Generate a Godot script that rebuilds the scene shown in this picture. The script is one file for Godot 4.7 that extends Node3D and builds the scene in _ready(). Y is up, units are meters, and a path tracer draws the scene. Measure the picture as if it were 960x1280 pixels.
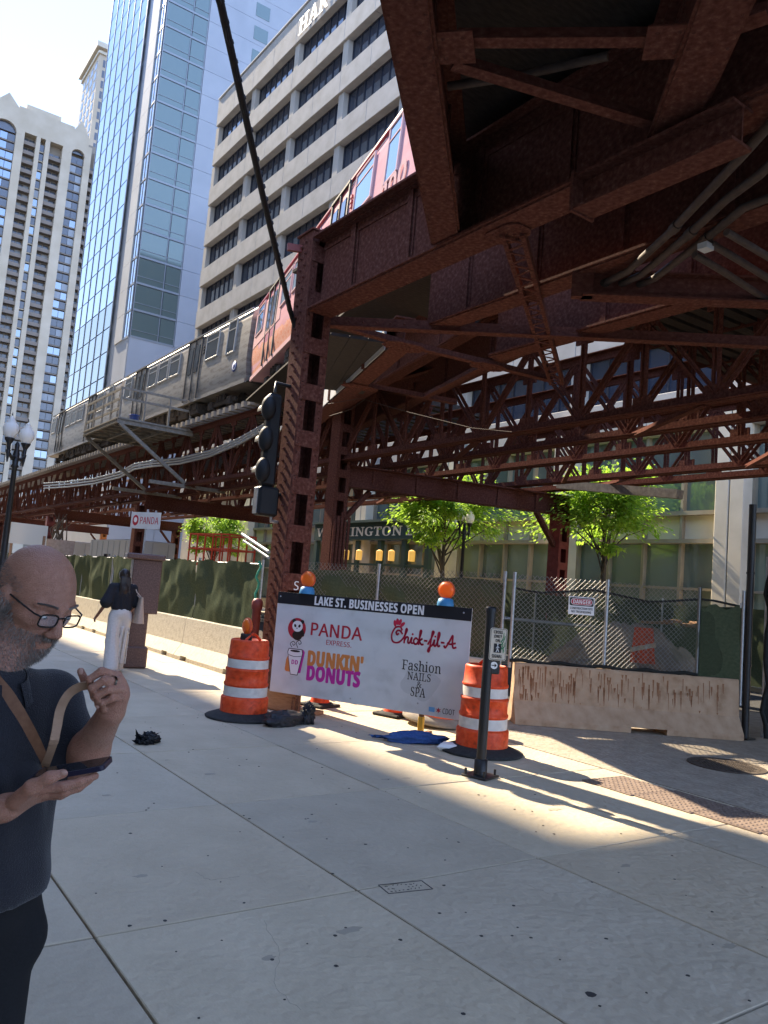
extends Node3D
# World: X across the street (away from the camera's side), y up, -Z along the street. W(x, y, s) puts s metres down the street.

class Geo:
	var v := PackedVector3Array()
	var n := PackedVector3Array()
	var c := PackedColorArray()
	var ix := PackedInt32Array()
	var col := Color(1, 1, 1)
	var use_col := false
	func vert(p: Vector3, nn: Vector3) -> int:
		v.append(p); n.append(nn); c.append(col)
		return v.size() - 1
	func tri(a: Vector3, b: Vector3, d: Vector3) -> void:
		var nn := (b - a).cross(d - a).normalized()
		var i := vert(a, nn); vert(b, nn); vert(d, nn)
		ix.append(i); ix.append(i + 2); ix.append(i + 1)
	func quad(a: Vector3, b: Vector3, d: Vector3, e: Vector3) -> void:
		var nn := (d - a).cross(e - b).normalized()
		var i := vert(a, nn); vert(b, nn); vert(d, nn); vert(e, nn)
		ix.append_array(PackedInt32Array([i, i + 2, i + 1, i, i + 3, i + 2]))
	func face(pts: Array, ctr: Vector3) -> void:     # convex face turned away from ctr
		var nn: Vector3 = (pts[1] - pts[0]).cross(pts[2] - pts[0])
		var p := pts
		if nn.dot(pts[0] - ctr) < 0.0:
			p = pts.duplicate(); p.reverse()
		if p.size() == 3: tri(p[0], p[1], p[2])
		else: quad(p[0], p[1], p[2], p[3])
	func hexa(p: Array) -> void:                      # 8 corners: bottom 4 then top 4, each round
		var ctr := Vector3.ZERO
		for q in p: ctr += q / 8.0
		face([p[0], p[1], p[2], p[3]], ctr); face([p[4], p[5], p[6], p[7]], ctr)
		for i in 4:
			var j := (i + 1) % 4
			face([p[i], p[j], p[j + 4], p[i + 4]], ctr)
	func box(o: Vector3, s: Vector3, b := Basis.IDENTITY, bev := 0.0) -> void:
		var h := s * 0.5
		if bev <= 0.0:
			var p := []
			for y in [-1, 1]:
				for q in [[-1, -1], [1, -1], [1, 1], [-1, 1]]:
					p.append(o + b * Vector3(q[0] * h.x, y * h.y, q[1] * h.z))
			hexa(p)
			return
		var P := {}
		for x in [-1, 1]:
			for y in [-1, 1]:
				for z in [-1, 1]:
					P[[x, y, z, 0]] = o + b * Vector3(x * h.x, y * (h.y - bev), z * (h.z - bev))
					P[[x, y, z, 1]] = o + b * Vector3(x * (h.x - bev), y * h.y, z * (h.z - bev))
					P[[x, y, z, 2]] = o + b * Vector3(x * (h.x - bev), y * (h.y - bev), z * h.z)
					face([P[[x, y, z, 0]], P[[x, y, z, 1]], P[[x, y, z, 2]]], o)
		for a in [-1, 1]:
			face([P[[a, -1, -1, 0]], P[[a, 1, -1, 0]], P[[a, 1, 1, 0]], P[[a, -1, 1, 0]]], o)
			face([P[[-1, a, -1, 1]], P[[1, a, -1, 1]], P[[1, a, 1, 1]], P[[-1, a, 1, 1]]], o)
			face([P[[-1, -1, a, 2]], P[[1, -1, a, 2]], P[[1, 1, a, 2]], P[[-1, 1, a, 2]]], o)
			for d in [-1, 1]:
				face([P[[a, d, -1, 0]], P[[a, d, 1, 0]], P[[a, d, 1, 1]], P[[a, d, -1, 1]]], o)
				face([P[[a, -1, d, 0]], P[[a, 1, d, 0]], P[[a, 1, d, 2]], P[[a, -1, d, 2]]], o)
				face([P[[-1, a, d, 1]], P[[1, a, d, 1]], P[[1, a, d, 2]], P[[-1, a, d, 2]]], o)
	func bar(a: Vector3, b: Vector3, w: float, h: float, up := Vector3.UP, off := Vector3.ZERO) -> void:   # off: (side, up) shift in its own frame
		var d := (b - a).normalized()
		var side := d.cross(up)
		if side.length() < 0.01: side = d.cross(Vector3.RIGHT)
		side = side.normalized()
		var u := side.cross(d)
		var sh := side * off.x + u * off.y
		var p := []
		for q in [a + sh, b + sh]:
			p.append_array([q - side * w / 2 - u * h / 2, q + side * w / 2 - u * h / 2, q + side * w / 2 + u * h / 2, q - side * w / 2 + u * h / 2])
		hexa(p)
	func ibeam(a: Vector3, b: Vector3, depth: float, fw: float, tf := 0.02, tw := 0.015, up := Vector3.UP) -> void:   # a-b runs along the bottom
		bar(a, b, fw, tf, up, Vector3(0, tf / 2, 0))
		bar(a, b, tw, depth - 2 * tf, up, Vector3(0, depth / 2, 0))
		bar(a, b, fw, tf, up, Vector3(0, depth - tf / 2, 0))
	func tube(pts: Array, r, k := 8, caps := true) -> void:
		var m := pts.size()
		var prev := Vector3.ZERO
		var rings := []
		for i in m:
			var t: Vector3 = (pts[mini(i + 1, m - 1)] - pts[maxi(i - 1, 0)]).normalized()
			var s: Vector3
			if prev == Vector3.ZERO:
				s = t.cross(Vector3.UP if absf(t.y) < 0.9 else Vector3.RIGHT).normalized()
			else:
				s = (prev - t * prev.dot(t)).normalized()
			prev = s
			var u := t.cross(s)
			var rr: float = r[i] if r is Array else r
			var ring := []
			for j in k:
				var an := TAU * j / k
				var dir := s * cos(an) + u * sin(an)
				ring.append(vert(pts[i] + dir * rr, dir))
			rings.append(ring)
		for i in m - 1:
			for j in k:
				var j2 := (j + 1) % k
				ix.append_array(PackedInt32Array([rings[i][j], rings[i + 1][j], rings[i + 1][j2], rings[i][j], rings[i + 1][j2], rings[i][j2]]))
		if caps:
			for e in [0, m - 1]:
				var t: Vector3 = (pts[0] - pts[1]).normalized() if e == 0 else (pts[m - 1] - pts[m - 2]).normalized()
				var ci := vert(pts[e], t)
				var rim := []
				for j in k: rim.append(vert(v[rings[e][j]], t))
				for j in k:
					var j2 := (j + 1) % k
					ix.append_array(PackedInt32Array([ci, rim[j], rim[j2]]) if e == 0 else PackedInt32Array([ci, rim[j2], rim[j]]))
	func lathe(prof: Array, k: int, xf := Transform3D.IDENTITY, sq := 0.0) -> void:   # prof: Vector2(r, y); sharp where two points repeat
		var m := prof.size()
		for i in m - 1:
			var a: Vector2 = prof[i]
			var b: Vector2 = prof[i + 1]
			if a.distance_to(b) < 1e-6: continue
			var e := (b - a).normalized()
			var ea := e
			var eb := e
			if i > 0 and prof[i - 1].distance_to(a) > 1e-6: ea = (e + (a - prof[i - 1]).normalized()).normalized()
			if i < m - 2 and prof[i + 2].distance_to(b) > 1e-6: eb = (e + (prof[i + 2] - b).normalized()).normalized()
			var base := v.size()
			for j in k + 1:
				var an := TAU * j / k
				var d := Vector3(cos(an), 0, sin(an))
				vert(xf * (d * a.x + Vector3(0, a.y, 0)), (xf.basis * (d * ea.y + Vector3(0, -ea.x, 0))).normalized())
				vert(xf * (d * b.x + Vector3(0, b.y, 0)), (xf.basis * (d * eb.y + Vector3(0, -eb.x, 0))).normalized())
			for j in k:
				var q := base + 2 * j
				ix.append_array(PackedInt32Array([q, q + 2, q + 3, q, q + 3, q + 1]))
	func prism(poly: PackedVector2Array, depth: float, xf: Transform3D, sides := true) -> void:   # drawn in local xy, from z = 0 to depth
		var t := Geometry2D.triangulate_polygon(poly)
		for zz in ([0.0, depth] if sides else [depth]):
			var nn := (xf.basis * Vector3(0, 0, 1 if zz > 0 or not sides else -1)).normalized()
			var base := v.size()
			for p in poly: vert(xf * Vector3(p.x, p.y, zz), nn)
			for i in range(0, t.size(), 3):
				var a := base + t[i]
				var b := base + t[i + 1]
				var d := base + t[i + 2]
				if (v[b] - v[a]).cross(v[d] - v[a]).dot(nn) > 0.0:
					var sw := b; b = d; d = sw
				ix.append_array(PackedInt32Array([a, b, d]))
		if sides:
			var m := poly.size()
			var cw := Geometry2D.is_polygon_clockwise(poly)
			for i in m:
				var a := poly[i]
				var b := poly[(i + 1) % m]
				if cw:
					var s := a; a = b; b = s
				quad(xf * Vector3(a.x, a.y, 0), xf * Vector3(b.x, b.y, 0), xf * Vector3(b.x, b.y, depth), xf * Vector3(a.x, a.y, depth))
	func grid(f: Callable, nu: int, nv: int, wrap := false) -> void:    # f(u, v) with u, v in 0..1, smooth normals
		var base := v.size()
		var P := []
		for i in nu + 1:
			for j in nv + 1: P.append(f.call(float(i) / nu, float(j) / nv))
		for i in nu + 1:
			for j in nv + 1:
				var i0 := maxi(i - 1, 0)
				var i1 := mini(i + 1, nu)
				if wrap and (i == 0 or i == nu):
					i0 = nu - 1; i1 = 1
				var du: Vector3 = P[i1 * (nv + 1) + j] - P[i0 * (nv + 1) + j]
				var dv: Vector3 = P[i * (nv + 1) + mini(j + 1, nv)] - P[i * (nv + 1) + maxi(j - 1, 0)]
				vert(P[i * (nv + 1) + j], du.cross(dv).normalized())
		for i in nu:
			for j in nv:
				var q := base + i * (nv + 1) + j
				ix.append_array(PackedInt32Array([q, q + nv + 2, q + nv + 1, q, q + 1, q + nv + 2]))
	func rivet(p: Vector3, nn: Vector3, r := 0.015, h := 0.011) -> void:
		var s := nn.cross(Vector3.UP if absf(nn.y) < 0.9 else Vector3.RIGHT).normalized()
		var u := nn.cross(s)
		for j in 5:
			var a0 := TAU * j / 5
			var a1 := TAU * (j + 1) / 5
			tri(p + (s * cos(a0) + u * sin(a0)) * r, p + (s * cos(a1) + u * sin(a1)) * r, p + nn * h)
	func rivets(a: Vector3, b: Vector3, nn: Vector3, step := 0.11, r := 0.015, h := 0.011) -> void:
		var k := int((b - a).length() / step)
		for i in k + 1: rivet(a.lerp(b, (i + 0.5) / (k + 1.0)), nn, r, h)
	func ellip(o: Vector3, rad: Vector3, b := Basis.IDENTITY, k := 10, m := 6) -> void:
		var base := v.size()
		for i in m + 1:
			var la := PI * i / m - PI / 2
			for j in k + 1:
				var lo := TAU * j / k
				var d := Vector3(cos(la) * cos(lo), sin(la), cos(la) * sin(lo))
				vert(o + b * (d * rad), (b * (d / rad)).normalized())
		for i in m:
			for j in k:
				var q := base + i * (k + 1) + j
				ix.append_array(PackedInt32Array([q, q + 1, q + k + 2, q, q + k + 2, q + k + 1]))
	func mesh() -> ArrayMesh:
		var a := []
		a.resize(Mesh.ARRAY_MAX)
		a[Mesh.ARRAY_VERTEX] = v
		a[Mesh.ARRAY_NORMAL] = n
		if use_col: a[Mesh.ARRAY_COLOR] = c
		a[Mesh.ARRAY_INDEX] = ix
		var m := ArrayMesh.new()
		m.add_surface_from_arrays(Mesh.PRIMITIVE_TRIANGLES, a)
		return m

var cam: Camera3D
var M := {}
var used := {}
var rng := RandomNumberGenerator.new()
const EYE := Vector3(0, 1.65, 0)
const FOC := 1000.0            # focal length in pixels of the 960 x 1280 photograph
const YB := 5.24               # underside of the trusses over the roadway
const YG := 5.45               # underside of the girders at the corner

func W(x, y, s) -> Vector3: return Vector3(x, y, -s)
func ray(u, v) -> Vector3: return cam.basis * Vector3((u - 480.0) / FOC, -(v - 640.0) / FOC, -1.0)
func hy(u, v, y) -> Vector3:   # where the line of sight meets the level y
	var d := ray(u, v)
	return EYE + d * ((y - EYE.y) / d.y)
func hx(u, v, x) -> Vector3:
	var d := ray(u, v)
	return EYE + d * (x / d.x)
func hs(u, v, s) -> Vector3:
	var d := ray(u, v)
	return EYE + d * (-s / d.z)
func dp(u, v, depth) -> Vector3: return EYE + ray(u, v) * depth

func numbered(called: String) -> String:
	if not used.has(called):
		used[called] = 0
		return called
	used[called] += 1
	return "%s_%03d" % [called, used[called]]
func tag(o, label, category, group = "", kind = ""):
	if label: o.set_meta("label", label)
	if category: o.set_meta("category", category)
	if group: o.set_meta("group", group)
	if kind: o.set_meta("kind", kind)
	return o
func thing(called, label, category, at = Vector3.ZERO, turn = 0.0, group = ""):
	var o := Node3D.new()
	o.name = numbered(called)
	add_child(o)
	o.position = at; o.rotation.y = turn
	return tag(o, label, category, group)
func node(called, parent, at = Vector3.ZERO):
	var o := Node3D.new()
	o.name = called
	parent.add_child(o, true)
	o.position = at
	return o
func obj(called, g, m, parent = self):
	var o := MeshInstance3D.new()
	o.name = numbered(called) if parent == self else called
	o.mesh = g.mesh() if g is Geo else g
	o.material_override = m
	o.cast_shadow = GeometryInstance3D.SHADOW_CASTING_SETTING_ON
	parent.add_child(o, true)
	return o
func struct(called, g, m, parent = self):
	var o = obj(called, g, m, parent)
	if parent == self: o.set_meta("kind", "structure")
	return o
func copy(o, at, turn, label, group):
	var r = o.duplicate()
	r.name = numbered(String(o.name).rstrip("0123456789").trim_suffix("_"))
	add_child(r)
	r.position = at; r.rotation.y = turn
	r.set_meta("label", label); r.set_meta("group", group)
	return r
func stuff(o):
	o.set_meta("kind", "stuff")
	return o
func lin(r, g, b) -> Color: return Color(r, g, b).linear_to_srgb()
func frame(o: Vector3, x: Vector3, y: Vector3) -> Transform3D:
	x = x.normalized()
	var z := x.cross(y).normalized()
	return Transform3D(Basis(x, z.cross(x), z), o)
func text_mesh(txt, h, depth = 0.004, fam = "Droid Sans", weight = 400, squeeze = 1.0) -> TextMesh:
	var f := SystemFont.new()
	f.font_names = PackedStringArray([fam])
	f.font_weight = weight
	var t := TextMesh.new()
	t.font = f; t.text = txt; t.font_size = 64; t.pixel_size = h / 46.0; t.depth = depth
	t.curve_step = 2.0
	return t
func lettering(txt, h, m, parent, xf: Transform3D, called = "lettering", fam = "Droid Sans", weight = 400, width = 0.0, fat = 0.0):
	var t: Mesh = text_mesh(txt, h, 0.003, fam, weight)
	if fat > 0.0:      # bolder: the same outline laid a few times with small shifts
		var st := SurfaceTool.new()
		st.begin(Mesh.PRIMITIVE_TRIANGLES)
		for k in 9: st.append_from(t, 0, Transform3D(Basis.IDENTITY, Vector3(cos(TAU * k / 8.0), sin(TAU * k / 8.0), 0) * (fat if k < 8 else 0.0) + Vector3(0, 0, .0001 * k)))
		t = st.commit()
	var o := MeshInstance3D.new()
	o.name = called
	o.mesh = t; o.material_override = m
	parent.add_child(o, true)
	var sc := 1.0
	if width > 0.0:
		var w := t.get_aabb().size.x
		if w > 0.0: sc = width / w
	o.transform = Transform3D(xf.basis * Basis.from_scale(Vector3(sc, 1, 1)), xf.origin)
	return o

# ---------------------------------------------------------------- materials
func ntex(freq, oct, cols: Array, offs: Array, size = 512, seed_ = 1, kind = FastNoiseLite.TYPE_SIMPLEX_SMOOTH, warp = 0.0) -> NoiseTexture2D:
	var f := FastNoiseLite.new()
	f.noise_type = kind; f.seed = seed_; f.frequency = freq
	f.fractal_octaves = oct; f.fractal_gain = 0.55
	if warp > 0.0:
		f.domain_warp_enabled = true; f.domain_warp_amplitude = warp; f.domain_warp_frequency = freq
	var t := NoiseTexture2D.new()
	t.width = size; t.height = size; t.seamless = true; t.noise = f
	var g := Gradient.new()
	g.colors = PackedColorArray(cols); g.offsets = PackedFloat32Array(offs)
	t.color_ramp = g
	return t
func nbump(freq, oct, strength, size = 512, seed_ = 2) -> NoiseTexture2D:
	var f := FastNoiseLite.new()
	f.seed = seed_; f.frequency = freq; f.fractal_octaves = oct
	var t := NoiseTexture2D.new()
	t.width = size; t.height = size; t.seamless = true; t.noise = f
	t.as_normal_map = true; t.bump_strength = strength
	return t
func plain(c: Color, rough = 0.7, metal = 0.0) -> StandardMaterial3D:
	var m := StandardMaterial3D.new()
	m.albedo_color = c; m.roughness = rough; m.metallic = metal
	m.metallic_specular = 0.4
	return m
func worn(tex, scale, rough = 0.75, bump = null, metal = 0.0, tint = Color(1, 1, 1), bdepth = 1.0) -> StandardMaterial3D:
	var m := plain(tint, rough, metal)
	m.albedo_texture = tex
	m.uv1_triplanar = true; m.uv1_world_triplanar = true
	m.uv1_scale = scale if scale is Vector3 else Vector3.ONE * scale
	if bump:
		m.normal_enabled = true; m.normal_texture = bump; m.normal_scale = bdepth
	return m
func mix_image(size, seed_, lo: Color, hi: Color, f1, f2, f3, spots: float, spotc: Color, anis := 1.0) -> ImageTexture:
	# fine grain + blotches + specks, all in one tile
	var a := FastNoiseLite.new()
	a.seed = seed_; a.frequency = f1; a.fractal_octaves = 4
	var ia := a.get_seamless_image(size, size)
	var b := FastNoiseLite.new()
	b.seed = seed_ + 7; b.frequency = f2; b.fractal_octaves = 3
	var ib := b.get_seamless_image(size, size)
	var d := FastNoiseLite.new()
	d.seed = seed_ + 13; d.frequency = f3; d.fractal_octaves = 2
	d.noise_type = FastNoiseLite.TYPE_CELLULAR; d.cellular_return_type = FastNoiseLite.RETURN_DISTANCE
	var idd := d.get_seamless_image(size, size)
	var da := ia.get_data()
	var db := ib.get_data()
	var dd := idd.get_data()
	var out := PackedByteArray()
	out.resize(size * size * 3)
	var r := RandomNumberGenerator.new()
	r.seed = seed_
	for i in size * size:
		var x: int = i % size
		var y: int = i / size
		var t := da[i] / 255.0 * 0.5 + db[y * size + (int(x * anis) % size)] / 255.0 * 0.32 + r.randf() * 0.18
		var col := lo.lerp(hi, clampf(t * 1.5 - 0.25, 0, 1))
		if dd[i] < spots * 255.0: col = col.lerp(spotc, 0.55)
		out[i * 3] = int(clampf(col.r, 0, 1) * 255); out[i * 3 + 1] = int(clampf(col.g, 0, 1) * 255); out[i * 3 + 2] = int(clampf(col.b, 0, 1) * 255)
	var im := Image.create_from_data(size, size, false, Image.FORMAT_RGB8, out)
	return ImageTexture.create_from_image(im)

func make_materials():
	var fine := nbump(0.08, 4, 3.0, 512, 5)
	var lump := nbump(0.02, 4, 6.0, 512, 6)
	var steel := ntex(0.03, 5, [lin(.075, .026, .018), lin(.115, .042, .030), lin(.145, .058, .042), lin(.22, .115, .085)], [0.0, 0.4, 0.68, 1.0], 512, 3)
	M.steel = worn(steel, 0.9, 0.7, fine, 0.0, Color(1, 1, 1), 0.12)
	M.steel.metallic_specular = 0.15
	M.steel_dusty = M.steel
	var red := ntex(0.012, 5, [lin(.15, .028, .020), lin(.20, .04, .03), lin(.26, .06, .045)], [0.0, 0.5, 1.0], 512, 11)
	M.steel_red = worn(red, 0.6, 0.5, fine, 0.0, Color(1, 1, 1), 0.15)
	M.steel_orange = worn(ntex(0.012, 4, [lin(.42, .13, .03), lin(.58, .22, .06)], [0.0, 1.0], 256, 12), 0.5, 0.6)
	M.timber = worn(ntex(0.02, 4, [lin(.03, .024, .020), lin(.06, .048, .040)], [0.0, 1.0], 256, 14), Vector3(1, 1, 4), 0.9)
	M.tie_pale = worn(ntex(0.02, 4, [lin(.16, .14, .12), lin(.30, .27, .23)], [0.0, 1.0], 256, 15), 1.0, 0.9)
	M.iron = plain(lin(.012, .012, .013), 0.45)
	M.iron.clearcoat_enabled = true; M.iron.clearcoat = 0.3
	M.black = plain(lin(.010, .010, .011), 0.6)
	M.rubber = worn(ntex(0.03, 4, [lin(.018, .018, .018), lin(.05, .048, .046)], [0.0, 1.0], 256, 16), 2.0, 0.85)
	M.galv = worn(ntex(0.03, 3, [lin(.30, .31, .32), lin(.46, .47, .48)], [0.0, 1.0], 256, 17), 2.0, 0.42, null, 0.7)
	M.wire = plain(lin(.26, .25, .24), 0.5, 0.6)
	M.pipe = worn(ntex(0.02, 4, [lin(.05, .033, .026), lin(.11, .078, .062)], [0.0, 1.0], 256, 18), 1.5, 0.7)
	M.cable = worn(ntex(0.05, 3, [lin(.012, .010, .010), lin(.035, .028, .025)], [0.0, 1.0], 256, 19), 3.0, 0.7)
	# ground
	var walk := mix_image(1024, 21, lin(.50, .43, .318), lin(.61, .53, .40), 0.006, 0.09, 0.05, 0.010, lin(.16, .14, .12), 4.0)
	M.walk = []
	for k in 4:
		var m := worn(walk, Vector3(.26 + .01 * k, .26, .26), 0.88, fine, 0.0, [Color(.97, .965, .96), Color(1, .99, .97), Color(.94, .935, .93), Color(.98, .965, .945)][k], 0.35)
		m.uv1_offset = Vector3(.31 * k, .17 * k, .47 * k)
		M.walk.append(m)
	M.walk_dirty = worn(mix_image(1024, 31, lin(.29, .245, .19), lin(.46, .395, .31), 0.012, 0.06, 0.05, 0.012, lin(.07, .06, .05)), .3, 0.9, fine, 0.0, Color(1, 1, 1), 0.6)
	M.joint = plain(lin(.05, .047, .044), 0.95)
	M.asphalt = worn(ntex(0.06, 5, [lin(.035, .035, .036), lin(.075, .073, .07)], [0.0, 1.0], 512, 22), 0.7, 0.92, fine)
	M.tactile = worn(ntex(0.03, 4, [lin(.16, .115, .09), lin(.26, .195, .155)], [0.0, 1.0], 256, 23), 1.2, 0.8)
	M.castiron = worn(ntex(0.03, 4, [lin(.05, .038, .03), lin(.12, .095, .075)], [0.0, 1.0], 256, 24), 1.4, 0.75)
	M.spill = plain(lin(.38, .33, .25), 0.85)
	M.gum = plain(lin(.05, .046, .043), 0.8)
	# barriers
	M.barrier = worn(ntex(0.03, 6, [lin(.36, .31, .225), lin(.52, .465, .355), lin(.57, .515, .40), lin(.61, .56, .44)], [0.0, 0.3, 0.55, 1.0], 512, 25), .5, 0.9, fine, 0.0, Color(1, 1, 1), 0.3)
	M.barrier_rusty = worn(ntex(0.02, 5, [lin(.27, .165, .095), lin(.40, .265, .165), lin(.45, .31, .20), lin(.50, .37, .255)], [0.0, 0.35, 0.6, 1.0], 512, 26), Vector3(.5, .4, .5), 0.9, fine, 0.0, Color(1, 1, 1), 0.3)
	M.rust_stain = worn(ntex(0.04, 4, [lin(.20, .085, .04), lin(.33, .17, .09)], [0.0, 1.0], 256, 27), 1.5, 0.9)
	M.recess = plain(lin(.24, .20, .15), 0.95)
	M.net = worn(ntex(0.05, 5, [lin(.045, .058, .034), lin(.072, .088, .052), lin(.10, .115, .07)], [0.0, 0.5, 1.0], 512, 28), 0.8, 1.0)
	M.net.metallic_specular = 0.1
	M.net.cull_mode = BaseMaterial3D.CULL_DISABLED
	M.net.backlight_enabled = true; M.net.backlight = lin(.03, .05, .02)
	M.net_thin = M.net.duplicate()
	M.net_thin.transparency = BaseMaterial3D.TRANSPARENCY_ALPHA
	M.net_thin.albedo_color = Color(1, 1, 1, 0.42)
	M.net_black = worn(ntex(0.03, 4, [lin(.008, .009, .008), lin(.025, .026, .024)], [0.0, 1.0], 256, 29), 1.0, 0.8)
	M.net_black.cull_mode = BaseMaterial3D.CULL_DISABLED
	M.tarp = worn(ntex(0.02, 5, [lin(.26, .195, .155), lin(.42, .33, .27)], [0.0, 1.0], 256, 30), 1.0, 0.65)
	M.green_tape = plain(lin(.03, .22, .14), 0.6)
	# street objects
	M.orange = worn(ntex(0.02, 5, [lin(.22, .035, .012), lin(.58, .048, .008), lin(.76, .075, .014), lin(.70, .13, .06)], [0.0, 0.3, 0.62, 1.0], 256, 32), 2.2, 0.5)
	M.orange_dull = worn(ntex(0.02, 5, [lin(.55, .07, .02), lin(.72, .13, .045)], [0.0, 1.0], 256, 33), 1.2, 0.6)
	M.reflective = worn(ntex(0.02, 5, [lin(.52, .49, .45), lin(.74, .71, .66)], [0.0, 1.0], 256, 34), 1.5, 0.45)
	M.amber = plain(lin(.85, .22, .01), 0.2)
	M.amber.clearcoat_enabled = true
	M.amber.backlight_enabled = true; M.amber.backlight = lin(.8, .25, .02)
	M.lamp_blue = plain(lin(.05, .22, .42), 0.45)
	M.board = worn(ntex(0.008, 5, [lin(.46, .48, .48), lin(.58, .61, .62), lin(.66, .69, .70)], [0.0, .35, 1.0], 256, 35), .9, 0.45)
	M.board_black = plain(lin(.012, .013, .018), 0.45)
	M.print_white = plain(lin(.78, .78, .78), 0.5)
	M.print_red = plain(lin(.42, .02, .04), 0.5)
	M.print_crimson = plain(lin(.52, .02, .06), 0.5)
	M.print_orange = plain(lin(.62, .22, .06), 0.5)
	M.print_magenta = plain(lin(.50, .03, .30), 0.5)
	M.print_black = plain(lin(.018, .016, .016), 0.5)
	M.print_blue = plain(lin(.12, .34, .62), 0.5)
	M.print_grey = plain(lin(.52, .55, .56), 0.5)
	M.print_green = plain(lin(.03, .24, .10), 0.5)
	M.rusty = worn(ntex(0.05, 4, [lin(.10, .04, .02), lin(.30, .14, .07)], [0.0, 1.0], 256, 36), 2.0, 0.85)
	M.wood_block = worn(ntex(0.03, 4, [lin(.24, .13, .07), lin(.40, .24, .14)], [0.0, 1.0], 256, 37), Vector3(1, 6, 1), 0.85)
	M.yellow_strap = plain(lin(.62, .36, .04), 0.6)
	M.sandbag_blue = worn(ntex(0.04, 4, [lin(.02, .06, .20), lin(.05, .12, .32)], [0.0, 1.0], 256, 38), 3.0, 0.75)
	M.sandbag_black = worn(ntex(0.04, 4, [lin(.012, .012, .014), lin(.04, .04, .044)], [0.0, 1.0], 256, 39), 3.0, 0.5)
	M.bag_plastic = plain(lin(.012, .012, .014), 0.22)
	M.foam = plain(lin(.80, .80, .78), 0.7)
	M.granite = worn(ntex(0.05, 5, [lin(.075, .042, .034), lin(.12, .07, .056), lin(.20, .13, .10)], [0.0, 0.5, 1.0], 512, 40), 1.2, 0.5)
	M.globe = plain(lin(.85, .84, .80), 0.3)
	M.globe.backlight_enabled = true; M.globe.backlight = lin(.6, .6, .55)
	M.sign_tan = plain(lin(.60, .53, .42), 0.45)
	# buildings
	M.office = worn(ntex(0.010, 5, [lin(.37, .35, .315), lin(.43, .41, .375), lin(.48, .455, .42)], [0.0, 0.5, 1.0], 512, 41), .12, 0.9)
	M.office_reveal = worn(ntex(0.010, 5, [lin(.40, .37, .32), lin(.48, .45, .40)], [0.0, 1.0], 256, 42), .12, 0.9)
	M.glass_office = plain(lin(.035, .05, .085), 0.06, 0.35)
	M.glass_office.metallic_specular = 0.9
	M.mullion = plain(lin(.06, .06, .07), 0.5, 0.4)
	M.hotel = worn(ntex(0.006, 4, [lin(.38, .40, .43), lin(.46, .48, .51)], [0.0, 1.0], 256, 43), .08, 0.85)
	M.hotel_white = worn(ntex(0.006, 4, [lin(.50, .50, .49), lin(.60, .60, .58)], [0.0, 1.0], 256, 44), .08, 0.85)
	M.glass_blue = plain(lin(.32, .38, .44), 0.05, 0.8)
	M.glass_green = plain(lin(.17, .22, .20), 0.08, 0.35)
	M.glass_green.metallic_specular = 0.8
	M.frame_grey = plain(lin(.30, .32, .34), 0.5, 0.3)
	M.tower = worn(ntex(0.008, 4, [lin(.48, .40, .29), lin(.58, .495, .375)], [0.0, 1.0], 256, 45), .05, 0.9)
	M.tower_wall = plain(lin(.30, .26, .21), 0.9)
	M.tower_glass = plain(lin(.09, .10, .12), 0.12, 0.1)
	M.tower_glass.metallic_specular = 0.7
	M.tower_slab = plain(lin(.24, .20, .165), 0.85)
	M.stone = worn(ntex(0.01, 4, [lin(.56, .50, .385), lin(.68, .61, .48)], [0.0, 1.0], 256, 46), .3, 0.85)
	M.bronze = worn(ntex(0.01, 4, [lin(.24, .205, .145), lin(.32, .28, .205)], [0.0, 1.0], 256, 47), .3, 0.7)
	M.glass_shop = plain(lin(.19, .24, .18), 0.08, 0.25)
	M.glass_shop.metallic_specular = 0.8
	M.fascia = plain(lin(.03, .06, .055), 0.6)
	M.cream = plain(lin(.75, .70, .58), 0.6)
	M.trailer = plain(lin(.60, .62, .64), 0.6)
	M.lantern = plain(lin(.6, .36, .10), 0.6)
	M.lantern.emission_enabled = true; M.lantern.emission = lin(.9, .50, .10); M.lantern.emission_energy_multiplier = 0.15
	# trains
	M.car_steel = worn(ntex(0.01, 4, [lin(.22, .195, .165), lin(.36, .33, .29), lin(.42, .39, .35)], [0.0, .45, 1.0], 256, 48), Vector3(.5, 2, .5), 0.40, null, 0.6)
	M.car_roof = plain(lin(.34, .35, .36), 0.5, 0.4)
	M.car_dark = plain(lin(.05, .05, .05), 0.7)
	M.car_glass = plain(lin(.03, .035, .04), 0.06, 0.2)
	M.car_glass.metallic_specular = 0.9
	M.car_glass_sky = plain(lin(.22, .30, .38), 0.05, 0.7)
	M.car_frame = plain(lin(.42, .42, .41), 0.4, 0.6)
	M.pink = worn(ntex(0.006, 4, [lin(.52, .29, .32), lin(.60, .37, .40), lin(.55, .31, .34)], [0.0, 0.5, 1.0], 256, 49), Vector3(.3, .6, .3), 0.95)
	M.pink.metallic_specular = 0.0
	M.pink_orange = worn(ntex(0.05, 4, [lin(.48, .15, .09), lin(.58, .27, .18), lin(.62, .46, .42), lin(.52, .20, .11)], [0.0, 0.4, 0.55, 0.8], 256, 50), Vector3(1.6, .35, 1.6), 0.95)
	M.pink_orange.metallic_specular = 0.0
	M.pink_pale = plain(lin(.58, .40, .40), 0.9)
	M.pink_pale.metallic_specular = 0.0
	M.pink_door = plain(lin(.33, .06, .07), 0.4)
	M.truck = worn(ntex(0.03, 4, [lin(.03, .024, .02), lin(.09, .07, .055)], [0.0, 1.0], 256, 51), 1.2, 0.8)
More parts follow.
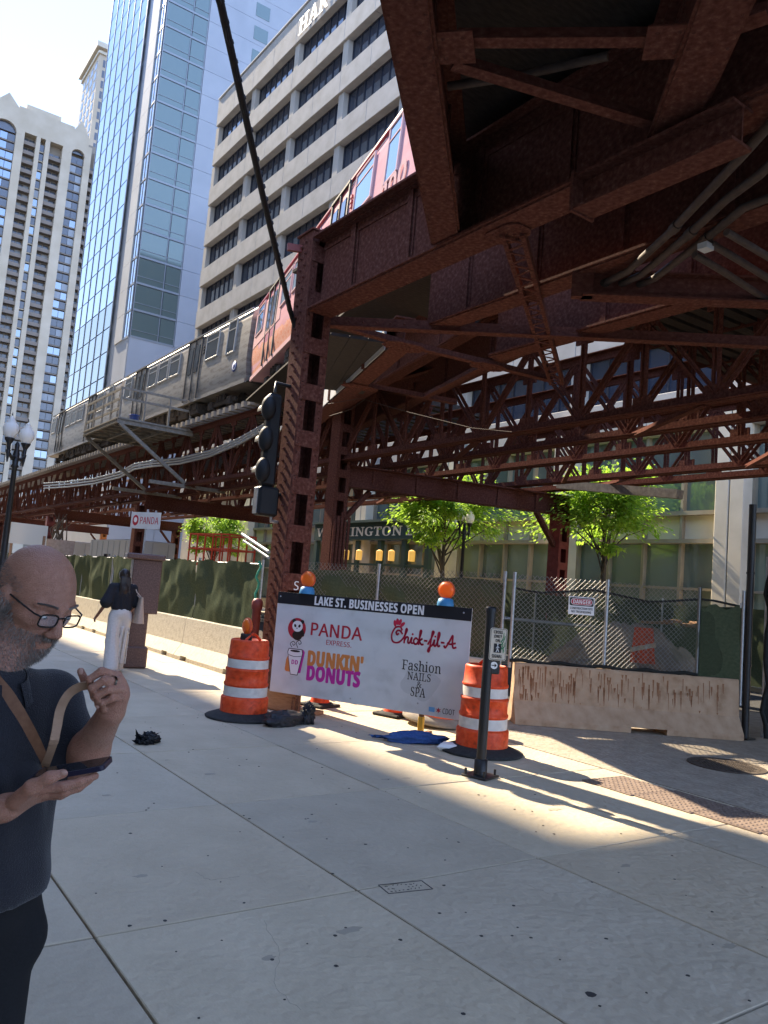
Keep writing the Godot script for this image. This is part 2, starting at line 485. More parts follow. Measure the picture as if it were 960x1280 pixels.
	M.walkway = worn(ntex(0.02, 4, [lin(.18, .16, .13), lin(.30, .275, .23)], [0.0, 1.0], 256, 52), 1.0, 0.75)
	M.white_panel = plain(lin(.42, .42, .42), 0.6)
	M.blue_panel = plain(lin(.10, .24, .46), 0.5)
	M.plastic_blue = plain(lin(.02, .05, .22), 0.5)
	M.red_lift = plain(lin(.62, .07, .03), 0.45)
	# trees
	M.leaf = []
	for k in 3:
		var m := plain([lin(.14, .25, .03), lin(.20, .32, .04), lin(.10, .19, .025)][k], 0.6)
		m.cull_mode = BaseMaterial3D.CULL_DISABLED
		m.backlight_enabled = true; m.backlight = [lin(.42, .66, .07), lin(.52, .74, .09), lin(.32, .52, .06)][k]
		M.leaf.append(m)
	M.bark = worn(ntex(0.04, 4, [lin(.05, .04, .03), lin(.13, .105, .08)], [0.0, 1.0], 256, 53), Vector3(3, 1, 3), 0.95)
	# people
	var skin_t := mix_image(256, 61, lin(.29, .135, .090), lin(.45, .235, .165), 0.03, 0.10, 0.08, 0.012, lin(.22, .09, .06))
	M.skin = worn(skin_t, 6.0, 0.46, nbump(0.16, 4, 5.0, 256, 62), 0.0, Color(1, 1, 1), 0.8)
	M.skin.uv1_world_triplanar = false
	M.skin.subsurf_scatter_enabled = true; M.skin.subsurf_scatter_strength = 0.15
	M.skin_woman = M.skin.duplicate()
	M.skin_woman.albedo_color = Color(.78, .72, .68)
	M.shirt = worn(ntex(0.10, 4, [lin(.013, .013, .017), lin(.024, .024, .030)], [0.0, 1.0], 256, 63), 5.0, 0.92, nbump(0.2, 3, 4.0, 256, 64), 0.0, Color(1, 1, 1), 0.7)
	M.shirt.rim_enabled = true; M.shirt.rim = 0.3
	M.trousers = worn(ntex(0.10, 4, [lin(.007, .007, .008), lin(.016, .016, .018)], [0.0, 1.0], 256, 65), 5.0, 0.95)
	M.beard = plain(lin(.20, .165, .14), 0.75)
	M.hair_grey = plain(lin(.16, .135, .12), 0.75)
	M.stubble = plain(lin(.30, .26, .23), 0.8)
	M.strap = worn(ntex(0.04, 4, [lin(.15, .065, .032), lin(.24, .115, .06)], [0.0, 1.0], 256, 66), 4.0, 0.6)
	M.strap_pale = worn(ntex(0.04, 4, [lin(.30, .18, .11), lin(.42, .27, .18)], [0.0, 1.0], 256, 67), 4.0, 0.7)
	M.phone = plain(lin(.012, .010, .030), 0.4)
	M.screen = plain(lin(.02, .02, .024), 0.05)
	M.screen.metallic_specular = 0.9
	M.metal_ring = plain(lin(.30, .29, .28), 0.2, 1.0)
	M.lens = plain(Color(.9, .95, 1, .12), 0.03)
	M.lens.transparency = BaseMaterial3D.TRANSPARENCY_ALPHA
	M.glasses = plain(lin(.010, .009, .010), 0.25)
	M.eye = plain(lin(.68, .64, .60), 0.2)
	M.iris = plain(lin(.04, .03, .025), 0.2)
	M.nail = plain(lin(.50, .30, .24), 0.35)
	M.lip = plain(lin(.36, .14, .11), 0.5)
	M.blouse = worn(ntex(0.05, 4, [lin(.010, .010, .012), lin(.026, .025, .029)], [0.0, 1.0], 256, 68), 3.0, 0.85)
	M.pants_white = worn(ntex(0.03, 4, [lin(.56, .51, .46), lin(.68, .63, .57)], [0.0, 1.0], 256, 69), 3.0, 0.85)
	M.hair_black = plain(lin(.020, .013, .010), 0.35)
	M.tote = worn(ntex(0.04, 4, [lin(.42, .30, .22), lin(.54, .41, .31)], [0.0, 1.0], 256, 70), 3.0, 0.75)
	M.shoe = plain(lin(.03, .028, .027), 0.5)

# ---------------------------------------------------------------- camera, light, setting
func _ready():
	rng.seed = 4
	cam = Camera3D.new()
	cam.name = "camera"
	add_child(cam)
	cam.position = EYE
	cam.basis = Basis(Vector3.UP, deg_to_rad(-35.0)) * Basis(Vector3.RIGHT, deg_to_rad(5.6)) * Basis(Vector3(0, 0, 1), deg_to_rad(4.6))
	cam.fov = rad_to_deg(2.0 * atan(640.0 / FOC))
	cam.near = 0.05; cam.far = 2500.0
	cam.current = true
	var sky_m := ProceduralSkyMaterial.new()
	sky_m.sky_top_color = Color(0.45, 0.56, 0.77)
	sky_m.sky_horizon_color = Color(0.76, 0.84, 0.94)
	sky_m.sky_curve = 0.22
	sky_m.ground_bottom_color = Color(0.30, 0.29, 0.28)
	sky_m.ground_horizon_color = Color(0.62, 0.66, 0.70)
	sky_m.sun_angle_max = 0.0
	sky_m.energy_multiplier = 1.1
	var sky := Sky.new()
	sky.sky_material = sky_m
	var env := Environment.new()
	env.background_mode = Environment.BG_SKY
	env.sky = sky
	env.tonemap_mode = Environment.TONE_MAPPER_LINEAR
	env.tonemap_exposure = 4.1
	env.sdfgi_enabled = true; env.ssao_enabled = true; env.ssil_enabled = true
	env.fog_enabled = false
	env.fog_density = 0.0007
	env.fog_light_color = Color(0.80, 0.87, 0.95)
	var we := WorldEnvironment.new()
	we.name = "environment"
	we.environment = env
	add_child(we)
	var sun := DirectionalLight3D.new()
	sun.name = "sun"
	add_child(sun)
	sun.light_energy = 1.2
	sun.light_color = Color(1.0, 0.93, 0.82)
	sun.light_angular_distance = 0.42
	sun.shadow_enabled = true
	var el := deg_to_rad(39.0)
	var az := deg_to_rad(4.5)      # the sun stands down the street, a little over the near side's roofs
	var to_sun := Vector3(-sin(az) * cos(el), sin(el), -cos(az) * cos(el))
	sun.basis = Basis.looking_at(-to_sun, Vector3.UP)
	make_materials()
	make_ground()
	make_buildings()
	make_elevated()
	make_trains()
	make_fences()
	make_street_things()
	make_trees()
	make_people()

func make_ground():
	var g := Geo.new()
	g.quad(W(-900, -.17, -900), W(900, -.17, -900), W(900, -.17, 1400), W(-900, -.17, 1400))
	struct("ground", g, M.asphalt)
	g = Geo.new()
	g.box(W(13.3, -.143, 60), Vector3(12.6, .04, 300))
	struct("road", g, M.asphalt)
	# sidewalk: a dark bed with the slabs laid on it
	g = Geo.new()
	g.box(W(2.35, -.09, 60), Vector3(9.3, .14, 150))
	var bed = struct("sidewalk", g, M.joint)
	var full := Geo.new()
	full.box(Vector3.ZERO, Vector3(1.408, .03, 1.786), Basis.IDENTITY, .004)
	var mesh := full.mesh()
	for i in range(-3, 3):
		for j in range(-3, 24):
			var o = obj("slab", mesh, M.walk[(i * 7 + j * 5 + 40 + (j * j) % 3) % 4], bed)
			o.position = W(2.65 + 1.42 * (i + .5), -.015 + rng.randf_range(-.0015, .0015), 1.95 + 1.8 * (j + .5))
			o.rotation.z = rng.randf_range(-.0008, .0008)
	g = Geo.new()
	g.box(W(2.3, -.017, 90), Vector3(8.8, .034, 90))
	stuff(obj("far_paving", g, M.walk[0], bed)).position.z = -.15
	# kerbs
	g = Geo.new()
	g.box(W(7.07, -.09, 61), Vector3(.15, .185, 104), Basis.IDENTITY, .012)
	struct("kerb", g, M.walk[2])
	g = Geo.new()
	g.box(W(19.55, -.09, 60), Vector3(.15, .185, 150), Basis.IDENTITY, .012)
	struct("kerb", g, M.walk[2])
	g = Geo.new()
	g.box(W(21.5, -.085, 60), Vector3(3.7, .17, 150))
	struct("far_sidewalk", g, M.walk[1])
	# worn concrete at the corner ramp
	g = Geo.new()
	g.box(W(10.6, -.055, 1.6), Vector3(7.3, .1, 14.8))
	struct("corner_pavement", g, M.walk_dirty)
	# detectable warning plates with their domes
	for k in 4:
		g = Geo.new()
		g.box(Vector3.ZERO, Vector3(.60, .012, .58), Basis.IDENTITY, .003)
		for p in 10:
			for q in 10:
				g.lathe([Vector2(.014, .005), Vector2(.011, .0105), Vector2(0, .0115)], 6, Transform3D(Basis.IDENTITY, Vector3(-.27 + .06 * p, 0, -.261 + .058 * q)))
		var o = struct("tactile_plate", g, M.tactile)
		o.position = W(6.5 + .02 * k, .006, 4.93 - .585 * k)
		o.rotation.y = deg_to_rad(-1.5)
	# manhole
	var hole = Node3D.new()
	hole.name = "manhole"
	add_child(hole)
	hole.set_meta("kind", "structure")
	hole.position = W(8.65, -.002, 5.23)
	g = Geo.new()
	g.lathe([Vector2(.42, -.02), Vector2(.42, .008), Vector2(.42, .008), Vector2(.36, .008), Vector2(.36, .008), Vector2(.36, -.01)], 40)
	obj("rim", g, M.castiron, hole)
	g = Geo.new()
	g.lathe([Vector2(.352, -.02), Vector2(.352, .005), Vector2(.352, .005), Vector2(0, .005)], 40)
	for i in range(-6, 7):
		for j in range(-6, 7):
			var p := Vector2(i, j) * .05
			if p.length() < .31: g.box(Vector3(p.x, .007, p.y), Vector3(.03, .006, .03))
	obj("cover", g, M.castiron, hole)
	# chewing gum trodden into the slabs, and the contractor's stamp
	g = Geo.new()
	var spots := [hy(738, 1243, 0)]
	for q in [[419, 1170], [432, 1160], [384, 1180], [420, 1208], [356, 1250], [305, 1129], [340, 1200], [382, 1024], [404, 968], [670, 1040], [573, 1053], [582, 1141], [555, 1107], [740, 1103], [163, 1042], [120, 1117], [260, 1070], [750, 1258], [890, 1140], [640, 1170], [510, 1060], [300, 1040], [700, 1200], [860, 1220], [220, 1190]]:
		spots.append(hy(q[0], q[1], 0))
	for k in 150: spots.append(W(rng.randf_range(0.2, 5.4), 0, rng.randf_range(1.6, 11)))
	for k in spots.size():
		var r := .024 if k == 0 else rng.randf_range(.004, .011)
		var poly := PackedVector2Array()
		for j in 9: poly.append(Vector2.from_angle(TAU * j / 9) * r * rng.randf_range(.75, 1.2))
		g.prism(poly, .0016, Transform3D(Basis(Vector3(1, 0, 0), Vector3(0, 0, -1), Vector3(0, 1, 0)), spots[k] + Vector3(0, .0012, 0)))
	tag(obj("gum_spot", g, M.gum), "dark trodden chewing gum spots scattered over the pale sidewalk slabs", "gum", "", "stuff")
	g = Geo.new()
	for k in 22:      # old spills, hardly darker than the slabs
		var c := W(rng.randf_range(.3, 5.3), .0009, rng.randf_range(1.7, 10))
		var r := rng.randf_range(.012, .045)
		var poly := PackedVector2Array()
		for j in 14: poly.append(Vector2.from_angle(TAU * j / 14) * r * rng.randf_range(.6, 1.3) * Vector2(1.5, .8))
		g.prism(poly, .0006, Transform3D(Basis(Vector3(1, 0, 0), Vector3(0, 0, -1), Vector3(0, 1, 0)), c))
	for q in [[330, 1150, 350, 1190, 345, 1235, 372, 1262], [655, 1105, 690, 1118, 742, 1112, 770, 1126], [245, 1090, 262, 1100, 300, 1096]]:      # hairline cracks
		for i in range(0, q.size() - 2, 2):
			var a := hy(q[i], q[i + 1], .0012)
			var b := hy(q[i + 2], q[i + 3], .0012)
			var prev := a
			for j in range(1, 7):
				var p := a.lerp(b, j / 6.0) + Vector3(rng.randf_range(-.012, .012), 0, rng.randf_range(-.012, .012))
				g.bar(prev, p, .0022, .001)
				prev = p
	tag(obj("pavement_stain", g, M.spill), "faint old spill marks and hairline cracks on the sidewalk slabs", "stain", "", "stuff")
	g = Geo.new()
	var sa := hy(486, 1117, .002)
	var sb := hy(533, 1112, .002)
	var dx := (sb - sa).normalized()
	var dy := Vector3.UP.cross(dx)
	for q in [[0, 0, .28, 0], [0, .13, .28, .13], [0, 0, 0, .13], [.28, 0, .28, .13]]:
		g.bar(sa + dx * q[0] + dy * q[1], sa + dx * q[2] + dy * q[3], .006, .002)
	for r in 3:
		for k in 9:
			if rng.randf() < .85:
				var p: Vector3 = sa + dx * (.025 + .026 * k) + dy * (.028 + .036 * r)
				g.bar(p, p + dx * rng.randf_range(.006, .018) + dy * rng.randf_range(-.012, .018), .004, .002)
	var stamp = obj("contractor_stamp", g, M.gum, bed)
	stamp.set_meta("label", "faint rectangular stamp pressed into the concrete")

func win_mesh(w, h, nm, frame_w = .05, dep = .06) -> Geo:    # bars of a window lying in local xy, centred
	var g := Geo.new()
	for k in nm + 1:
		g.box(Vector3(-w / 2 + w * k / nm, 0, 0), Vector3(frame_w, h, dep))
	for s in [-1, 1]: g.box(Vector3(0, s * h / 2, .004), Vector3(w, frame_w, dep))
	return g

func make_buildings():
	var FX := Basis(Vector3(0, 0, 1), Vector3(0, 1, 0), Vector3(-1, 0, 0))   # local x down the picture's right, faces the street
	var g: Geo
	# ---- concrete office building across the street
	var o = thing("office_building", "pale concrete office block with long bands of ribbon windows above the train", "building", W(23, 0, 61.9))
	var L := 72.0
	var bay := 6.85
	g = Geo.new()
	g.box(W(12.75, 20.6, -L / 2), Vector3(24, 41.0, L - .2))
	g.box(W(.72, 40.3, -L / 2), Vector3(.1, 1.6, L - .4))
	obj("core_wall", g, M.office, o)
	var panel := Geo.new()
	panel.box(Vector3.ZERO, Vector3(bay / 2 - .012, 1.45, .75), Basis.IDENTITY, .02)
	var pm := panel.mesh()
	var cap := Geo.new()
	cap.box(Vector3.ZERO, Vector3(bay / 2 - .012, 2.25, .75), Basis.IDENTITY, .02)
	var cm := cap.mesh()
	var glass := Geo.new()
	glass.box(Vector3.ZERO, Vector3(bay - .7, 2.05, .04))
	var gm := glass.mesh()
	var mulls := win_mesh(bay - .7, 2.05, 7, .05, .09).mesh()
	var pil := Geo.new()
	pil.box(Vector3.ZERO, Vector3(.62, 2.05, .6), Basis.IDENTITY, .015)
	var pilm := pil.mesh()
	for k in 9:
		var top := 39.2 - 3.5 * k
		for b in 10:
			for h in 2:
				var s := -(b * bay + bay * (h + .5) / 2)
				if k == 0:
					obj("parapet_panel", cm, M.office, o).transform = Transform3D(FX, W(.375, top + 1.13, s))
				obj("spandrel_panel", pm, M.office, o).transform = Transform3D(FX, W(.375, top - 2.05 - .725, s))
			var w = obj("window", gm, M.glass_office, o)
			w.transform = Transform3D(FX, W(.60, top - 1.025, -(b + .5) * bay))
			var mu = obj("mullions", mulls, M.mullion, w)
			mu.position = Vector3(0, 0, .04)
			obj("pillar", pilm, M.office_reveal, o).transform = Transform3D(FX, W(.46, top - 1.025, -b * bay - .02))
	g = Geo.new()
	g.box(W(.3, 41.62, -L / 2), Vector3(.75, .10, L))
	obj("coping", g, M.hotel_white, o)
	lettering("HAR", 1.25, M.print_white, o, Transform3D(FX, W(-.10, 40.05, -16.1)), "lettering", "Droid Serif", 700)
	# its street floors
	var base_top := 8.75
	var pier := Geo.new()
	pier.box(Vector3.ZERO, Vector3(.46, base_top, .5), Basis.IDENTITY, .02)
	var pierm := pier.mesh()
	var cell := Geo.new()
	cell.box(Vector3.ZERO, Vector3(1.36, .80, .05))
	var cellm := cell.mesh()
	var lit := Geo.new()
	lit.box(Vector3.ZERO, Vector3(1.36, 2.9, .03))
	var litm := lit.mesh()
	var lowg := Geo.new()
	lowg.box(Vector3.ZERO, Vector3(1.36, 3.35, .03))
	var lowm := lowg.mesh()
	for b in range(2, 10):
		var s0 := -b * bay + .02
		for q in [-.25, .25]:
			obj("pier", pierm, M.stone, o).transform = Transform3D(FX, W(-.05, base_top / 2, s0 + q))
		g = Geo.new()
		for y in [[.3, .6, .3], [4.05, .14, .32], [4.98, .14, .32], [8.2, .5, .3]]:
			g.box(W(.25, y[0], s0 - bay / 2), Vector3(y[2], y[1], bay - .97))
		for q in 5:
			var ss: float = s0 - .5 - (bay - 1.0) * q / 4.0
			g.box(W(.27, base_top / 2, ss), Vector3(.2, base_top - .1, .1))
		g.box(W(.27, 2.5, s0 - bay / 2), Vector3(.14, .08, bay - .98))
		obj("window_frame", g, M.bronze, o)
		for q in 4:
			var sc: float = s0 - .5 - (bay - 1.0) * (q + .5) / 4.0
			obj("spandrel_cell", cellm, M.stone, o).transform = Transform3D(FX, W(.36, 4.52, sc))
			obj("window", litm, M.glass_green, o).transform = Transform3D(FX, W(.38, 6.5, sc))
			obj("window", lowm, M.glass_shop if (b + q) % 3 else M.glass_green, o).transform = Transform3D(FX, W(.38, 2.32, sc))
	# shop with its dark fascia
	var shop = thing("shop_front", "dark green shop front with cream capital letters and glowing lanterns", "shop front", W(22.62, 0, 33.6))
	g = Geo.new()
	g.box(W(0, 4.56, 0), Vector3(.3, .86, 10.2), Basis.IDENTITY, .02)
	g.box(W(-.06, 5.06, 0), Vector3(.5, .12, 10.4))
	obj("fascia", g, M.fascia, shop)
	lettering("WASHINGTON L", .46, M.cream, shop, Transform3D(FX, W(-.165, 4.54, .35)), "lettering", "Droid Serif", 700, 8.9)
	g = Geo.new()
	for s in [-5.0, -3.2, -1.2, .8, 2.8, 5.0]: g.box(W(.05, 2.05, s), Vector3(.22, 4.1, .3))
	g.box(W(.05, 2.9, 0), Vector3(.16, .1, 10.0)); g.box(W(.05, .3, 0), Vector3(.2, .6, 10.0))
	obj("frame", g, M.fascia, shop)
	for s in [-4.2, -2.6, -1.6, .2, 1.4]:
		var la = obj("lantern", lantern_geo(), M.lantern, shop)
		la.position = W(-.28, 3.35, s)
	# ---- hotel tower beyond it
	o = thing("hotel_tower", "tall blue glass and grey concrete tower rising behind the grey train", "building", W(23, 0, 80))
	g = Geo.new()
	g.box(W(14.3, 46, 12.5), Vector3(28, 92, 24.4))
	obj("core_wall", g, M.hotel, o)
	var flo := 2.8
	var y0 := 25.0
	var big := Geo.new()
	big.box(Vector3.ZERO, Vector3(2.75, 2.55, .06))
	var bigm := big.mesh()
	var sml := Geo.new()
	sml.box(Vector3.ZERO, Vector3(1.55, 2.55, .06))
	var smlm := sml.mesh()
	var str_ := Geo.new()
	str_.box(Vector3.ZERO, Vector3(1.5, 2.55, .06))
	var strm := str_.mesh()
	var cur := Geo.new()
	cur.box(Vector3.ZERO, Vector3(2.72, 2.66, .06))
	var curm := cur.mesh()
	var fr := Geo.new()
	fr.box(Vector3(0, -1.36, .03), Vector3(4.55, .22, .12)); fr.box(Vector3(0, -.62, .03), Vector3(4.55, .05, .09))
	for x in [-2.25, .55, 2.25]: fr.box(Vector3(x, 0, .03), Vector3(.08, 2.8, .1))
	var frm := fr.mesh()
	var fr2 := Geo.new()
	fr2.box(Vector3(0, -1.36, .03), Vector3(1.7, .22, .12))
	for x in [-.8, 0, .8]: fr2.box(Vector3(x, 0, .03), Vector3(.07, 2.8, .1))
	var fr2m := fr2.mesh()
	var band := Geo.new()
	band.box(Vector3.ZERO, Vector3(16, 2.77, .4))
	var bandm := band.mesh()
	var slot := Geo.new()
	slot.box(Vector3.ZERO, Vector3(2.6, 2.77, .34))
	var slotm := slot.mesh()
	var tiny := Geo.new()
	tiny.box(Vector3.ZERO, Vector3(1.7, 1.6, .06))
	var tinym := tiny.mesh()
	for k in 23:
		var y := y0 + flo * (k + .5)
		var w = obj("corner_window", bigm, M.glass_green, o)
		w.position = W(1.45, y, -.14)
		obj("window_frame", frm, M.frame_grey, w).position = Vector3(.85, 0, .0)
		obj("corner_window", smlm, M.glass_green, o).position = W(3.75, y, -.14)
		w = obj("side_window", strm, M.glass_blue, o)
		w.transform = Transform3D(FX, W(-.02, y, .85))
		obj("window_frame", fr2m, M.frame_grey, w)
		obj("concrete_panel", bandm, M.hotel, o).position = W(12.65, y, 0)
		obj("concrete_panel", slotm, M.hotel_white, o).transform = Transform3D(FX, W(.0, y, 3.15))
		obj("small_window", tinym, M.glass_green, o).position = W(10.7, y - .1, -.2)
	for k in range(-5, 23):
		for q in 7:
			var w = obj("curtain_pane", curm, M.glass_blue if k > 1 else M.glass_green, o)
			var recess := .35 if q == 0 else 0.0
			w.transform = Transform3D(FX, W(.05 + recess, y0 + flo * (k + .5), 5.9 + 2.76 * q))
	g = Geo.new()
	g.box(W(2.35, 12.5, .1), Vector3(4.7, 25, .6)); g.box(W(.2, 12.5, 2.2), Vector3(.5, 25, 4.5))
	obj("podium_corner", g, M.hotel, o)
	g = Geo.new()
	g.box(W(12.65, 12.5, .05), Vector3(16, 25, .5))
	obj("podium_wall", g, M.hotel, o)
	g = Geo.new()
	for q in 8: g.box(W(.0, y0 + flo * 11.5, 4.52 + 2.76 * q), Vector3(.1, flo * 33, .07))
	obj("curtain_mullions", g, M.frame_grey, o)
	# ---- stone-crowned tower behind the hotel
	var sb := hs(113, 165, 300)
	o = thing("stone_tower", "slim tower with a dark stone cornice peeping out behind the blue glass tower", "building", Vector3(sb.x, 0, -300))
	var th := hs(128, 62, 300).y
	g = Geo.new()
	g.box(Vector3(12, th / 2, -12), Vector3(24, th, 24))
	obj("wall", g, M.tower, o)
	g = Geo.new()
	g.box(Vector3(12, th + 1.0, -12), Vector3(27, 2.0, 27)); g.box(Vector3(12, th - 1.4, -12), Vector3(25.2, 1.0, 25.2))
	obj("cornice", g, M.stone, o)
	var tw := Geo.new()
	tw.box(Vector3.ZERO, Vector3(3.0, 2.8, .08))
	var twm := tw.mesh()
	for k in 14:
		for q in 4:
			obj("window", twm, M.tower_glass, o).position = Vector3(3 + 6.0 * q, th - 5.2 - 4.1 * k, .03)
			obj("window", twm, M.tower_glass, o).transform = Transform3D(Basis(Vector3.UP, -PI / 2), Vector3(-.03, th - 5.2 - 4.1 * k, -3.4 - 5.6 * q))
	residential_tower()
	# ---- buildings on the near side, out of the picture: they keep the sun off this sidewalk
	o = thing("near_side_building", "tall masonry building along the near sidewalk that shades the slabs", "building", W(-2.25, 0, 0))
	g = Geo.new()
	g.box(W(2.75, 36.5, 38.9), Vector3(5.6, 14.0, 2.6))  # unseen block added to keep the sun off the nearest slabs
	obj("added_shade_bay", g, M.stone, o)
	for q in [[-12, 14, 9.0], [14.02, 40, 34.0], [40.02, 150, 72.0]]:
		g = Geo.new()
		g.box(W(-8, q[2] / 2, (q[0] + q[1]) / 2.0), Vector3(16, q[2], q[1] - q[0]))
		obj("wall", g, M.stone, o)
		var bm := Geo.new()
		bm.box(Vector3.ZERO, Vector3(.25, .5, q[1] - q[0] - .2))
		var bmm := bm.mesh()
		for k in int(q[2] / 3.6): obj("floor_band", bmm, M.office, o).position = W(.0, 4.6 + 3.5 * k, (q[0] + q[1]) / 2.0)

func lantern_geo() -> Geo:
	var g := Geo.new()
	g.lathe([Vector2(.0, -.26), Vector2(.15, -.26), Vector2(.15, -.26), Vector2(.16, .2), Vector2(.16, .2), Vector2(.05, .27), Vector2(0, .27)], 10)
	return g

func residential_tower():
	var S := 260.0
	var o = thing("residential_tower", "tall beige apartment tower with gabled arches and stacked dark balconies", "building", W(0, 0, S))
	var X := func(z): return hs(z / 3.369, 175.0, S).x
	var top: float = hs(55, 150, S).y
	var pitch := 2.95
	var rows := 38
	var x0: float = X.call(-150)
	var x1: float = X.call(425)
	var g := Geo.new()
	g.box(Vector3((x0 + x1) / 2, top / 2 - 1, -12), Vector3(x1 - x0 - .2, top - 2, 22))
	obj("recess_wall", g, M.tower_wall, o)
	g = Geo.new()
	g.box(Vector3(x1 - .3, top / 2 - 3.5, -12), Vector3(.7, top - 7, 24))
	obj("side_wall", g, M.tower, o)
	for z in [[62, 98], [150, 168], [190, 210], [265, 305], [360, 388], [412, 425], [-150, -40]]:
		g = Geo.new()
		var a: float = X.call(z[0])
		var b: float = X.call(z[1])
		g.box(Vector3((a + b) / 2, (top - 4) / 2, .3), Vector3(b - a, top - 4, 2.6))
		obj("pier", g, M.tower, o)
	g = Geo.new()   # head of the tower between the gables
	var ha: float = X.call(62)
	var hb: float = X.call(305)
	g.box(Vector3((ha + hb) / 2, top - 3, .3), Vector3(hb - ha, 7.5, 2.62))
	obj("parapet", g, M.tower, o)
	g = Geo.new()
	g.box(Vector3((X.call(98) + X.call(250)) / 2, top + 1.8, -6), Vector3(X.call(250) - X.call(98), 3.5, 10))
	obj("roof_block", g, M.tower, o)
	for z in [[98, 150, top - 7], [210, 265, top - 9], [388, 412, top - 9]]:
		var a: float = X.call(z[0])
		var b: float = X.call(z[1])
		var bg := Geo.new()
		bg.box(Vector3(0, 0, 0), Vector3(b - a, .3, 1.9)); bg.box(Vector3(0, .55, .93), Vector3(b - a, .8, .06))
		var bmesh := bg.mesh()
		var wg := Geo.new()
		wg.box(Vector3.ZERO, Vector3((b - a) * .44, 2.25, .08))
		var wm := wg.mesh()
		for k in rows:
			var y: float = z[2] - pitch * (k + 1)
			if y < 6: continue
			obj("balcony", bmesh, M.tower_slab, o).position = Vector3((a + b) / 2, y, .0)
			for q in [.25, .75]:
				obj("window", wm, M.tower_glass if rng.randf() < .85 else M.frame_grey, o).position = Vector3(a + (b - a) * q, y + 1.4, -.92)
	for z in [[-40, 62, 3], [305, 360, 2], [168, 190, 1]]:
		var a: float = X.call(z[0])
		var b: float = X.call(z[1])
		var n: int = z[2]
		var y1 := top - 6.5
		var wg := Geo.new()
		wg.box(Vector3.ZERO, Vector3((b - a) / n - .12, 2.1, .1))
		var wm := wg.mesh()
		var sg := Geo.new()
		sg.box(Vector3.ZERO, Vector3(b - a, .35, .3))
		var sm := sg.mesh()
		for k in rows:
			var y: float = y1 - pitch * (k + 1)
			if y < 6: continue
			obj("spandrel", sm, M.tower_slab if n > 1 else M.tower, o).position = Vector3((a + b) / 2, y - 1.3, .5)
			for q in n:
				var mt = [M.tower_glass, M.tower_glass, M.glass_blue, M.tower_glass, M.frame_grey][rng.randi() % 5]
				if z[0] == -40: mt = M.glass_blue if rng.randf() < .7 else M.tower_glass
				obj("window", wm, mt, o).position = Vector3(a + (b - a) * (q + .5) / n, y, .55)
		if n > 1:
			# gabled head with a round arch cut under it
			var poly := PackedVector2Array()
			var w := b - a
			var m := w * .22
			poly.append(Vector2(a - m, y1 - 1.5)); poly.append(Vector2(a - m, top - 1.5)); poly.append(Vector2((a + b) / 2, top + 3.6)); poly.append(Vector2(b + m, top - 1.5)); poly.append(Vector2(b + m, y1 - 1.5))
			poly.append(Vector2(b, y1 - 1.5))
			for j in 9:
				var an := PI * j / 8.0
				poly.append(Vector2((a + b) / 2 + cos(an) * w / 2, y1 - 1.2 + sin(an) * w * .42))
			poly.append(Vector2(a, y1 - 1.5))
			g = Geo.new()
			g.prism(poly, 2.64, Transform3D(Basis.IDENTITY, Vector3(0, 0, -1.0)))
			obj("gable", g, M.tower, o)
			g = Geo.new()
			g.box(Vector3((a + b) / 2, y1 + w * .1, .5), Vector3(w, w * .6, .1))
			obj("arched_window", g, M.tower_glass, o)

# ---------------------------------------------------------------- elevated railway
var piece_count := {}
func laced_box_column(parent, x, s, w, d, y0, y1, bolts, m):
	# two channels tied by batten plates; the solid webs face across the street
	var c = node("column", parent, W(x, 0, s))
	for sx in [-1, 1]:
		var g := Geo.new()
		g.box(W(sx * (w / 2 - .01), (y0 + y1) / 2, 0), Vector3(.02, y1 - y0, d))
		for ss in [-1, 1]:
			g.box(W(sx * (w / 2 - .06), (y0 + y1) / 2, ss * (d / 2 - .011)), Vector3(.10, y1 - y0, .018))
			if bolts:
				var yy: float = y0 + .1
				while yy < y1:
					g.rivet(W(sx * (w / 2 - .05), yy, -d / 2 - .0), Vector3(0, 0, 1), .016, .012)
					yy += .165 if fmod(yy, .66) > .3 else .10
		obj("channel", g, m, c)
	var cover := Geo.new()
	cover.box(W(0, (y0 + y1) / 2, d / 2 - .03), Vector3(w - .05, y1 - y0, .012))
	obj("back_plate", cover, m, c)
	var yb: float = y0 + .35
	while yb < y1 - .1:
		for ss in [-1, 1]:
			var g := Geo.new()
			g.box(W(0, yb, ss * (d / 2 + .006)), Vector3(w - .03, .23, .014))
			for q in [[-1, -1], [-1, 0], [-1, 1], [1, -1], [1, 0], [1, 1]]:
				g.rivet(W(q[0] * (w / 2 - .055), yb + q[1] * .08, ss * (d / 2 + .013)), Vector3(0, 0, -ss), .016, .012)
			obj("batten_plate", g, m, c)
		yb += .66
	if bolts:
		var g := Geo.new()
		var k := 0
		var yy: float = y0 + .1
		while yy < y1 - .05:
			for q in [-.055, .055]:
				var p := W(-w / 2, yy - q * .5, q + .02)
				g.tube([p, p + Vector3(-.034, 0, 0)], .013, 6)
				g.tube([p, p + Vector3(-.012, 0, 0)], .021, 6)
			yy += .172
			k += 1
		stuff(obj("bolts", g, m, c))
	var g2 := Geo.new()
	g2.box(W(0, y0 - .02, 0), Vector3(w + .16, .06, d + .16)); g2.box(W(0, y1 + .012, 0), Vector3(w + .06, .024, d + .06))
	obj("end_plates", g2, m, c)
	return c

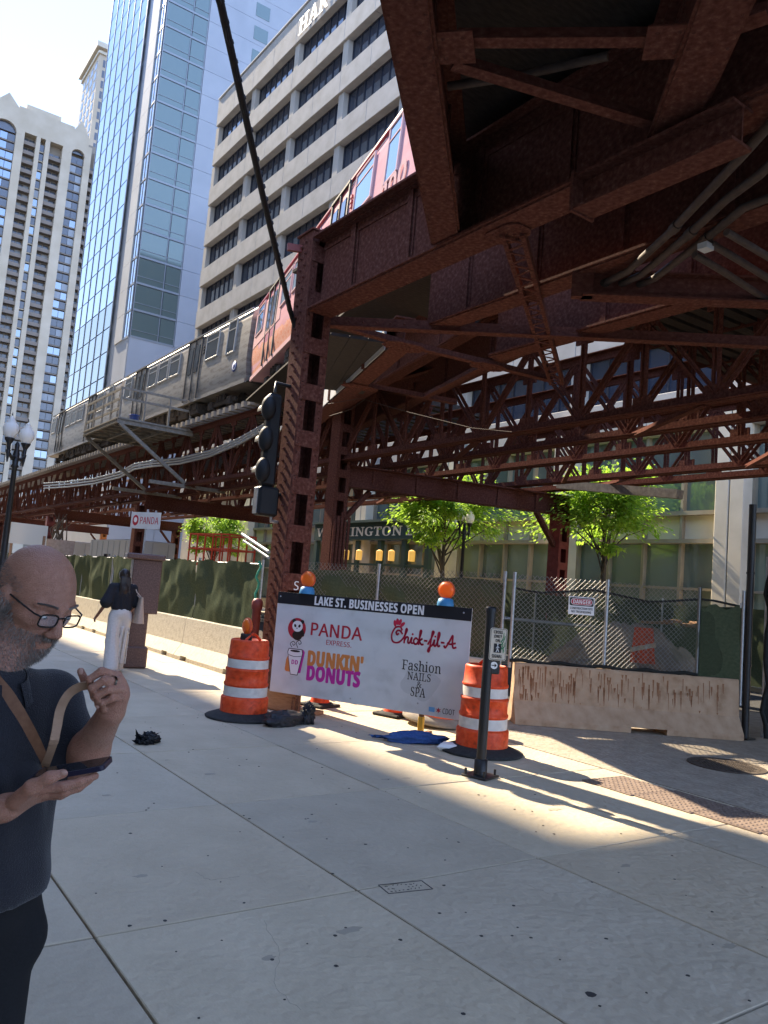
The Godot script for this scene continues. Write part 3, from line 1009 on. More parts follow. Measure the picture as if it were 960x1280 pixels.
func truss(parent, x, s0, s1, yb, depth, panel, m, detailed):
	var t = node("truss_girder", parent)
	for y in [yb, yb + depth]:
		var g := Geo.new()
		var up: float = 1.0 if y == yb else -1.0
		var a := W(x, y, s0)
		var b := W(x, y, s1)
		g.bar(a, b, .36, .016, Vector3.UP, Vector3(0, up * .008, 0))
		for q in [-1, 1]:
			g.bar(a, b, .014, .15, Vector3.UP, Vector3(q * .035, up * .09, 0))
			if y == yb and detailed: g.bar(a, b, .02, .018, Vector3.UP, Vector3(q * .12, -.008, 0))
		obj("bottom_chord" if y == yb else "top_chord", g, M.steel_dusty if y == yb else m, t)
	var n := int(absf(s1 - s0) / panel)
	var joined := Geo.new()
	for i in n:
		var a0: float = s0 + (s1 - s0) * i / n
		var a1: float = s0 + (s1 - s0) * (i + 1) / n
		var lo := W(x, yb + .08, a0)
		var hi := W(x, yb + depth - .08, a1)
		if i % 2:
			lo = W(x, yb + .08, a1); hi = W(x, yb + depth - .08, a0)
		var parts := [["diagonal", lo, hi], ["vertical", W(x, yb + .05, a0), W(x, yb + depth - .05, a0)]]
		for p in parts:
			var single: bool = detailed and piece_count.get(p[0], 0) < 150
			var g: Geo = Geo.new() if single else joined
			var wv := .10 if p[0] == "diagonal" else .07
			for q in [-1, 1]:
				g.bar(p[1], p[2], .016, wv, Vector3(1, 0, 0), Vector3(q * (wv * .5), 0, 0))
				g.bar(p[1], p[2], .075, .012, Vector3(1, 0, 0), Vector3(q * (wv * .5 + .03), q * .02, 0))
			if single:
				piece_count[p[0]] = piece_count.get(p[0], 0) + 1
				obj(p[0], g, m, t)
		joined.box(W(x, yb + .17, a0), Vector3(.05, .3, .42))
		joined.box(W(x, yb + depth - .17, a0), Vector3(.05, .3, .42))
		if detailed and i < 16: joined.rivets(W(x - .026, yb + .2, a0 - .16), W(x - .026, yb + .2, a0 + .16), Vector3(-1, 0, 0), .09)
	if joined.v.size(): stuff(obj("gussets", joined, m, t))
	return t

func plate_girder(parent, called, a: Vector3, b: Vector3, depth, fw, stiff, mweb, mflange, rv = true):
	# a, b: ends of the underside
	var t = node(called, parent)
	var d := (b - a).normalized()
	var side := d.cross(Vector3.UP).normalized()
	var g := Geo.new()
	g.bar(a, b, fw, .03, Vector3.UP, Vector3(0, .015, 0))
	g.bar(a, b, fw * .86, .022, Vector3.UP, Vector3(0, -.011, 0))
	for q in [-1, 1]: g.bar(a, b, .10, .016, Vector3.UP, Vector3(q * .062, .039, 0))
	if rv:
		for q in [-1, 1]:
			g.rivets(a + side * q * fw * .36 - Vector3(0, .022, 0), b + side * q * fw * .36 - Vector3(0, .022, 0), Vector3.DOWN, .16)
			g.rivets(a + side * q * .075 + Vector3(0, .048, 0), b + side * q * .075 + Vector3(0, .048, 0), Vector3.UP, .14, .017, .014)
	obj("bottom_flange", g, mflange, t)
	g = Geo.new()
	g.bar(a, b, .016, depth - .06, Vector3.UP, Vector3(0, depth / 2, 0))
	for q in [-1, 1]:
		g.bar(a, b, .014, .12, Vector3.UP, Vector3(q * .015, .10, 0)); g.bar(a, b, .014, .12, Vector3.UP, Vector3(q * .015, depth - .10, 0))
		if rv:
			g.rivets(a + side * q * .022 + Vector3(0, .10, 0), b + side * q * .022 + Vector3(0, .10, 0), side * q, .12)
			g.rivets(a + side * q * .022 + Vector3(0, depth - .10, 0), b + side * q * .022 + Vector3(0, depth - .10, 0), side * q, .12)
	obj("web", g, mweb, t)
	g = Geo.new()
	g.bar(a, b, fw, .03, Vector3.UP, Vector3(0, depth - .015, 0))
	for q in [-1, 1]: g.bar(a, b, .10, .016, Vector3.UP, Vector3(q * .062, depth - .039, 0))
	obj("top_flange", g, mweb, t)
	var n := int((b - a).length() / stiff)
	for i in range(1, n + 1):
		var p: Vector3 = a + d * stiff * (i - .35)
		g = Geo.new()
		for q in [-1, 1]:
			g.bar(p + side * q * .05 + Vector3(0, .05, 0), p + side * q * .05 + Vector3(0, depth - .05, 0), .10, .014, side)
			g.bar(p + side * q * .02 + Vector3(0, .05, 0) + d * .04, p + side * q * .02 + Vector3(0, depth - .05, 0) + d * .04, .012, .09, d)
			if rv: g.rivets(p + side * q * .028 + d * .05 + Vector3(0, .1, 0), p + side * q * .028 + d * .05 + Vector3(0, depth - .1, 0), side * q, .13)
		obj("stiffener", g, mweb, t)
	return t

func strip(parent, called, a: Vector3, b: Vector3, w, m, rv = 0):     # pair of angles lying flat
	var g := Geo.new()
	g.bar(a, b, w, .014)
	for q in [-1, 1]: g.bar(a, b, .014, .085, Vector3.UP, Vector3(q * .02, .05, 0))
	var d := (b - a).normalized()
	var side := d.cross(Vector3.UP).normalized()
	if rv: for q in [-1, 1]:
		g.rivets(a + side * q * w * .3 - Vector3(0, .007, 0), b + side * q * w * .3 - Vector3(0, .007, 0), Vector3.DOWN, .15)
	return obj(called, g, m, parent)

func gusset(parent, p: Vector3, d: Vector3, l, w):
	var g := Geo.new()
	var side := d.cross(Vector3.UP).normalized()
	var poly := PackedVector2Array([Vector2(-l / 2, -w * .25), Vector2(-l * .3, -w / 2), Vector2(l * .3, -w / 2), Vector2(l / 2, -w * .25), Vector2(l / 2, w * .25), Vector2(l * .3, w / 2), Vector2(-l * .3, w / 2), Vector2(-l / 2, w * .25)])
	var xf := Transform3D(Basis(d, side, Vector3.DOWN), p + Vector3(0, .002, 0))
	g.prism(poly, .016, xf)
	for i in 9:
		for j in 4:
			var q := Vector2(-l * .44 + l * .88 * i / 8.0, -w * .36 + w * .72 * j / 3.0)
			if rng.randf() < .8 and absf(q.y) < w * .5 - maxf(0, absf(q.x) - l * .3) * .9: g.rivet(xf * Vector3(q.x, q.y, .016), Vector3.DOWN, .022, .018)
	return obj("gusset_plate", g, M.steel_dusty, parent)

func make_elevated():
	var o = thing("elevated_railway", "rust-brown riveted steel elevated railway spanning the street on trusses", "railway bridge")
	# --- the column beside the sign board, and the girder it carries
	var ca := Vector2(5.35, 9.83)
	var colA = laced_box_column(o, ca.x, ca.y, .40, .40, 0.0, 6.62, true, M.steel)
	colA.set_meta("label", "riveted box column with big bolt heads behind the sign board")
	lettering("S", .12, M.print_white, colA, Transform3D(Basis.IDENTITY, W(.02, 1.62, -.225)), "painted_mark")
	lettering("F", .12, M.print_white, colA, Transform3D(Basis.IDENTITY, W(.02, 1.46, -.225)), "painted_mark")
	var gx := 5.35
	plate_girder(o, "plate_girder", W(gx, YG, 9.6), W(gx, YG, -5), 1.07, .44, 1.25, M.steel, M.steel_dusty)
	# rivet cluster on its web
	# --- stringers further in
	var g2 := hy(632, 379, YG).x
	var g3 := hy(730, 417, YG).x
	plate_girder(o, "plate_girder", W(g2, YG, -hy(530, 412, YG).z), W(g2, YG, -5), 1.3, .36, 1.3, M.steel, M.steel_dusty)
	plate_girder(o, "plate_girder", W(g3, YG, -hy(628, 450, YG).z), W(g3, YG, -5), 1.3, .34, 1.3, M.steel, M.steel_dusty)
	# --- track girders of the curve passing over the sidewalk
	var b1a := hy(558, 306, YG + .06)
	var b1d := (hy(507, 0, YG + .06) - b1a).normalized()
	plate_girder(o, "track_girder", b1a, b1a + b1d * 10.0, 1.0, .34, 1.6, M.steel, M.steel_dusty)
	var b2a := hy(838, 172, YG + .06)
	var b2d := (hy(908, 0, YG + .06) - b2a).normalized()
	plate_girder(o, "track_girder", b2a + b2d * -.1, b2a + b2d * 9.0, 1.0, .36, 1.6, M.steel, M.steel_dusty)
	var yb := YG + .12
	strip(o, "brace", hy(572, 53, yb), hy(846, 52, yb), .11, M.steel_dusty)
	strip(o, "brace", hy(566, 82, yb), hy(818, 158, yb), .11, M.steel_dusty)
	strip(o, "brace", hy(846, 60, yb), hy(960, 20, yb), .14, M.steel_dusty)
	var gp := Geo.new()
	gp.tube([hy(560, 108, YG + .35), hy(640, 96, YG + .35), hy(760, 70, YG + .35)], .035, 8)
	obj("conduit", gp, M.pipe, o)
	for q in [[556, 60, 562, 100], [846, 52, 840, 95]]:
		var g := Geo.new()
		var p: Vector3 = hy(q[0], q[1], yb - .03)
		g.box(p + Vector3(0, .0, 0), Vector3(.34, .014, .42), Basis(Vector3.UP, deg_to_rad(44)))
		for k in 6: g.rivet(p + Basis(Vector3.UP, deg_to_rad(44)) * Vector3(-.1 + .2 * (k % 2), -.007, -.14 + .14 * (k / 2)), Vector3.DOWN, .02, .016)
		obj("gusset_plate", g, M.steel_dusty, o)
	# bolt clusters under the first track girder
	var gb := Geo.new()
	for q in [[525, 42], [537, 60], [530, 73], [543, 72], [531, 82]]:
		gb.rivet(hy(q[0], q[1], YG + .036), Vector3.DOWN, .022, .018)
	obj("bolts", gb, M.steel, o)
	# --- hanging steel joists
	var w1a := hy(727, 268, YG - .36)
	var w1b := hy(930, 183, YG - .36)
	var gj := Geo.new()
	gj.ibeam(w1a, Vector3(w1a.x, w1b.y, w1b.z), .32, .26, .026, .018)
	gj.box(w1a + Vector3(0, .16, 0), Vector3(.30, .36, .03))
	obj("hanging_joist", gj, M.steel, o)
	var w2a := hy(727, 372, YG - .30)
	var w2b := hy(975, 383, YG - .30)
	gj = Geo.new()
	gj.ibeam(w2a, w2a + (w2b - w2a) * 1.6, .30, .22, .024, .018)
	gj.box(w2a + Vector3(0, .15, 0), Vector3(.1, .30, .24), Basis(Vector3.UP, deg_to_rad(42)))
	obj("hanging_joist", gj, M.steel, o)
	# --- long strut from the column, laced strut, lateral bracing with gussets
	var s0 := hy(412, 402, YG - .02)
	var s1 := hy(965, 428, YG - .02)
	var gs := Geo.new()
	gs.bar(s0, s0 + (s1 - s0) * 1.25, .10, .13); gs.bar(s0, s0 + (s1 - s0) * 1.25, .15, .015, Vector3.UP, Vector3(0, -.07, 0))
	var sd := (s1 - s0).normalized()
	gs.rivets(s0 + sd.cross(Vector3.UP) * .05, s1 + sd.cross(Vector3.UP) * .05, sd.cross(Vector3.UP), .20, .02, .014)
	gs.rivets(s0 - sd.cross(Vector3.UP) * .05, s1 - sd.cross(Vector3.UP) * .05, -sd.cross(Vector3.UP), .20, .02, .014)
	obj("strut", gs, M.steel, o)
	var l0 := hy(641, 290, YG - .03)
	var l1 := hy(696, 478, YG - .03)
	var ld := (l1 - l0).normalized()
	var lsd := ld.cross(Vector3.UP).normalized()
	gs = Geo.new()
	for q in [-1, 1]: gs.bar(l0, l1, .05, .10, Vector3.UP, Vector3(q * .10, 0, 0))
	var nl := 34
	for k in nl:
		var p := l0.lerp(l1, (k + .2) / nl)
		var q := l0.lerp(l1, (k + 1.0) / nl)
		gs.bar(p + lsd * (.09 if k % 2 else -.09) - Vector3(0, .05, 0), q + lsd * (-.09 if k % 2 else .09) - Vector3(0, .05, 0), .035, .008)
		for e in [-1, 1]: gs.rivet(p + lsd * e * .10 - Vector3(0, .05, 0), Vector3.DOWN, .016, .014)
	obj("laced_strut", gs, M.steel_dusty, o)
	gusset(o, hy(635, 292, YG - .03), W(0, 0, 1), .5, .34)
	var P := {}
	var px := {"g1": [505, 432], "g2": [610, 457], "g3": [450, 483], "g4": [530, 498], "a": [416, 407], "e": [405, 520], "b": [540, 508], "c": [690, 477], "r": [570, 505]}
	for k in px: P[k] = hy(px[k][0], px[k][1], YG - .02)
	var gd: Vector3 = (P.g2 - P.g1).normalized()
	for ln in [["a", "g1", .13], ["g1", "g2", .13], ["g2", "c", .13], ["g2", "g4", .12], ["g3", "r", .12], ["g4", "g3", .12]]:
		strip(o, "brace", P[ln[0]], P[ln[1]], ln[2], M.steel_dusty)
	# edge beam of the curve running back to the second column
	var ea: Vector3 = P.g1
	var eb: Vector3 = hy(404, 520, YG - .02)
	var ged := Geo.new()
	ged.ibeam(ea, eb + (eb - ea) * .15, .46, .32, .026, .018)
	obj("edge_beam", ged, M.steel_dusty, o)
	gusset(o, P.g1 - Vector3(0, .012, 0), Vector3(1, 0, .15).normalized(), .66, .42)
	gusset(o, P.g2 - Vector3(0, .012, 0), Vector3(1, 0, .15).normalized(), .62, .36)
	gusset(o, P.g3 - Vector3(0, .012, 0), Vector3(1, 0, .15).normalized(), .7, .34)
	# pale panels fixed along the edge beam
	var pd := (eb - ea).normalized()
	for k in 4:
		var p0 := ea + pd * (.45 + 1.35 * k) + Vector3(-.17, .03, -.06)
		var gw := Geo.new()
		gw.bar(p0, p0 + pd * 1.2, .02, .50, Vector3.UP, Vector3(0, .25, 0))
		var pan = obj("pale_panel", gw, M.white_panel, o)
		gw = Geo.new()
		gw.bar(p0, p0 + pd * 1.2, .026, .14, Vector3.UP, Vector3(0, .42, 0))
		obj("blue_stripe", gw, M.blue_panel, pan)
		gw = Geo.new()
		gw.bar(p0 + pd * 1.27, p0 + pd * 1.27 + Vector3(0, .7, 0), .07, .07)
		obj("panel_post", gw, M.steel, o)
	# --- planks added out of sight to cast the curve's shadow edge, ties over the corner
	var edge := [W(7.2, 0, 13.9), W(5.85, 0, 10.7), W(5.2, 0, 10.35)]
	var wk := Geo.new()
	var ed: Vector3 = (edge[1] - edge[0]).normalized()
	var er := Vector3(-ed.z, 0, ed.x) * (1.0 if Vector3(-ed.z, 0, ed.x).x > 0 else -1.0)
	for k in 5:
		var sh := er * (.15 + .30 * k) + Vector3(0, YG + .12, 0)
		wk.bar(edge[0] + sh, edge[1] + sh, .292, .05)
	obj("added_shade_planks", wk, M.timber, o)
	var tg := Geo.new()
	tg.box(Vector3.ZERO, Vector3(10.6, .20, .22))
	var tgm := tg.mesh()
	for k in 40:      # ties over the corner, laid square to the curving track
		var t = obj("tie", tgm, M.timber, o)
		t.position = W(13.9, 7.15, 9.9 - .33 * k)
		t.rotation.y = deg_to_rad(-2.0)
	tg = Geo.new()
	tg.box(W(13.6, 7.32, 3.2), Vector3(10.4, .06, 14.6))
	obj("deck_shade_plate", tg, M.timber, o)
	tg = Geo.new()
	tg.box(W(7.7, 6.82, 10.3), Vector3(3.6, .05, 2.7))  # added plate, stops sun reaching the inner girder webs
	obj("deck_shade_plate", tg, M.timber, o)
	tg = Geo.new()
	tg.bar(W(12.2, 7.58, 24.0), W(9.4, 7.58, 12.4), 2.4, .05)  # added under the curved track to close a sun gap above the webs
	obj("deck_shade_plate", tg, M.timber, o)
	tg = Geo.new()
	tg.box(Vector3.ZERO, Vector3(4.8, .06, 12.5), Basis(Vector3.UP, deg_to_rad(-44)))
	var dk = obj("deck_shade_plate", tg, M.timber, o)
	dk.position = b1a + b1d * 5.4 + Vector3(1.73, 1.25, 1.66)
	# --- the long trusses over the roadway
	var xs := [12.0, 13.45, 15.2, 17.7, 18.9]
	for i in 5:
		var spans := [[19.4, -4.0], [36.4, 19.6], [53.6, 36.6], [71, 53.8], [120, 71.2]]
		for sp in spans:
			truss(o, xs[i], sp[0], sp[1], YB, 2.35 if sp[0] > 20 else 1.95, 1.45, M.steel, sp[0] < 60 and (i == 0 or sp[0] < 30))
	# bottom laterals between the trusses
	for i in 3:
		for k in 9:
			var sa := -3.5 + 5.7 * k
			strip(o, "brace", W(xs[i * 2 - (1 if i == 2 else 0)], YB - .03, sa), W(xs[mini(i * 2 + 1, 4) if i < 2 else 4], YB - .03, sa + 2.6), .12, M.steel_dusty)
	# --- bents: columns with cross girders
	var bents := [[11.9, 19.4, 19.3, 17.7], [11.9, 36.5, 19.6, 36.0], [11.9, 53.9, 19.9, 53.0], [11.9, 71.0, 19.9, 70.0], [11.9, 92.0, 19.9, 91.0]]
	for i in bents.size():
		var b: Array = bents[i]
		laced_box_column(o, b[0], b[1], .46, .46, -.12, YB - .62 if i else YB + 2.0, false, M.steel if i != 2 else M.steel_red)
		laced_box_column(o, b[2], b[3], .46, .46, -.12, YB - .72, i == 0, [M.steel_red, M.steel, M.steel, M.steel_orange, M.steel_orange][i])
		plate_girder(o, "cross_girder", W(b[0] + .2, YB - .7, b[1]), W(b[2] + .4, YB - .7, b[3]), .62, .32, 1.4, M.steel, M.steel, i == 0)
		for q in [[b[0], b[1], 1], [b[2], b[3], -1]]:
			var g := Geo.new()
			g.bar(W(q[0] + q[2] * .2, YB - 1.75, q[1]), W(q[0] + q[2] * 1.1, YB - .75, q[1]), .16, .12)
			obj("knee_brace", g, M.steel, o)
	# conduits strapped to the second column
	for k in 5:
		var g := Geo.new()
		var p := W(11.68 + .115 * k, 0, 19.02)
		g.tube([p + Vector3(0, -.1, 0), p + Vector3(0, 3.5 + .12 * (k % 3), 0)], .045, 8)
		obj("conduit", g, M.steel, o)
	# ties and rails over the trusses, up to the end of the view
	var tie := Geo.new()
	tie.box(Vector3.ZERO, Vector3(2.55, .2, .22))
	var tm := tie.mesh()
	for tr in [12.75, 16.5, 18.4]:
		if tr == 18.4: continue
		for k in 140:
			var s := 19.8 + .52 * k
			if tr > 13 and k > 60: continue
			obj("tie", tm, M.tie_pale if tr < 13 else M.timber, o).position = W(tr, 7.72, s)
		for q in [-.75, .75]:
			var g := Geo.new()
			g.bar(W(tr + q, 7.9, 19.5), W(tr + q, 7.9, 95), .07, .15)
			obj("rail", g, M.rusty, o)
	# curved running rails and ties under the coach on the curve
	var c0 := W(12.4, 0, 26.0)
	var c1 := W(8.9, 0, 11.4)
	for k in 30:
		var t = obj("tie", tm, M.timber, o)
		var p := c0.lerp(c1, k / 29.0)
		t.position = Vector3(p.x + 1.0, 7.72, p.z)
		t.rotation.y = deg_to_rad(-14)
	for q in [.25, 1.75]:
		var g := Geo.new()
		g.bar(Vector3(c0.x + q, 7.9, c0.z), Vector3(c1.x + q, 7.9, c1.z), .07, .15)
		obj("rail", g, M.rusty, o)
	for q in [.3, 1.7]:
		plate_girder(o, "track_girder", W(12.4 + q, 6.55, 24.5), W(9.1 + q, 6.55, 11.0), 1.05, .34, 2.2, M.steel, M.steel_dusty, false)
	# silver conduits sagging along the face of the near truss
	var pts := [[335, 528], [300, 548], [262, 564], [225, 573], [185, 577], [168, 580], [150, 590], [118, 598], [85, 602], [55, 604]]
	for k in 3:
		var tp := []
		for q in pts: tp.append(hx(q[0], q[1] + 3.2 * k, 11.75))
		var g := Geo.new()
		g.tube(tp, .05, 7)
		obj("silver_conduit", g, M.galv, o)
	# pipes under the corner
	for k in 3:
		var tp := []
		for q in [[752 + 14 * k, 356 + 4 * k, .0], [786 + 16 * k, 338 + 5 * k, .0], [840 + 19 * k, 288 + 7 * k, .02], [885 + 22 * k, 240 + 10 * k, .02], [930 + 20 * k, 192 + 26 * k, .02], [985 + 10 * k, 130 + 45 * k, .02]]:
			tp.append(hy(q[0], q[1], YG - .12 + q[2]))
		var g := Geo.new()
		g.tube(tp, .040, 8)
		for e in [0, 2]: g.tube([tp[e], tp[e].lerp(tp[e + 1], .18)], .052, 8)
		obj("conduit", g, M.pipe, o)
		tp = []
		for q in [[868 + 20 * k, 318 - 14 * k], [905 + 20 * k, 340 - 14 * k], [985 + 20 * k, 392 - 16 * k]]:
			tp.append(hy(q[0], q[1], YG - .22))
		g = Geo.new()
		g.tube(tp, .036, 8)
		obj("conduit", g, M.pipe, o)
	var gl := Geo.new()
	gl.box(hy(882, 309, YG - .26), Vector3(.12, .06, .1))
	obj("junction_box", gl, M.hotel_white, o)
	# pale beam ends and loose plank under the far trusses
	var gk := Geo.new()
	gk.bar(hx(700, 606, 18.4), hx(850, 618, 18.4), .3, .24)
	obj("loose_beam", gk, M.tie_pale, o)
	# thin wires
	for q in [[[410, 505], [450, 498], [510, 515], [590, 535], [640, 540]], [[412, 520], [438, 512], [455, 500]]]:
		var tp := []
		for p in q: tp.append(hx(p[0], p[1], 8.2))
		var g := Geo.new()
		g.tube(tp, .005, 5)
		obj("loose_wire", g, M.pipe, o)
	# --- work platform bracketed off the near truss
	var wp = node("work_platform", o)
	var X0 := 8.9
	var S0 := 31.2
	var S1 := 36.0
	var yd := 7.35
	var g := Geo.new()
	g.box(W(10.4, yd + .17, (S0 + S1) / 2), Vector3(3.0, .05, S1 - S0))
	obj("deck", g, M.walkway, wp)
	g = Geo.new()
	for s in [S0, S1]: g.ibeam(W(X0, yd - .06, s), W(12.0, yd - .06, s), .20, .12)
	for x in [X0, 9.9, 10.9]: g.ibeam(W(x, yd - .04, S0), W(x, yd - .04, S1), .17, .10)
	for s in 6: g.bar(W(X0 + .1, yd + .08, S0 + .4 + .8 * s), W(11.8, yd + .08, S0 + .4 + .8 * s), .06, .09)
	obj("floor_frame", g, M.walkway, wp)
	for s in [S0, S1]:
		g = Geo.new()
		g.bar(W(X0 + .1, yd - .05, s), W(11.85, YB + .1, s), .13, .13)
		obj("diagonal_strut", g, M.walkway, wp)
		g = Geo.new()
		g.bar(W(10.4, YB - .02, s), W(13.6, YB - .02, s), .14, .14)
		obj("outrigger", g, M.walkway, wp)
	for k in 5:
		g = Geo.new()
		var s := S0 + (S1 - S0) * k / 4.0
		g.bar(W(X0 + .05, yd + .15, s), W(X0 + .05, yd + 1.35, s), .07, .07)
		obj("rail_post", g, M.walkway, wp)
	for x in [X0 + 1.0, X0 + 2.0, X0 + 2.9]:
		g = Geo.new()
		g.bar(W(x, yd + .15, S0), W(x, yd + 1.35, S0), .07, .07)
		obj("rail_post", g, M.walkway, wp)
	for y in [.55, .95, 1.35]:
		g = Geo.new()
		g.bar(W(X0 + .05, yd + y, S0), W(X0 + .05, yd + y, S1), .05, .09)
		obj("guard_rail", g, M.walkway, wp)
		if y != .55:
			g = Geo.new()
			g.bar(W(X0, yd + y, S0), W(X0 + 2.95, yd + y, S0), .05, .09)
			obj("guard_rail", g, M.walkway, wp)
	var bk = tag(obj("blue_bucket", bucket_geo(), M.plastic_blue), "small blue bucket standing on the work platform beside the train", "bucket")
	bk.position = W(X0 + 1.0, yd + .2, S0 + 1.2)
	# --- cable from the near side's front to the column
	g = Geo.new()
	var ka := W(5.06, 5.5, 9.95)
	var kb := hx(275, 0, 2.25)
	var far := kb + (kb - ka) * (4.5 / (5.06 - 2.25))
	g.tube([ka + Vector3(.15, -.3, 0), ka, ka.lerp(kb, .5) + Vector3(0, -.05, 0), kb, far], .036, 8)
	for k in 60:
		var p := ka.lerp(far, k / 60.0)
		var q := ka.lerp(far, (k + .9) / 60.0)
		if k % 2: g.tube([p + Vector3(0, -.035, .02), p.lerp(q, .5) + Vector3(0, -.062, .02), q + Vector3(0, -.035, .02)], .012, 5)
		g.tube([p, p.lerp(q, .12)], .041, 8)
	tag(obj("span_cable", g, M.cable), "thick lashed black cable running from the column top to the roofs", "cable")
	g = Geo.new()
	g.bar(W(4.95, 6.42, 10.0), W(5.4, 6.45, 9.9), .06, .10)
	obj("cable_bracket", g, M.steel_red, o)
	traffic_signal()

func bucket_geo() -> Geo:
	var g := Geo.new()
	g.lathe([Vector2(0, 0), Vector2(.16, 0), Vector2(.16, 0), Vector2(.20, .36), Vector2(.215, .36), Vector2(.215, .40), Vector2(.19, .40), Vector2(.15, .05), Vector2(0, .05)], 14)
	return g

func traffic_signal():
	# three-lens head seen from its side, pedestrian head below, both hung off the column
	var top := hs(340, 492, 9.9)
	var bot := hs(322, 607, 9.9)
	var o = thing("traffic_signal", "black three-lens traffic signal hung on the riveted column seen from behind", "traffic light", Vector3(bot.x + .13, bot.y, bot.z))
	var h := top.y - bot.y
	var g := Geo.new()
	g.box(Vector3(0, h / 2, 0), Vector3(.22, h, .16), Basis.IDENTITY, .045)
	obj("housing", g, M.black, o)
	for k in 3:
		g = Geo.new()
		var y := h * (k + .5) / 3
		g.ellip(Vector3(-.10, y, .05), Vector3(.10, h * .135, .12), Basis.IDENTITY, 12, 8)
		obj("back_bulge", g, M.black, o)
		g = Geo.new()
		g.grid(func(u, v): return Vector3(cos(PI * u) * .125, y + sin(PI * u) * .125 - .02, -.08 - .24 * v * (1.0 - .3 * absf(cos(PI * u)))), 12, 3)
		obj("visor", g, M.black, o)
	g = Geo.new()
	g.tube([Vector3(0, h + .02, 0), Vector3(.0, h + .16, 0), Vector3(.34, h + .16, 0)], .028, 8)
	g.tube([Vector3(0, -.02, 0), Vector3(.0, -.08, 0), Vector3(.34, -.08, 0)], .028, 8)
	obj("bracket", g, M.iron, o)
	var pb := hs(326, 626, 9.9)
	o = thing("pedestrian_signal", "boxy black pedestrian signal with pale edge below the traffic signal", "traffic light", Vector3(pb.x + .08, pb.y - .2, pb.z))
	g = Geo.new()
	g.box(Vector3(0, .2, 0), Vector3(.30, .40, .20), Basis.IDENTITY, .03)
	obj("housing", g, M.black, o)
	g = Geo.new()
	g.box(Vector3(-.152, .2, -.02), Vector3(.012, .36, .12), Basis.IDENTITY, .004)
	obj("side_plate", g, M.galv, o)
	g = Geo.new()
	g.tube([Vector3(.1, .02, 0), Vector3(.1, -.06, 0), Vector3(.36, -.06, 0)], .024, 8)
	obj("bracket", g, M.galv, o)

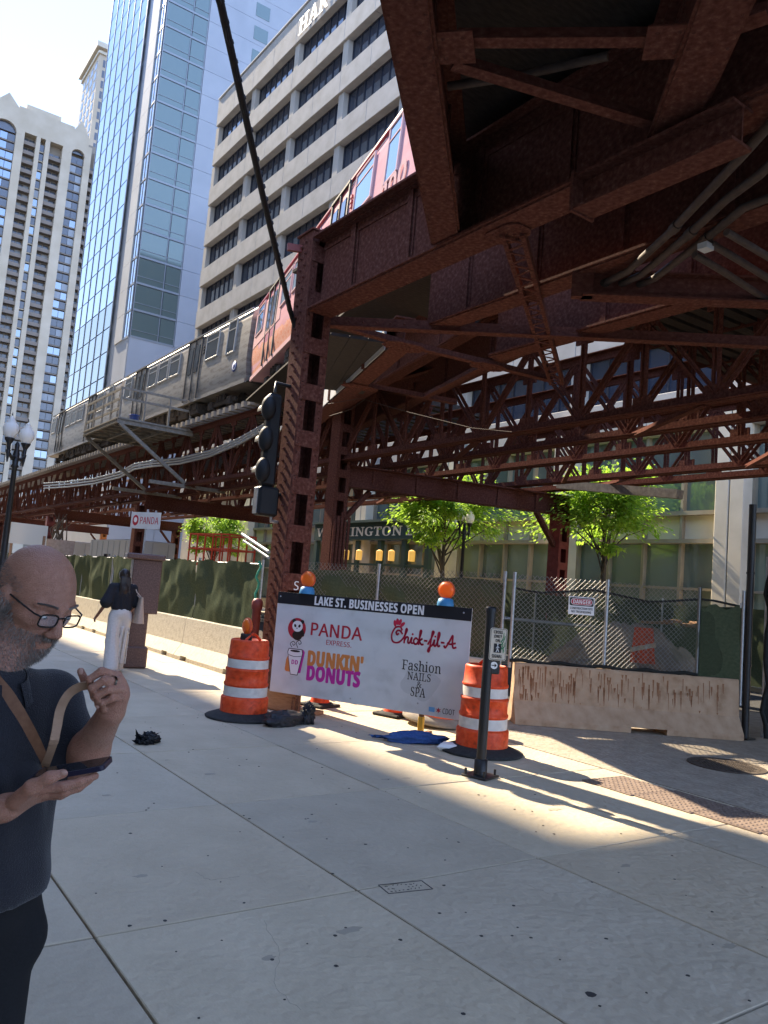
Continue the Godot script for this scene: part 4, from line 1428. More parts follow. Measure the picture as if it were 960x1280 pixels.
# ---------------------------------------------------------------- trains
func coach(called, label, at: Transform3D, wrap: bool, group):
	var o = thing(called, label, "train car", Vector3.ZERO, 0.0, group)
	o.transform = at
	var L := 14.6
	var prof := [Vector2(-.06, 0), Vector2(-.01, .35), Vector2(.015, .8), Vector2(0, 1.3), Vector2(-.05, 2.35), Vector2(-.14, 2.66), Vector2(-.42, 2.92), Vector2(-.9, 3.07), Vector2(-1.42, 3.12)]
	var full := prof.duplicate()
	for i in range(prof.size() - 2, -1, -1): full.append(Vector2(-2.84 - prof[i].x, prof[i].y))
	var g := Geo.new()
	g.grid(func(u, v): 
		var k: float = v * (full.size() - 1)
		var i := mini(int(k), full.size() - 2)
		var p: Vector2 = full[i].lerp(full[i + 1], k - i)
		return Vector3(-L * (1.0 - u), p.y, p.x), 4, full.size() - 1)
	for x in [-L, 0.0]:
		for i in full.size() - 1:
			var a: Vector2 = full[i]
			var b: Vector2 = full[i + 1]
			g.face([Vector3(x, a.y, a.x), Vector3(x, b.y, b.x), Vector3(x, 1.2, -1.42)], Vector3(-L / 2, 1.2, -1.42))
	g.quad(Vector3(-L, .0, -.06), Vector3(0, .0, -.06), Vector3(0, .0, -2.78), Vector3(-L, .0, -2.78))
	obj("body_shell", g, M.pink if wrap else M.car_steel, o)
	g = Geo.new()
	g.box(Vector3(-L / 2, 3.10, -1.42), Vector3(L - .1, .06, 1.5)); g.box(Vector3(-L / 2, 2.71, -.10), Vector3(L, .05, .08))
	for k in 4: g.box(Vector3(-L * (k + .5) / 4, 3.2, -1.42), Vector3(1.5, .2, 1.0), Basis.IDENTITY, .04)
	obj("roof_fittings", g, M.pink_door if wrap else M.car_roof, o)
	g = Geo.new()
	g.box(Vector3(-L / 2, .04, -.02), Vector3(L, .14, .07))
	obj("sill", g, M.pink_pale if wrap else M.car_steel, o)
	if wrap:
		g = Geo.new()
		g.grid(func(u, v):
			var y: float = .12 + v * (.95 + .12 * sin(u * 22.0) + .08 * sin(u * 57.0))
			return Vector3(-L + 6.2 * u, y * (1.0 - .35 * u), (lerpf(-.05, .018, clampf(y / .8, 0, 1)) if y < .8 else .016 - .016 * (y - .8) / .5) + .006), 60, 5)
		obj("printed_skirt", g, M.pink_orange, o)
		g = Geo.new()
		g.box(Vector3(-L + 2.0, 1.72, -.02), Vector3(3.9, 1.25, .03), Basis(Vector3.RIGHT, -.045))
		obj("printed_panel", g, M.pink_pale, o)
		var xf := Transform3D(Basis(Vector3(1, .0, 0), Vector3(.12, 1, 0), Vector3(0, 0, 1)), Vector3(-1.35, 1.16, .035))
		lettering("hoo", .62, M.pink_pale, o, xf, "lettering", "Droid Sans", 700)
	# windows
	var wins := [[-1.9, -1.15, 1.30, 2.6], [-3.95, -2.7, 1.45, 2.52], [-7.95, -6.75, 1.45, 2.42], [-9.35, -8.15, 1.45, 2.42], [-10.75, -9.55, 1.45, 2.42], [-14.25, -13.2, 1.45, 2.52]]
	for w in wins:
		for sd in [0, 1]:
			var zc: float = .0 if sd == 0 else -2.84
			var f: float = 1.0 if sd == 0 else -1.0
			g = Geo.new()
			var cx: float = (w[0] + w[1]) / 2
			var cy: float = (w[2] + w[3]) / 2
			var ww: float = w[1] - w[0]
			var hh: float = w[3] - w[2]
			var b := Basis(Vector3.RIGHT, -.048 * f)
			g.box(Vector3(cx, cy, zc + f * -.018), Vector3(ww - .08, hh - .08, .03), b)
			var win = obj("window", g, M.car_glass_sky if wrap else M.car_glass, o)
			g = Geo.new()
			for q in [-1, 1]:
				g.box(Vector3(cx + q * (ww / 2 - .03), cy, zc + f * -.01), Vector3(.07, hh, .05), b, .012)
				g.box(Vector3(cx, cy + q * (hh / 2 - .03), zc + f * (-.01 - q * .022)), Vector3(ww, .07, .05), b, .012)
			g.box(Vector3(cx, cy + hh * .22, zc + f * -.022), Vector3(ww - .1, .035, .04), b)
			obj("window_frame", g, M.pink_pale if wrap else M.car_frame, win)
	for dx in [-5.15, -11.95]:
		var door = node("door", o, Vector3(dx, 0, 0))
		for q in [-1, 1]:
			g = Geo.new()
			g.grid(func(u, v):
				var y: float = .1 + 2.5 * v
				return Vector3(q * .335 + (u - .5) * .62, y, (lerpf(-.06, .015, clampf(y / .8, 0, 1)) if y < .8 else .015 - .065 * (y - .8) / 1.55) + .008), 2, 10)
			obj("leaf", g, M.pink_door if wrap else M.car_steel, door)
			g = Geo.new()
			g.box(Vector3(q * .335, 1.75, -.008), Vector3(.36, 1.15, .04), Basis(Vector3.RIGHT, -.045), .015)
			obj("pane", g, M.car_glass, door)
		g = Geo.new()
		for q in [-.69, 0, .69]: g.box(Vector3(q, 1.35, .0), Vector3(.035 if q == 0 else .07, 2.55, .05), Basis(Vector3.RIGHT, -.03))
		g.box(Vector3(0, 2.63, -.03), Vector3(1.45, .06, .06))
		obj("door_frame", g, M.car_dark, door)
	g = Geo.new()
	for k in 3: g.box(Vector3(-4.15, 2.1 - .12 * k, .0), Vector3(.1, .07, .05))
	obj("door_lights", g, M.car_dark if not wrap else M.pink_door, o)
	# end bulkhead
	for x in [0.0, -L]:
		var f := 1.0 if x == 0.0 else -1.0
		g = Geo.new()
		g.box(Vector3(x + f * .015, 1.4, -1.42), Vector3(.05, 2.1, .8), Basis.IDENTITY, .02)
		obj("end_door", g, M.car_dark, o)
		g = Geo.new()
		g.box(Vector3(x + f * .02, 1.95, -.55), Vector3(.04, .95, .55), Basis.IDENTITY, .015)
		obj("end_window", g, M.car_glass, o)
		g = Geo.new()
		g.box(Vector3(x + f * .05, .1, -1.42), Vector3(.16, .22, 2.5), Basis.IDENTITY, .03)
		for q in 4: g.tube([Vector3(x + f * .08, .5 + .3 * q, -.18), Vector3(x + f * .26, .42 + .3 * q, -.22), Vector3(x + f * .36, .46 + .3 * q, -.4)], .018, 5)
		obj("buffer_and_chains", g, M.car_dark, o)
	if not wrap:
		g = Geo.new()
		g.lathe([Vector2(0, 0), Vector2(.2, 0), Vector2(.2, .006), Vector2(0, .006)], 20, Transform3D(Basis(Vector3.RIGHT, PI / 2), Vector3(-1.0, .72, .012)))
		var em = obj("round_emblem", g, M.plastic_blue, o)
		g = Geo.new()
		g.lathe([Vector2(.10, 0), Vector2(.14, 0), Vector2(.14, .003), Vector2(.10, .003)], 20, Transform3D(Basis(Vector3.RIGHT, PI / 2), Vector3(-1.0, .72, .02)))
		obj("ring", g, M.print_white, em)
	# trucks and boxes below
	for tx in [-2.6, -12.0]:
		var t = node("truck", o, Vector3(tx, 0, 0))
		g = Geo.new()
		g.box(Vector3(0, -.35, -.35), Vector3(2.5, .2, .16), Basis.IDENTITY, .03); g.box(Vector3(0, -.35, -2.5), Vector3(2.5, .2, .16))
		g.box(Vector3(0, -.3, -1.42), Vector3(.6, .3, 2.2))
		for q in [-.85, .85]: g.box(Vector3(q, -.38, -.30), Vector3(.34, .34, .26), Basis.IDENTITY, .04)
		for q in [-.3, 0, .3]: g.tube([Vector3(q, -.28, -.26), Vector3(q + .02, -.05, -.26)], .07, 8)
		g.bar(Vector3(-1.3, -.62, -.25), Vector3(1.3, -.62, -.25), .06, .06)
		obj("truck_frame", g, M.truck, t)
		for q in [-.85, .85]:
			for z in [-.7, -2.14]:
				g = Geo.new()
				g.lathe([Vector2(0, 0), Vector2(.35, 0), Vector2(.35, 0), Vector2(.35, .1), Vector2(.38, .1), Vector2(.38, .13), Vector2(0, .13)], 18, Transform3D(Basis(Vector3.RIGHT, -PI / 2), Vector3(q, -.36, z)))
				obj("wheel", g, M.truck, t)
	g = Geo.new()
	for q in [[-5.0, .8, .45], [-6.2, 1.0, .5], [-7.6, 1.2, .42], [-8.9, .9, .5], [-9.9, .7, .4]]:
		g.box(Vector3(q[0], -.05 - q[2] / 2, -.5), Vector3(q[1], q[2], .7), Basis.IDENTITY, .03)
	for k in 9: g.box(Vector3(-4.8 - .62 * k, -.2, -.14), Vector3(.28, .26, .05))
	obj("underfloor_boxes", g, M.truck, o)
	return o

func make_trains():
	var B := Basis(Vector3(0, 0, 1), Vector3(0, 1, 0), Vector3(-1, 0, 0))
	coach("train_car", "stainless grey train car with round blue emblem coupled to the pink car", Transform3D(B, W(11.6, 8.62, 25.8)), false, "cars of the passing train")
	coach("train_car", "stainless grey train car at the tail of the train behind the work platform", Transform3D(B, W(11.6, 8.62, 40.95)), false, "cars of the passing train")
	var a := deg_to_rad(14.0)
	var t := Vector3(-sin(a), 0, cos(a))
	coach("train_car", "pink and orange wrapped train car turning on the curve above the girder", Transform3D(Basis(t, Vector3.UP, t.cross(Vector3.UP)), W(8.14, 8.6, 11.36)), true, "cars of the passing train")

# ---------------------------------------------------------------- fences and barriers
func barrier(label, a: Vector3, b: Vector3, m, group, slots = []):
	var d := (b - a).normalized()
	var L := (b - a).length()
	var o = CSGPolygon3D.new()
	o.name = numbered("concrete_barrier")
	o.polygon = PackedVector2Array([Vector2(-.28, 0), Vector2(-.28, .075), Vector2(-.125, .30), Vector2(-.085, .79), Vector2(-.07, .81), Vector2(.07, .81), Vector2(.085, .79), Vector2(.125, .30), Vector2(.28, .075), Vector2(.28, 0)])
	o.mode = CSGPolygon3D.MODE_DEPTH
	o.depth = L
	o.material = m
	add_child(o)
	tag(o, label, "barrier", group)
	# extrudes along its local -z
	o.transform = Transform3D(Basis(d.cross(Vector3.UP), Vector3.UP, -d), a)
	for s in slots:      # along, height, length, height of the hole, side (+1: towards the camera's sidewalk)
		var c := CSGBox3D.new()
		c.name = "slot_cut"
		c.operation = CSGShape3D.OPERATION_SUBTRACTION
		c.size = Vector3(s[4], s[3], s[2])
		c.position = Vector3(s[5], s[1], -s[0])
		c.material = m
		o.add_child(c, true)
	return o

func net_sheet(a: Vector3, b: Vector3, y0: float, y1: float, amp: float, sd: int, sag := 0.0, nseg := 26) -> Geo:
	var f := FastNoiseLite.new()
	f.seed = sd; f.frequency = .9; f.fractal_octaves = 3
	var d := b - a
	var side := d.cross(Vector3.UP).normalized()
	var g := Geo.new()
	g.grid(func(u, v):
		var p: Vector3 = a + d * u
		var top: float = y1 - sag * (1.0 - absf(2.0 * fmod(u * 2.0 + .3, 1.0) - 1.0)) + .03 * f.get_noise_2d(u * 9.0 + sd, 3.0)
		var x: float = u * d.length()
		var diag: float = sin((x * 1.3 + v * 1.1) * 5.0 + 4.0 * f.get_noise_2d(x * .6, v)) * .35
		var w: float = amp * (f.get_noise_3d(x * .9 + sd * 3.1, v * .8, .0) * 1.3 + diag * f.get_noise_2d(x * .5 + 9.0, v * .5)) * (.35 + sin(PI * v))
		return Vector3(p.x, lerpf(y0, top, v), p.z) + side * w, nseg, 12)
	return g

func link_mesh(a: Vector3, b: Vector3, y0: float, y1: float, cell: float, r: float) -> Geo:
	var g := Geo.new()
	var d := (b - a).normalized()
	var L := (b - a).length()
	var H := y1 - y0
	var side := d.cross(Vector3.UP).normalized()
	var n := int((L + H) / cell)
	for k in n:
		for q in [0, 1]:
			# a wire climbs at 45 degrees, clipped to the panel
			var x0 := k * cell - H
			var p := Vector2(x0, 0)
			var e := Vector2(x0 + H, H)
			if p.x < 0: p = Vector2(0, -x0)
			if e.x > L: e = Vector2(L, L - x0)
			if p.y >= H or e.y <= 0: continue
			if q: p.x = L - p.x; e.x = L - e.x
			var sh: Vector3 = side * (r if q else -r)
			g.tube([a + d * p.x + Vector3(0, y0 + p.y, 0) + sh, a + d * e.x + Vector3(0, y0 + e.y, 0) + sh], r, 3, false)
			# twisted barb over the top edge
			if e.y >= H - .001: g.tube([a + d * e.x + Vector3(0, y0 + H, 0) + sh, a + d * (e.x + (.5 if not q else -.5) * cell) + Vector3(0, y0 + H + cell * .6, 0)], r, 3, false)
	return g

func fence(label, a: Vector3, b: Vector3, y0, y1, posts, group):
	var o = thing("fence", label, "fence", Vector3.ZERO, 0.0, group)
	var d := b - a
	for k in posts + 1:
		var g := Geo.new()
		var p: Vector3 = a + d * (k / float(posts))
		g.tube([p + Vector3(0, y0 - .05, 0), p + Vector3(0, y1 + .06, 0)], .026, 7)
		obj("post", g, M.galv, o)
	return o

func make_fences():
	var grp := "barriers in the row along the sidewalk"
	# row along the street
	for k in 10:
		var s := 12.35 + 3.02 * k
		barrier("cream concrete barrier in the row along the sidewalk under green netting", W(6.25, 0, s), W(6.25, 0, s + 3.0), M.barrier, grp, [[.75, .55, .22, .14, .1, .12], [2.2, .55, .2, .14, .1, .12], [.5, .04, .3, .1, .7, 0], [2.5, .04, .3, .1, .7, 0]])
	barrier("stained barrier standing behind the white sign board", W(6.35, 0, 11.7), W(7.95, 0, 8.35), M.barrier, "", [[1.0, .03, .5, .1, .7, 0]])
	barrier("rust-streaked concrete barrier below the danger sign", W(8.1, 0, 8.12), W(10.78, 0, 6.42), M.barrier_rusty, "", [[2.36, .60, .44, .13, .1, .14], [1.85, .03, .5, .09, .7, 0]])
	# rust runs on its face
	var rb_ := get_node("concrete_barrier_011")
	var gr := Geo.new()
	for k in 130:
		var x := pow(rng.randf(), 1.5) * 2.9 + .06
		var y0 := rng.randf_range(.55, .80) if rng.randf() < .7 else rng.randf_range(.3, .6)
		var l := rng.randf_range(.05, .30)
		var w := rng.randf_range(.004, .016)
		var fx_ := func(y): return lerpf(.125, .085, clampf((y - .30) / .49, 0, 1)) + .0015 if y > .30 else .125 + (.30 - y) * .69 + .002
		var y1 := maxf(y0 - l, .31)
		gr.quad(Vector3(fx_.call(y0), y0, -x - w), Vector3(fx_.call(y1), y1, -x - w * .25), Vector3(fx_.call(y1), y1, -x + w * .25), Vector3(fx_.call(y0), y0, -x + w))
	stuff(obj("rust_streaks", gr, M.rust_stain, rb_))
	# netting fences
	for k in 5:
		var s := 12.4 + 5.6 * k
		var a := W(6.25, 0, s)
		var b := W(6.25, 0, s + 5.55)
		var o = fence("chain-link fence hung with dark green netting on the cream barriers", a, b, .8, 1.95, 2, "netting fences along the sidewalk")
		for q in 2:
			obj("netting", net_sheet(a.lerp(b, q * .5) + Vector3(-.05, 0, 0), a.lerp(b, q * .5 + .49) + Vector3(-.05, 0, 0), .80, 1.98, .07, 3 + k * 2 + q, .05, 40), M.net, o)
		var g := Geo.new()
		g.tube([a + Vector3(0, 1.93, 0), b + Vector3(0, 1.93, 0)], .015, 6)
		obj("top_wire", g, M.galv, o)
	# green tape on the corner post
	var gt := Geo.new()
	var tp := []
	for k in 14: tp.append(W(6.16 + .03 * sin(k * 1.7), 1.98 - .092 * k, 12.36 + .02 * cos(k * 2.3)))
	gt.tube(tp, .022, 5)
	gt.box(W(6.14, .74, 12.36), Vector3(.12, .16, .14), Basis(Vector3.UP, .4), .03)
	tag(obj("green_tape", gt, M.green_tape), "bright green tape wound down the fence post by the orange barrel", "tape")
	var ma := W(6.35, 0, 12.2)
	var mb := W(8.0, 0, 8.3)
	var mo = fence("chain-link fence with green netting behind the white sign board", ma, mb, .8, 2.0, 2, "")
	obj("netting", net_sheet(ma + Vector3(.05, 0, 0), mb + Vector3(.05, 0, 0), .8, 1.93, .12, 31, .05, 50), M.net, mo)
	stuff(obj("chain_link", link_mesh(ma, mb, .82, 1.98, .075, .0035), M.wire, mo))
	var ra := W(8.05, 0, 8.16)
	var rb := W(10.3, 0, 6.73)
	var ro = fence("chain-link fence with sagging see-through netting above the rust-streaked barrier", ra, rb, .78, 2.0, 2, "")
	stuff(obj("chain_link", link_mesh(ra, rb, .80, 1.99, .07, .0035), M.wire, ro))
	obj("netting", net_sheet(ra + Vector3(.06, 0, -.05), rb + Vector3(.5, 0, .3), .80, 1.90, .08, 41, .12, 50), M.net_thin, ro)
	# rolled lower hem of the netting
	var g := Geo.new()
	tp = []
	for k in 16: tp.append(ra.lerp(rb, k / 15.0) + Vector3(-.03, .83 + .018 * sin(k * 1.9), .03))
	g.tube(tp, .028, 6)
	obj("netting_hem", g, M.net_black, ro)
	g = Geo.new()
	tp = []
	for k in 18: tp.append(ra.lerp(rb, k / 14.0) + Vector3(.02, 1.90 - .11 * (1.0 - absf(2.0 * fmod(k / 8.5 + .3, 1.0) - 1.0)), 0))
	g.tube(tp, .018, 6)
	obj("netting_edge", g, M.net_black, ro)
	# danger sign wired to the fence
	var c: Vector3 = ra.lerp(rb, .36) + Vector3(0, 1.66, 0)
	var fx := (rb - ra).normalized()
	var xf := frame(c + Vector3(-.03, 0, .04), fx, Vector3.UP)
	var ds = thing("danger_sign", "small white DANGER sign with a red oval wired to the chain-link fence", "sign")
	ds.transform = xf
	g = Geo.new()
	g.box(Vector3.ZERO, Vector3(.37, .25, .006), Basis.IDENTITY, .002)
	obj("panel", g, M.print_white, ds)
	g = Geo.new()
	g.prism(round_rect(.34, .115, .02), .002, Transform3D(Basis.IDENTITY, Vector3(0, .055, .003)))
	obj("black_field", g, M.print_black, ds)
	g = Geo.new()
	g.prism(round_rect(.31, .09, .045), .002, Transform3D(Basis.IDENTITY, Vector3(0, .055, .0052)))
	obj("white_oval", g, M.print_white, ds)
	g = Geo.new()
	g.prism(round_rect(.295, .078, .039), .002, Transform3D(Basis.IDENTITY, Vector3(0, .055, .0074)))
	obj("red_oval", g, M.print_red, ds)
	lettering("DANGER", .056, M.print_white, ds, Transform3D(Basis.IDENTITY, Vector3(0, .053, .0105)), "lettering", "Droid Sans", 700, .25)
	lettering("CONSTRUCTION SITE", .030, M.print_black, ds, Transform3D(Basis.IDENTITY, Vector3(0, -.038, .0045)), "lettering", "Droid Sans", 700, .32)
	lettering("NO TRESPASSING", .030, M.print_black, ds, Transform3D(Basis.IDENTITY, Vector3(0, -.085, .0045)), "lettering", "Droid Sans", 700, .28)
	# posts and dark sheet at the end of the barrier
	g = Geo.new()
	g.tube([W(10.85, 0, 6.3), W(10.85, 3.3, 6.3)], .05, 10)
	g.box(W(10.85, .01, 6.3), Vector3(.2, .02, .2))
	for y in [1.0, 2.3]: g.tube([W(10.85, y, 6.3), W(10.85, y + .03, 6.3)], .058, 10)
	tag(obj("steel_post", g, M.iron), "tall dark steel post at the end of the rust-streaked barrier", "post")
	var da := W(10.98, 0, 6.12)
	var db := W(12.4, 0, 4.2)
	var dn = fence("dark sheeted fence beside the tall steel post", da, db, .1, 2.5, 1, "")
	obj("dark_sheet", net_sheet(da + Vector3(-.03, 0, .03), db, .25, 2.55, .14, 57, .03), M.net_black, dn)
	g = Geo.new()
	tp = []
	for k in 14: tp.append(da + Vector3(-.05 + .03 * sin(k * 2.1), .05 + .18 * k, .05 + .03 * cos(k * 1.4)))
	g.tube(tp, .035, 6)
	obj("sheet_edge", g, M.net_black, dn)
	var na: Vector3 = rb
	var nb := W(10.8, 0, 6.36)
	dn = fence("short netted fence bay closing the gap by the tall post", na, nb, .5, 2.0, 1, "")
	obj("netting", net_sheet(na, nb, .55, 1.85, .05, 61, .1, 8), M.net, dn)
	# behind the fence: tarpaulin mound, planks, vest
	var mc := W(13.3, -.12, 10.3)
	var fn := FastNoiseLite.new()
	fn.seed = 8; fn.frequency = 1.1; fn.fractal_octaves = 3
	g = Geo.new()
	g.grid(func(u, v):
		var x: float = (u - .5) * 4.4
		var z: float = (v - .5) * 2.6
		var e: float = maxf(absf(x) / 2.2, absf(z) / 1.3)
		var h: float = 1.38 * pow(maxf(0.0, 1.0 - pow(absf(x) / 2.2, 2.6)), .6) * pow(maxf(0.0, 1.0 - pow(absf(z) / 1.3, 2.4)), .6) * (1.0 + .12 * x * .3)
		var fold: float = .20 * sin(17.0 * atan2(z, x) + 3.0 * fn.get_noise_2d(x, z)) * smoothstep(.3, .8, e)
		return mc + Basis(Vector3.UP, deg_to_rad(28)) * Vector3(x * (1.0 + fold * .5), h * (1.0 + .25 * fn.get_noise_2d(x, z)) + .07 * fn.get_noise_2d(x * 3.0, z * 3.0), z * (1.0 + fold)), 90, 60)
	tag(obj("tarpaulin_mound", g, M.tarp), "brown tarpaulin draped over a heap behind the chain-link fence", "tarpaulin")
	for k in 4:
		g = Geo.new()
		g.box(Vector3.ZERO, Vector3(2.3, .05, .2), Basis.IDENTITY, .006)
		var pl = tag(obj("plank", g, M.wood_block), "weathered plank lying on top of the brown tarpaulin heap", "plank", "planks on the heap")
		pl.position = W(14.2 + .16 * k, 1.45 + .055 * (k % 2), 10.2 - .24 * k)
		pl.rotation.y = deg_to_rad(25 + 6 * k)
	var v = thing("safety_vest", "orange safety vest with pale stripes hung over the brown tarpaulin", "vest", W(12.0, .75, 8.9), deg_to_rad(-53))
	g = Geo.new()
	g.grid(func(u, w): return Vector3((u - .5) * .42 * (1.0 - .25 * w), .62 * w, .05 * sin(u * 14.0) * (1.0 - w) + .06 * sin(u * 3.1)), 14, 8)
	obj("cloth", g, M.orange, v)
	g = Geo.new()
	g.grid(func(u, w): return Vector3((u - .5) * .42, .18 + .08 * w + .12 * u, .075 + .05 * sin(u * 14.0) * .7), 14, 2)
	obj("stripe", g, M.reflective, v)
	g = Geo.new()
	g.tube([W(11.0, 1.3, 12.5), W(15.2, 1.2, 11.0)], .04, 6)
	g.tube([W(11.0, -.1, 12.5), W(11.0, 1.3, 12.5)], .04, 6); g.tube([W(15.2, -.1, 11.0), W(15.2, 1.25, 11.0)], .04, 6)
	tag(obj("pipe_rail", g, M.galv), "galvanised pipe rail standing behind the tarpaulin heap", "rail")
	# far netting across the street
	for k in 3:
		var a := W(19.0, 0, 9.0 + 7.0 * k)
		var b := W(19.0, 0, 15.8 + 7.0 * k)
		var o = fence("far chain-link fence with green netting along the opposite kerb", a, b, 0, 2.0, 3, "netting fences along the opposite kerb")
		obj("netting", net_sheet(a, b, .05, 1.95, .1, 71 + k, .05), M.net, o)

func round_rect(w, h, r) -> PackedVector2Array:
	var p := PackedVector2Array()
	for c in [[1, 1, 0], [-1, 1, 90], [-1, -1, 180], [1, -1, 270]]:
		for k in 5:
			var an := deg_to_rad(c[2] + 22.5 * k)
			p.append(Vector2(c[0] * (w / 2 - r) + cos(an) * r, c[1] * (h / 2 - r) + sin(an) * r))
	return p
func ellipse(rx, ry, n = 24) -> PackedVector2Array:
	var p := PackedVector2Array()
	for k in n: p.append(Vector2(cos(TAU * k / n) * rx, sin(TAU * k / n) * ry))
	return p
func ribbon(g: Geo, pts: Array, w: float, xf: Transform3D, sc: float, z: float):
	# smooth flat stroke through the points
	var sm := []
	for i in pts.size() - 1:
		var p0: Vector2 = pts[maxi(i - 1, 0)]
		var p1: Vector2 = pts[i]
		var p2: Vector2 = pts[i + 1]
		var p3: Vector2 = pts[mini(i + 2, pts.size() - 1)]
		for k in 6: sm.append(p1.cubic_interpolate(p2, p0, p3, k / 6.0) * sc)
	sm.append(pts[-1] * sc)
	for i in sm.size() - 1:
		var d: Vector2 = (sm[i + 1] - sm[i]).normalized()
		var n := Vector2(-d.y, d.x) * w / 2
		var e := d * w * .25
		var q := [sm[i] - n - e, sm[i + 1] - n + e, sm[i + 1] + n + e, sm[i] + n - e]
		g.quad(xf * Vector3(q[0].x, q[0].y, z), xf * Vector3(q[1].x, q[1].y, z), xf * Vector3(q[2].x, q[2].y, z), xf * Vector3(q[3].x, q[3].y, z))

# ---------------------------------------------------------------- street furniture
func barrel(label, at, turn, light_turn, group):
	var o = thing("traffic_barrel", label, "traffic barrel", at, turn, group)
	var g := Geo.new()
	g.lathe([Vector2(0, .004), Vector2(.45, .004), Vector2(.45, .004), Vector2(.455, .02), Vector2(.44, .03), Vector2(.31, .075), Vector2(.285, .08), Vector2(0, .08)], 40)
	obj("rubber_base", g, M.rubber, o)
	g = Geo.new()
	g.lathe([Vector2(.283, .06), Vector2(.285, .24), Vector2(.279, .255), Vector2(.262, .262), Vector2(.262, .262), Vector2(.258, .385), Vector2(.258, .385), Vector2(.268, .392), Vector2(.268, .415), Vector2(.256, .425), Vector2(.253, .56), Vector2(.262, .566), Vector2(.262, .588), Vector2(.246, .596), Vector2(.243, .706), Vector2(.243, .706), Vector2(.252, .714), Vector2(.252, .738), Vector2(.240, .746), Vector2(.232, .905), Vector2(.228, .925), Vector2(.21, .935), Vector2(.21, .935), Vector2(.19, .918), Vector2(.0, .918)], 40)
	obj("barrel_body", g, M.orange, o)
	for y in [[.268, .380, .2625, .2605], [.600, .702, .2475, .2455]]:
		g = Geo.new()
		g.lathe([Vector2(y[2] - .004, y[0]), Vector2(y[2] + .0012, y[0]), Vector2(y[2] + .0012, y[0]), Vector2(y[3] + .0012, y[1]), Vector2(y[3] + .0012, y[1]), Vector2(y[3] - .004, y[1])], 40)
		obj("reflective_band", g, M.reflective, o)
	g = Geo.new()
	var hp := []
	for k in 9: hp.append(Vector3(-.12 + .03 * k, .925 + .075 * sin(PI * k / 8.0), .05))
	g.tube(hp, .016, 6)
	obj("handle", g, M.orange, o)
	var l = node("warning_light", o, Vector3(-.05, .92, -.02))
	l.rotation.y = light_turn
	g = Geo.new()
	g.box(Vector3(0, .04, 0), Vector3(.16, .08, .09), Basis.IDENTITY, .01)
	obj("housing", g, M.rubber, l)
	lens(l, Vector3(0, .17, 0), .095)
	return o

func lens(parent, at, r):
	var g := Geo.new()
	var B := Transform3D(Basis(Vector3.RIGHT, PI / 2), at)
	g.lathe([Vector2(0, .05), Vector2(r * .5, .046), Vector2(r * .82, .034), Vector2(r, .012), Vector2(r, -.012), Vector2(r * .82, -.034), Vector2(r * .5, -.046), Vector2(0, -.05)], 24, B)
	obj("lens", g, M.amber, parent)
	g = Geo.new()
	g.lathe([Vector2(r * .98, .013), Vector2(r * 1.08, .013), Vector2(r * 1.08, -.013), Vector2(r * .98, -.013)], 24, B)
	obj("rim", g, M.orange_dull, parent)

func lump(o: Vector3, size: Vector3, turn: float, sd: int, rough: float, freq: float, crease := 0.0) -> Geo:
	var f := FastNoiseLite.new()
	f.seed = sd; f.frequency = freq; f.fractal_octaves = 3
	var g := Geo.new()
	var b := Basis(Vector3.UP, turn)
	g.grid(func(u, v):
		var lo: float = TAU * u
		var la: float = PI * (v - .5)
		var d := Vector3(cos(la) * cos(lo), sin(la), cos(la) * sin(lo))
		var n: float = f.get_noise_3dv(d * 1.0)
		var c: float = absf(f.get_noise_3dv(d * 2.3 + Vector3(5, 3, 1)))
		var k: float = 1.0 + rough * n - crease * c
		var p: Vector3 = d * k
		p = Vector3(signf(p.x) * pow(absf(p.x), .85), p.y, signf(p.z) * pow(absf(p.z), .85)) * size
		p.y = maxf(p.y, -size.y * .55) + size.y * .55
		return o + b * p, 40, 22, true)
	return g

func street_lamp(label, at, turn, h, group):
	var o = thing("street_lamp", label, "street lamp", at, turn, group)
	var g := Geo.new()
	g.lathe([Vector2(0, 0), Vector2(.24, 0), Vector2(.24, .12), Vector2(.19, .16), Vector2(.17, .5), Vector2(.13, .6), Vector2(.10, .66), Vector2(.115, .72), Vector2(.085, .78), Vector2(.06, h - .9), Vector2(.10, h - .86), Vector2(.07, h - .8), Vector2(.085, h - .55), Vector2(.05, h - .4), Vector2(.06, h - .3), Vector2(.0, h - .2)], 16)
	obj("pole", g, M.iron, o)
	for s in [-1, 1]:
		g = Geo.new()
		g.tube([Vector3(0, h - .62, 0), Vector3(s * .2, h - .66, 0), Vector3(s * .36, h - .55, 0), Vector3(s * .38, h - .36, 0)], [.05, .04, .04, .05], 8)
		g.tube([Vector3(s * .37, h - .5, 0), Vector3(s * .37, h - .8, 0)], [.06, .015], 8)
		g.lathe([Vector2(.03, 0), Vector2(.05, .05), Vector2(.11, .16), Vector2(.12, .2), Vector2(0, .2)], 14, Transform3D(Basis.IDENTITY, Vector3(s * .38, h - .4, 0)))
		obj("arm", g, M.iron, o)
		g = Geo.new()
		g.lathe([Vector2(.10, 0), Vector2(.17, .12), Vector2(.185, .22), Vector2(.16, .33), Vector2(.10, .40), Vector2(.11, .43), Vector2(.06, .47), Vector2(.07, .49), Vector2(.02, .53), Vector2(0, .56)], 18, Transform3D(Basis.IDENTITY, Vector3(s * .38, h - .2, 0)))
		var gl = obj("globe", g, M.globe, o)
		g = Geo.new()
		g.tube([Vector3(s * .38, h + .36, 0), Vector3(s * .38, h + .44, 0)], [.02, .004], 6)
		obj("finial", g, M.iron, gl)
	return o

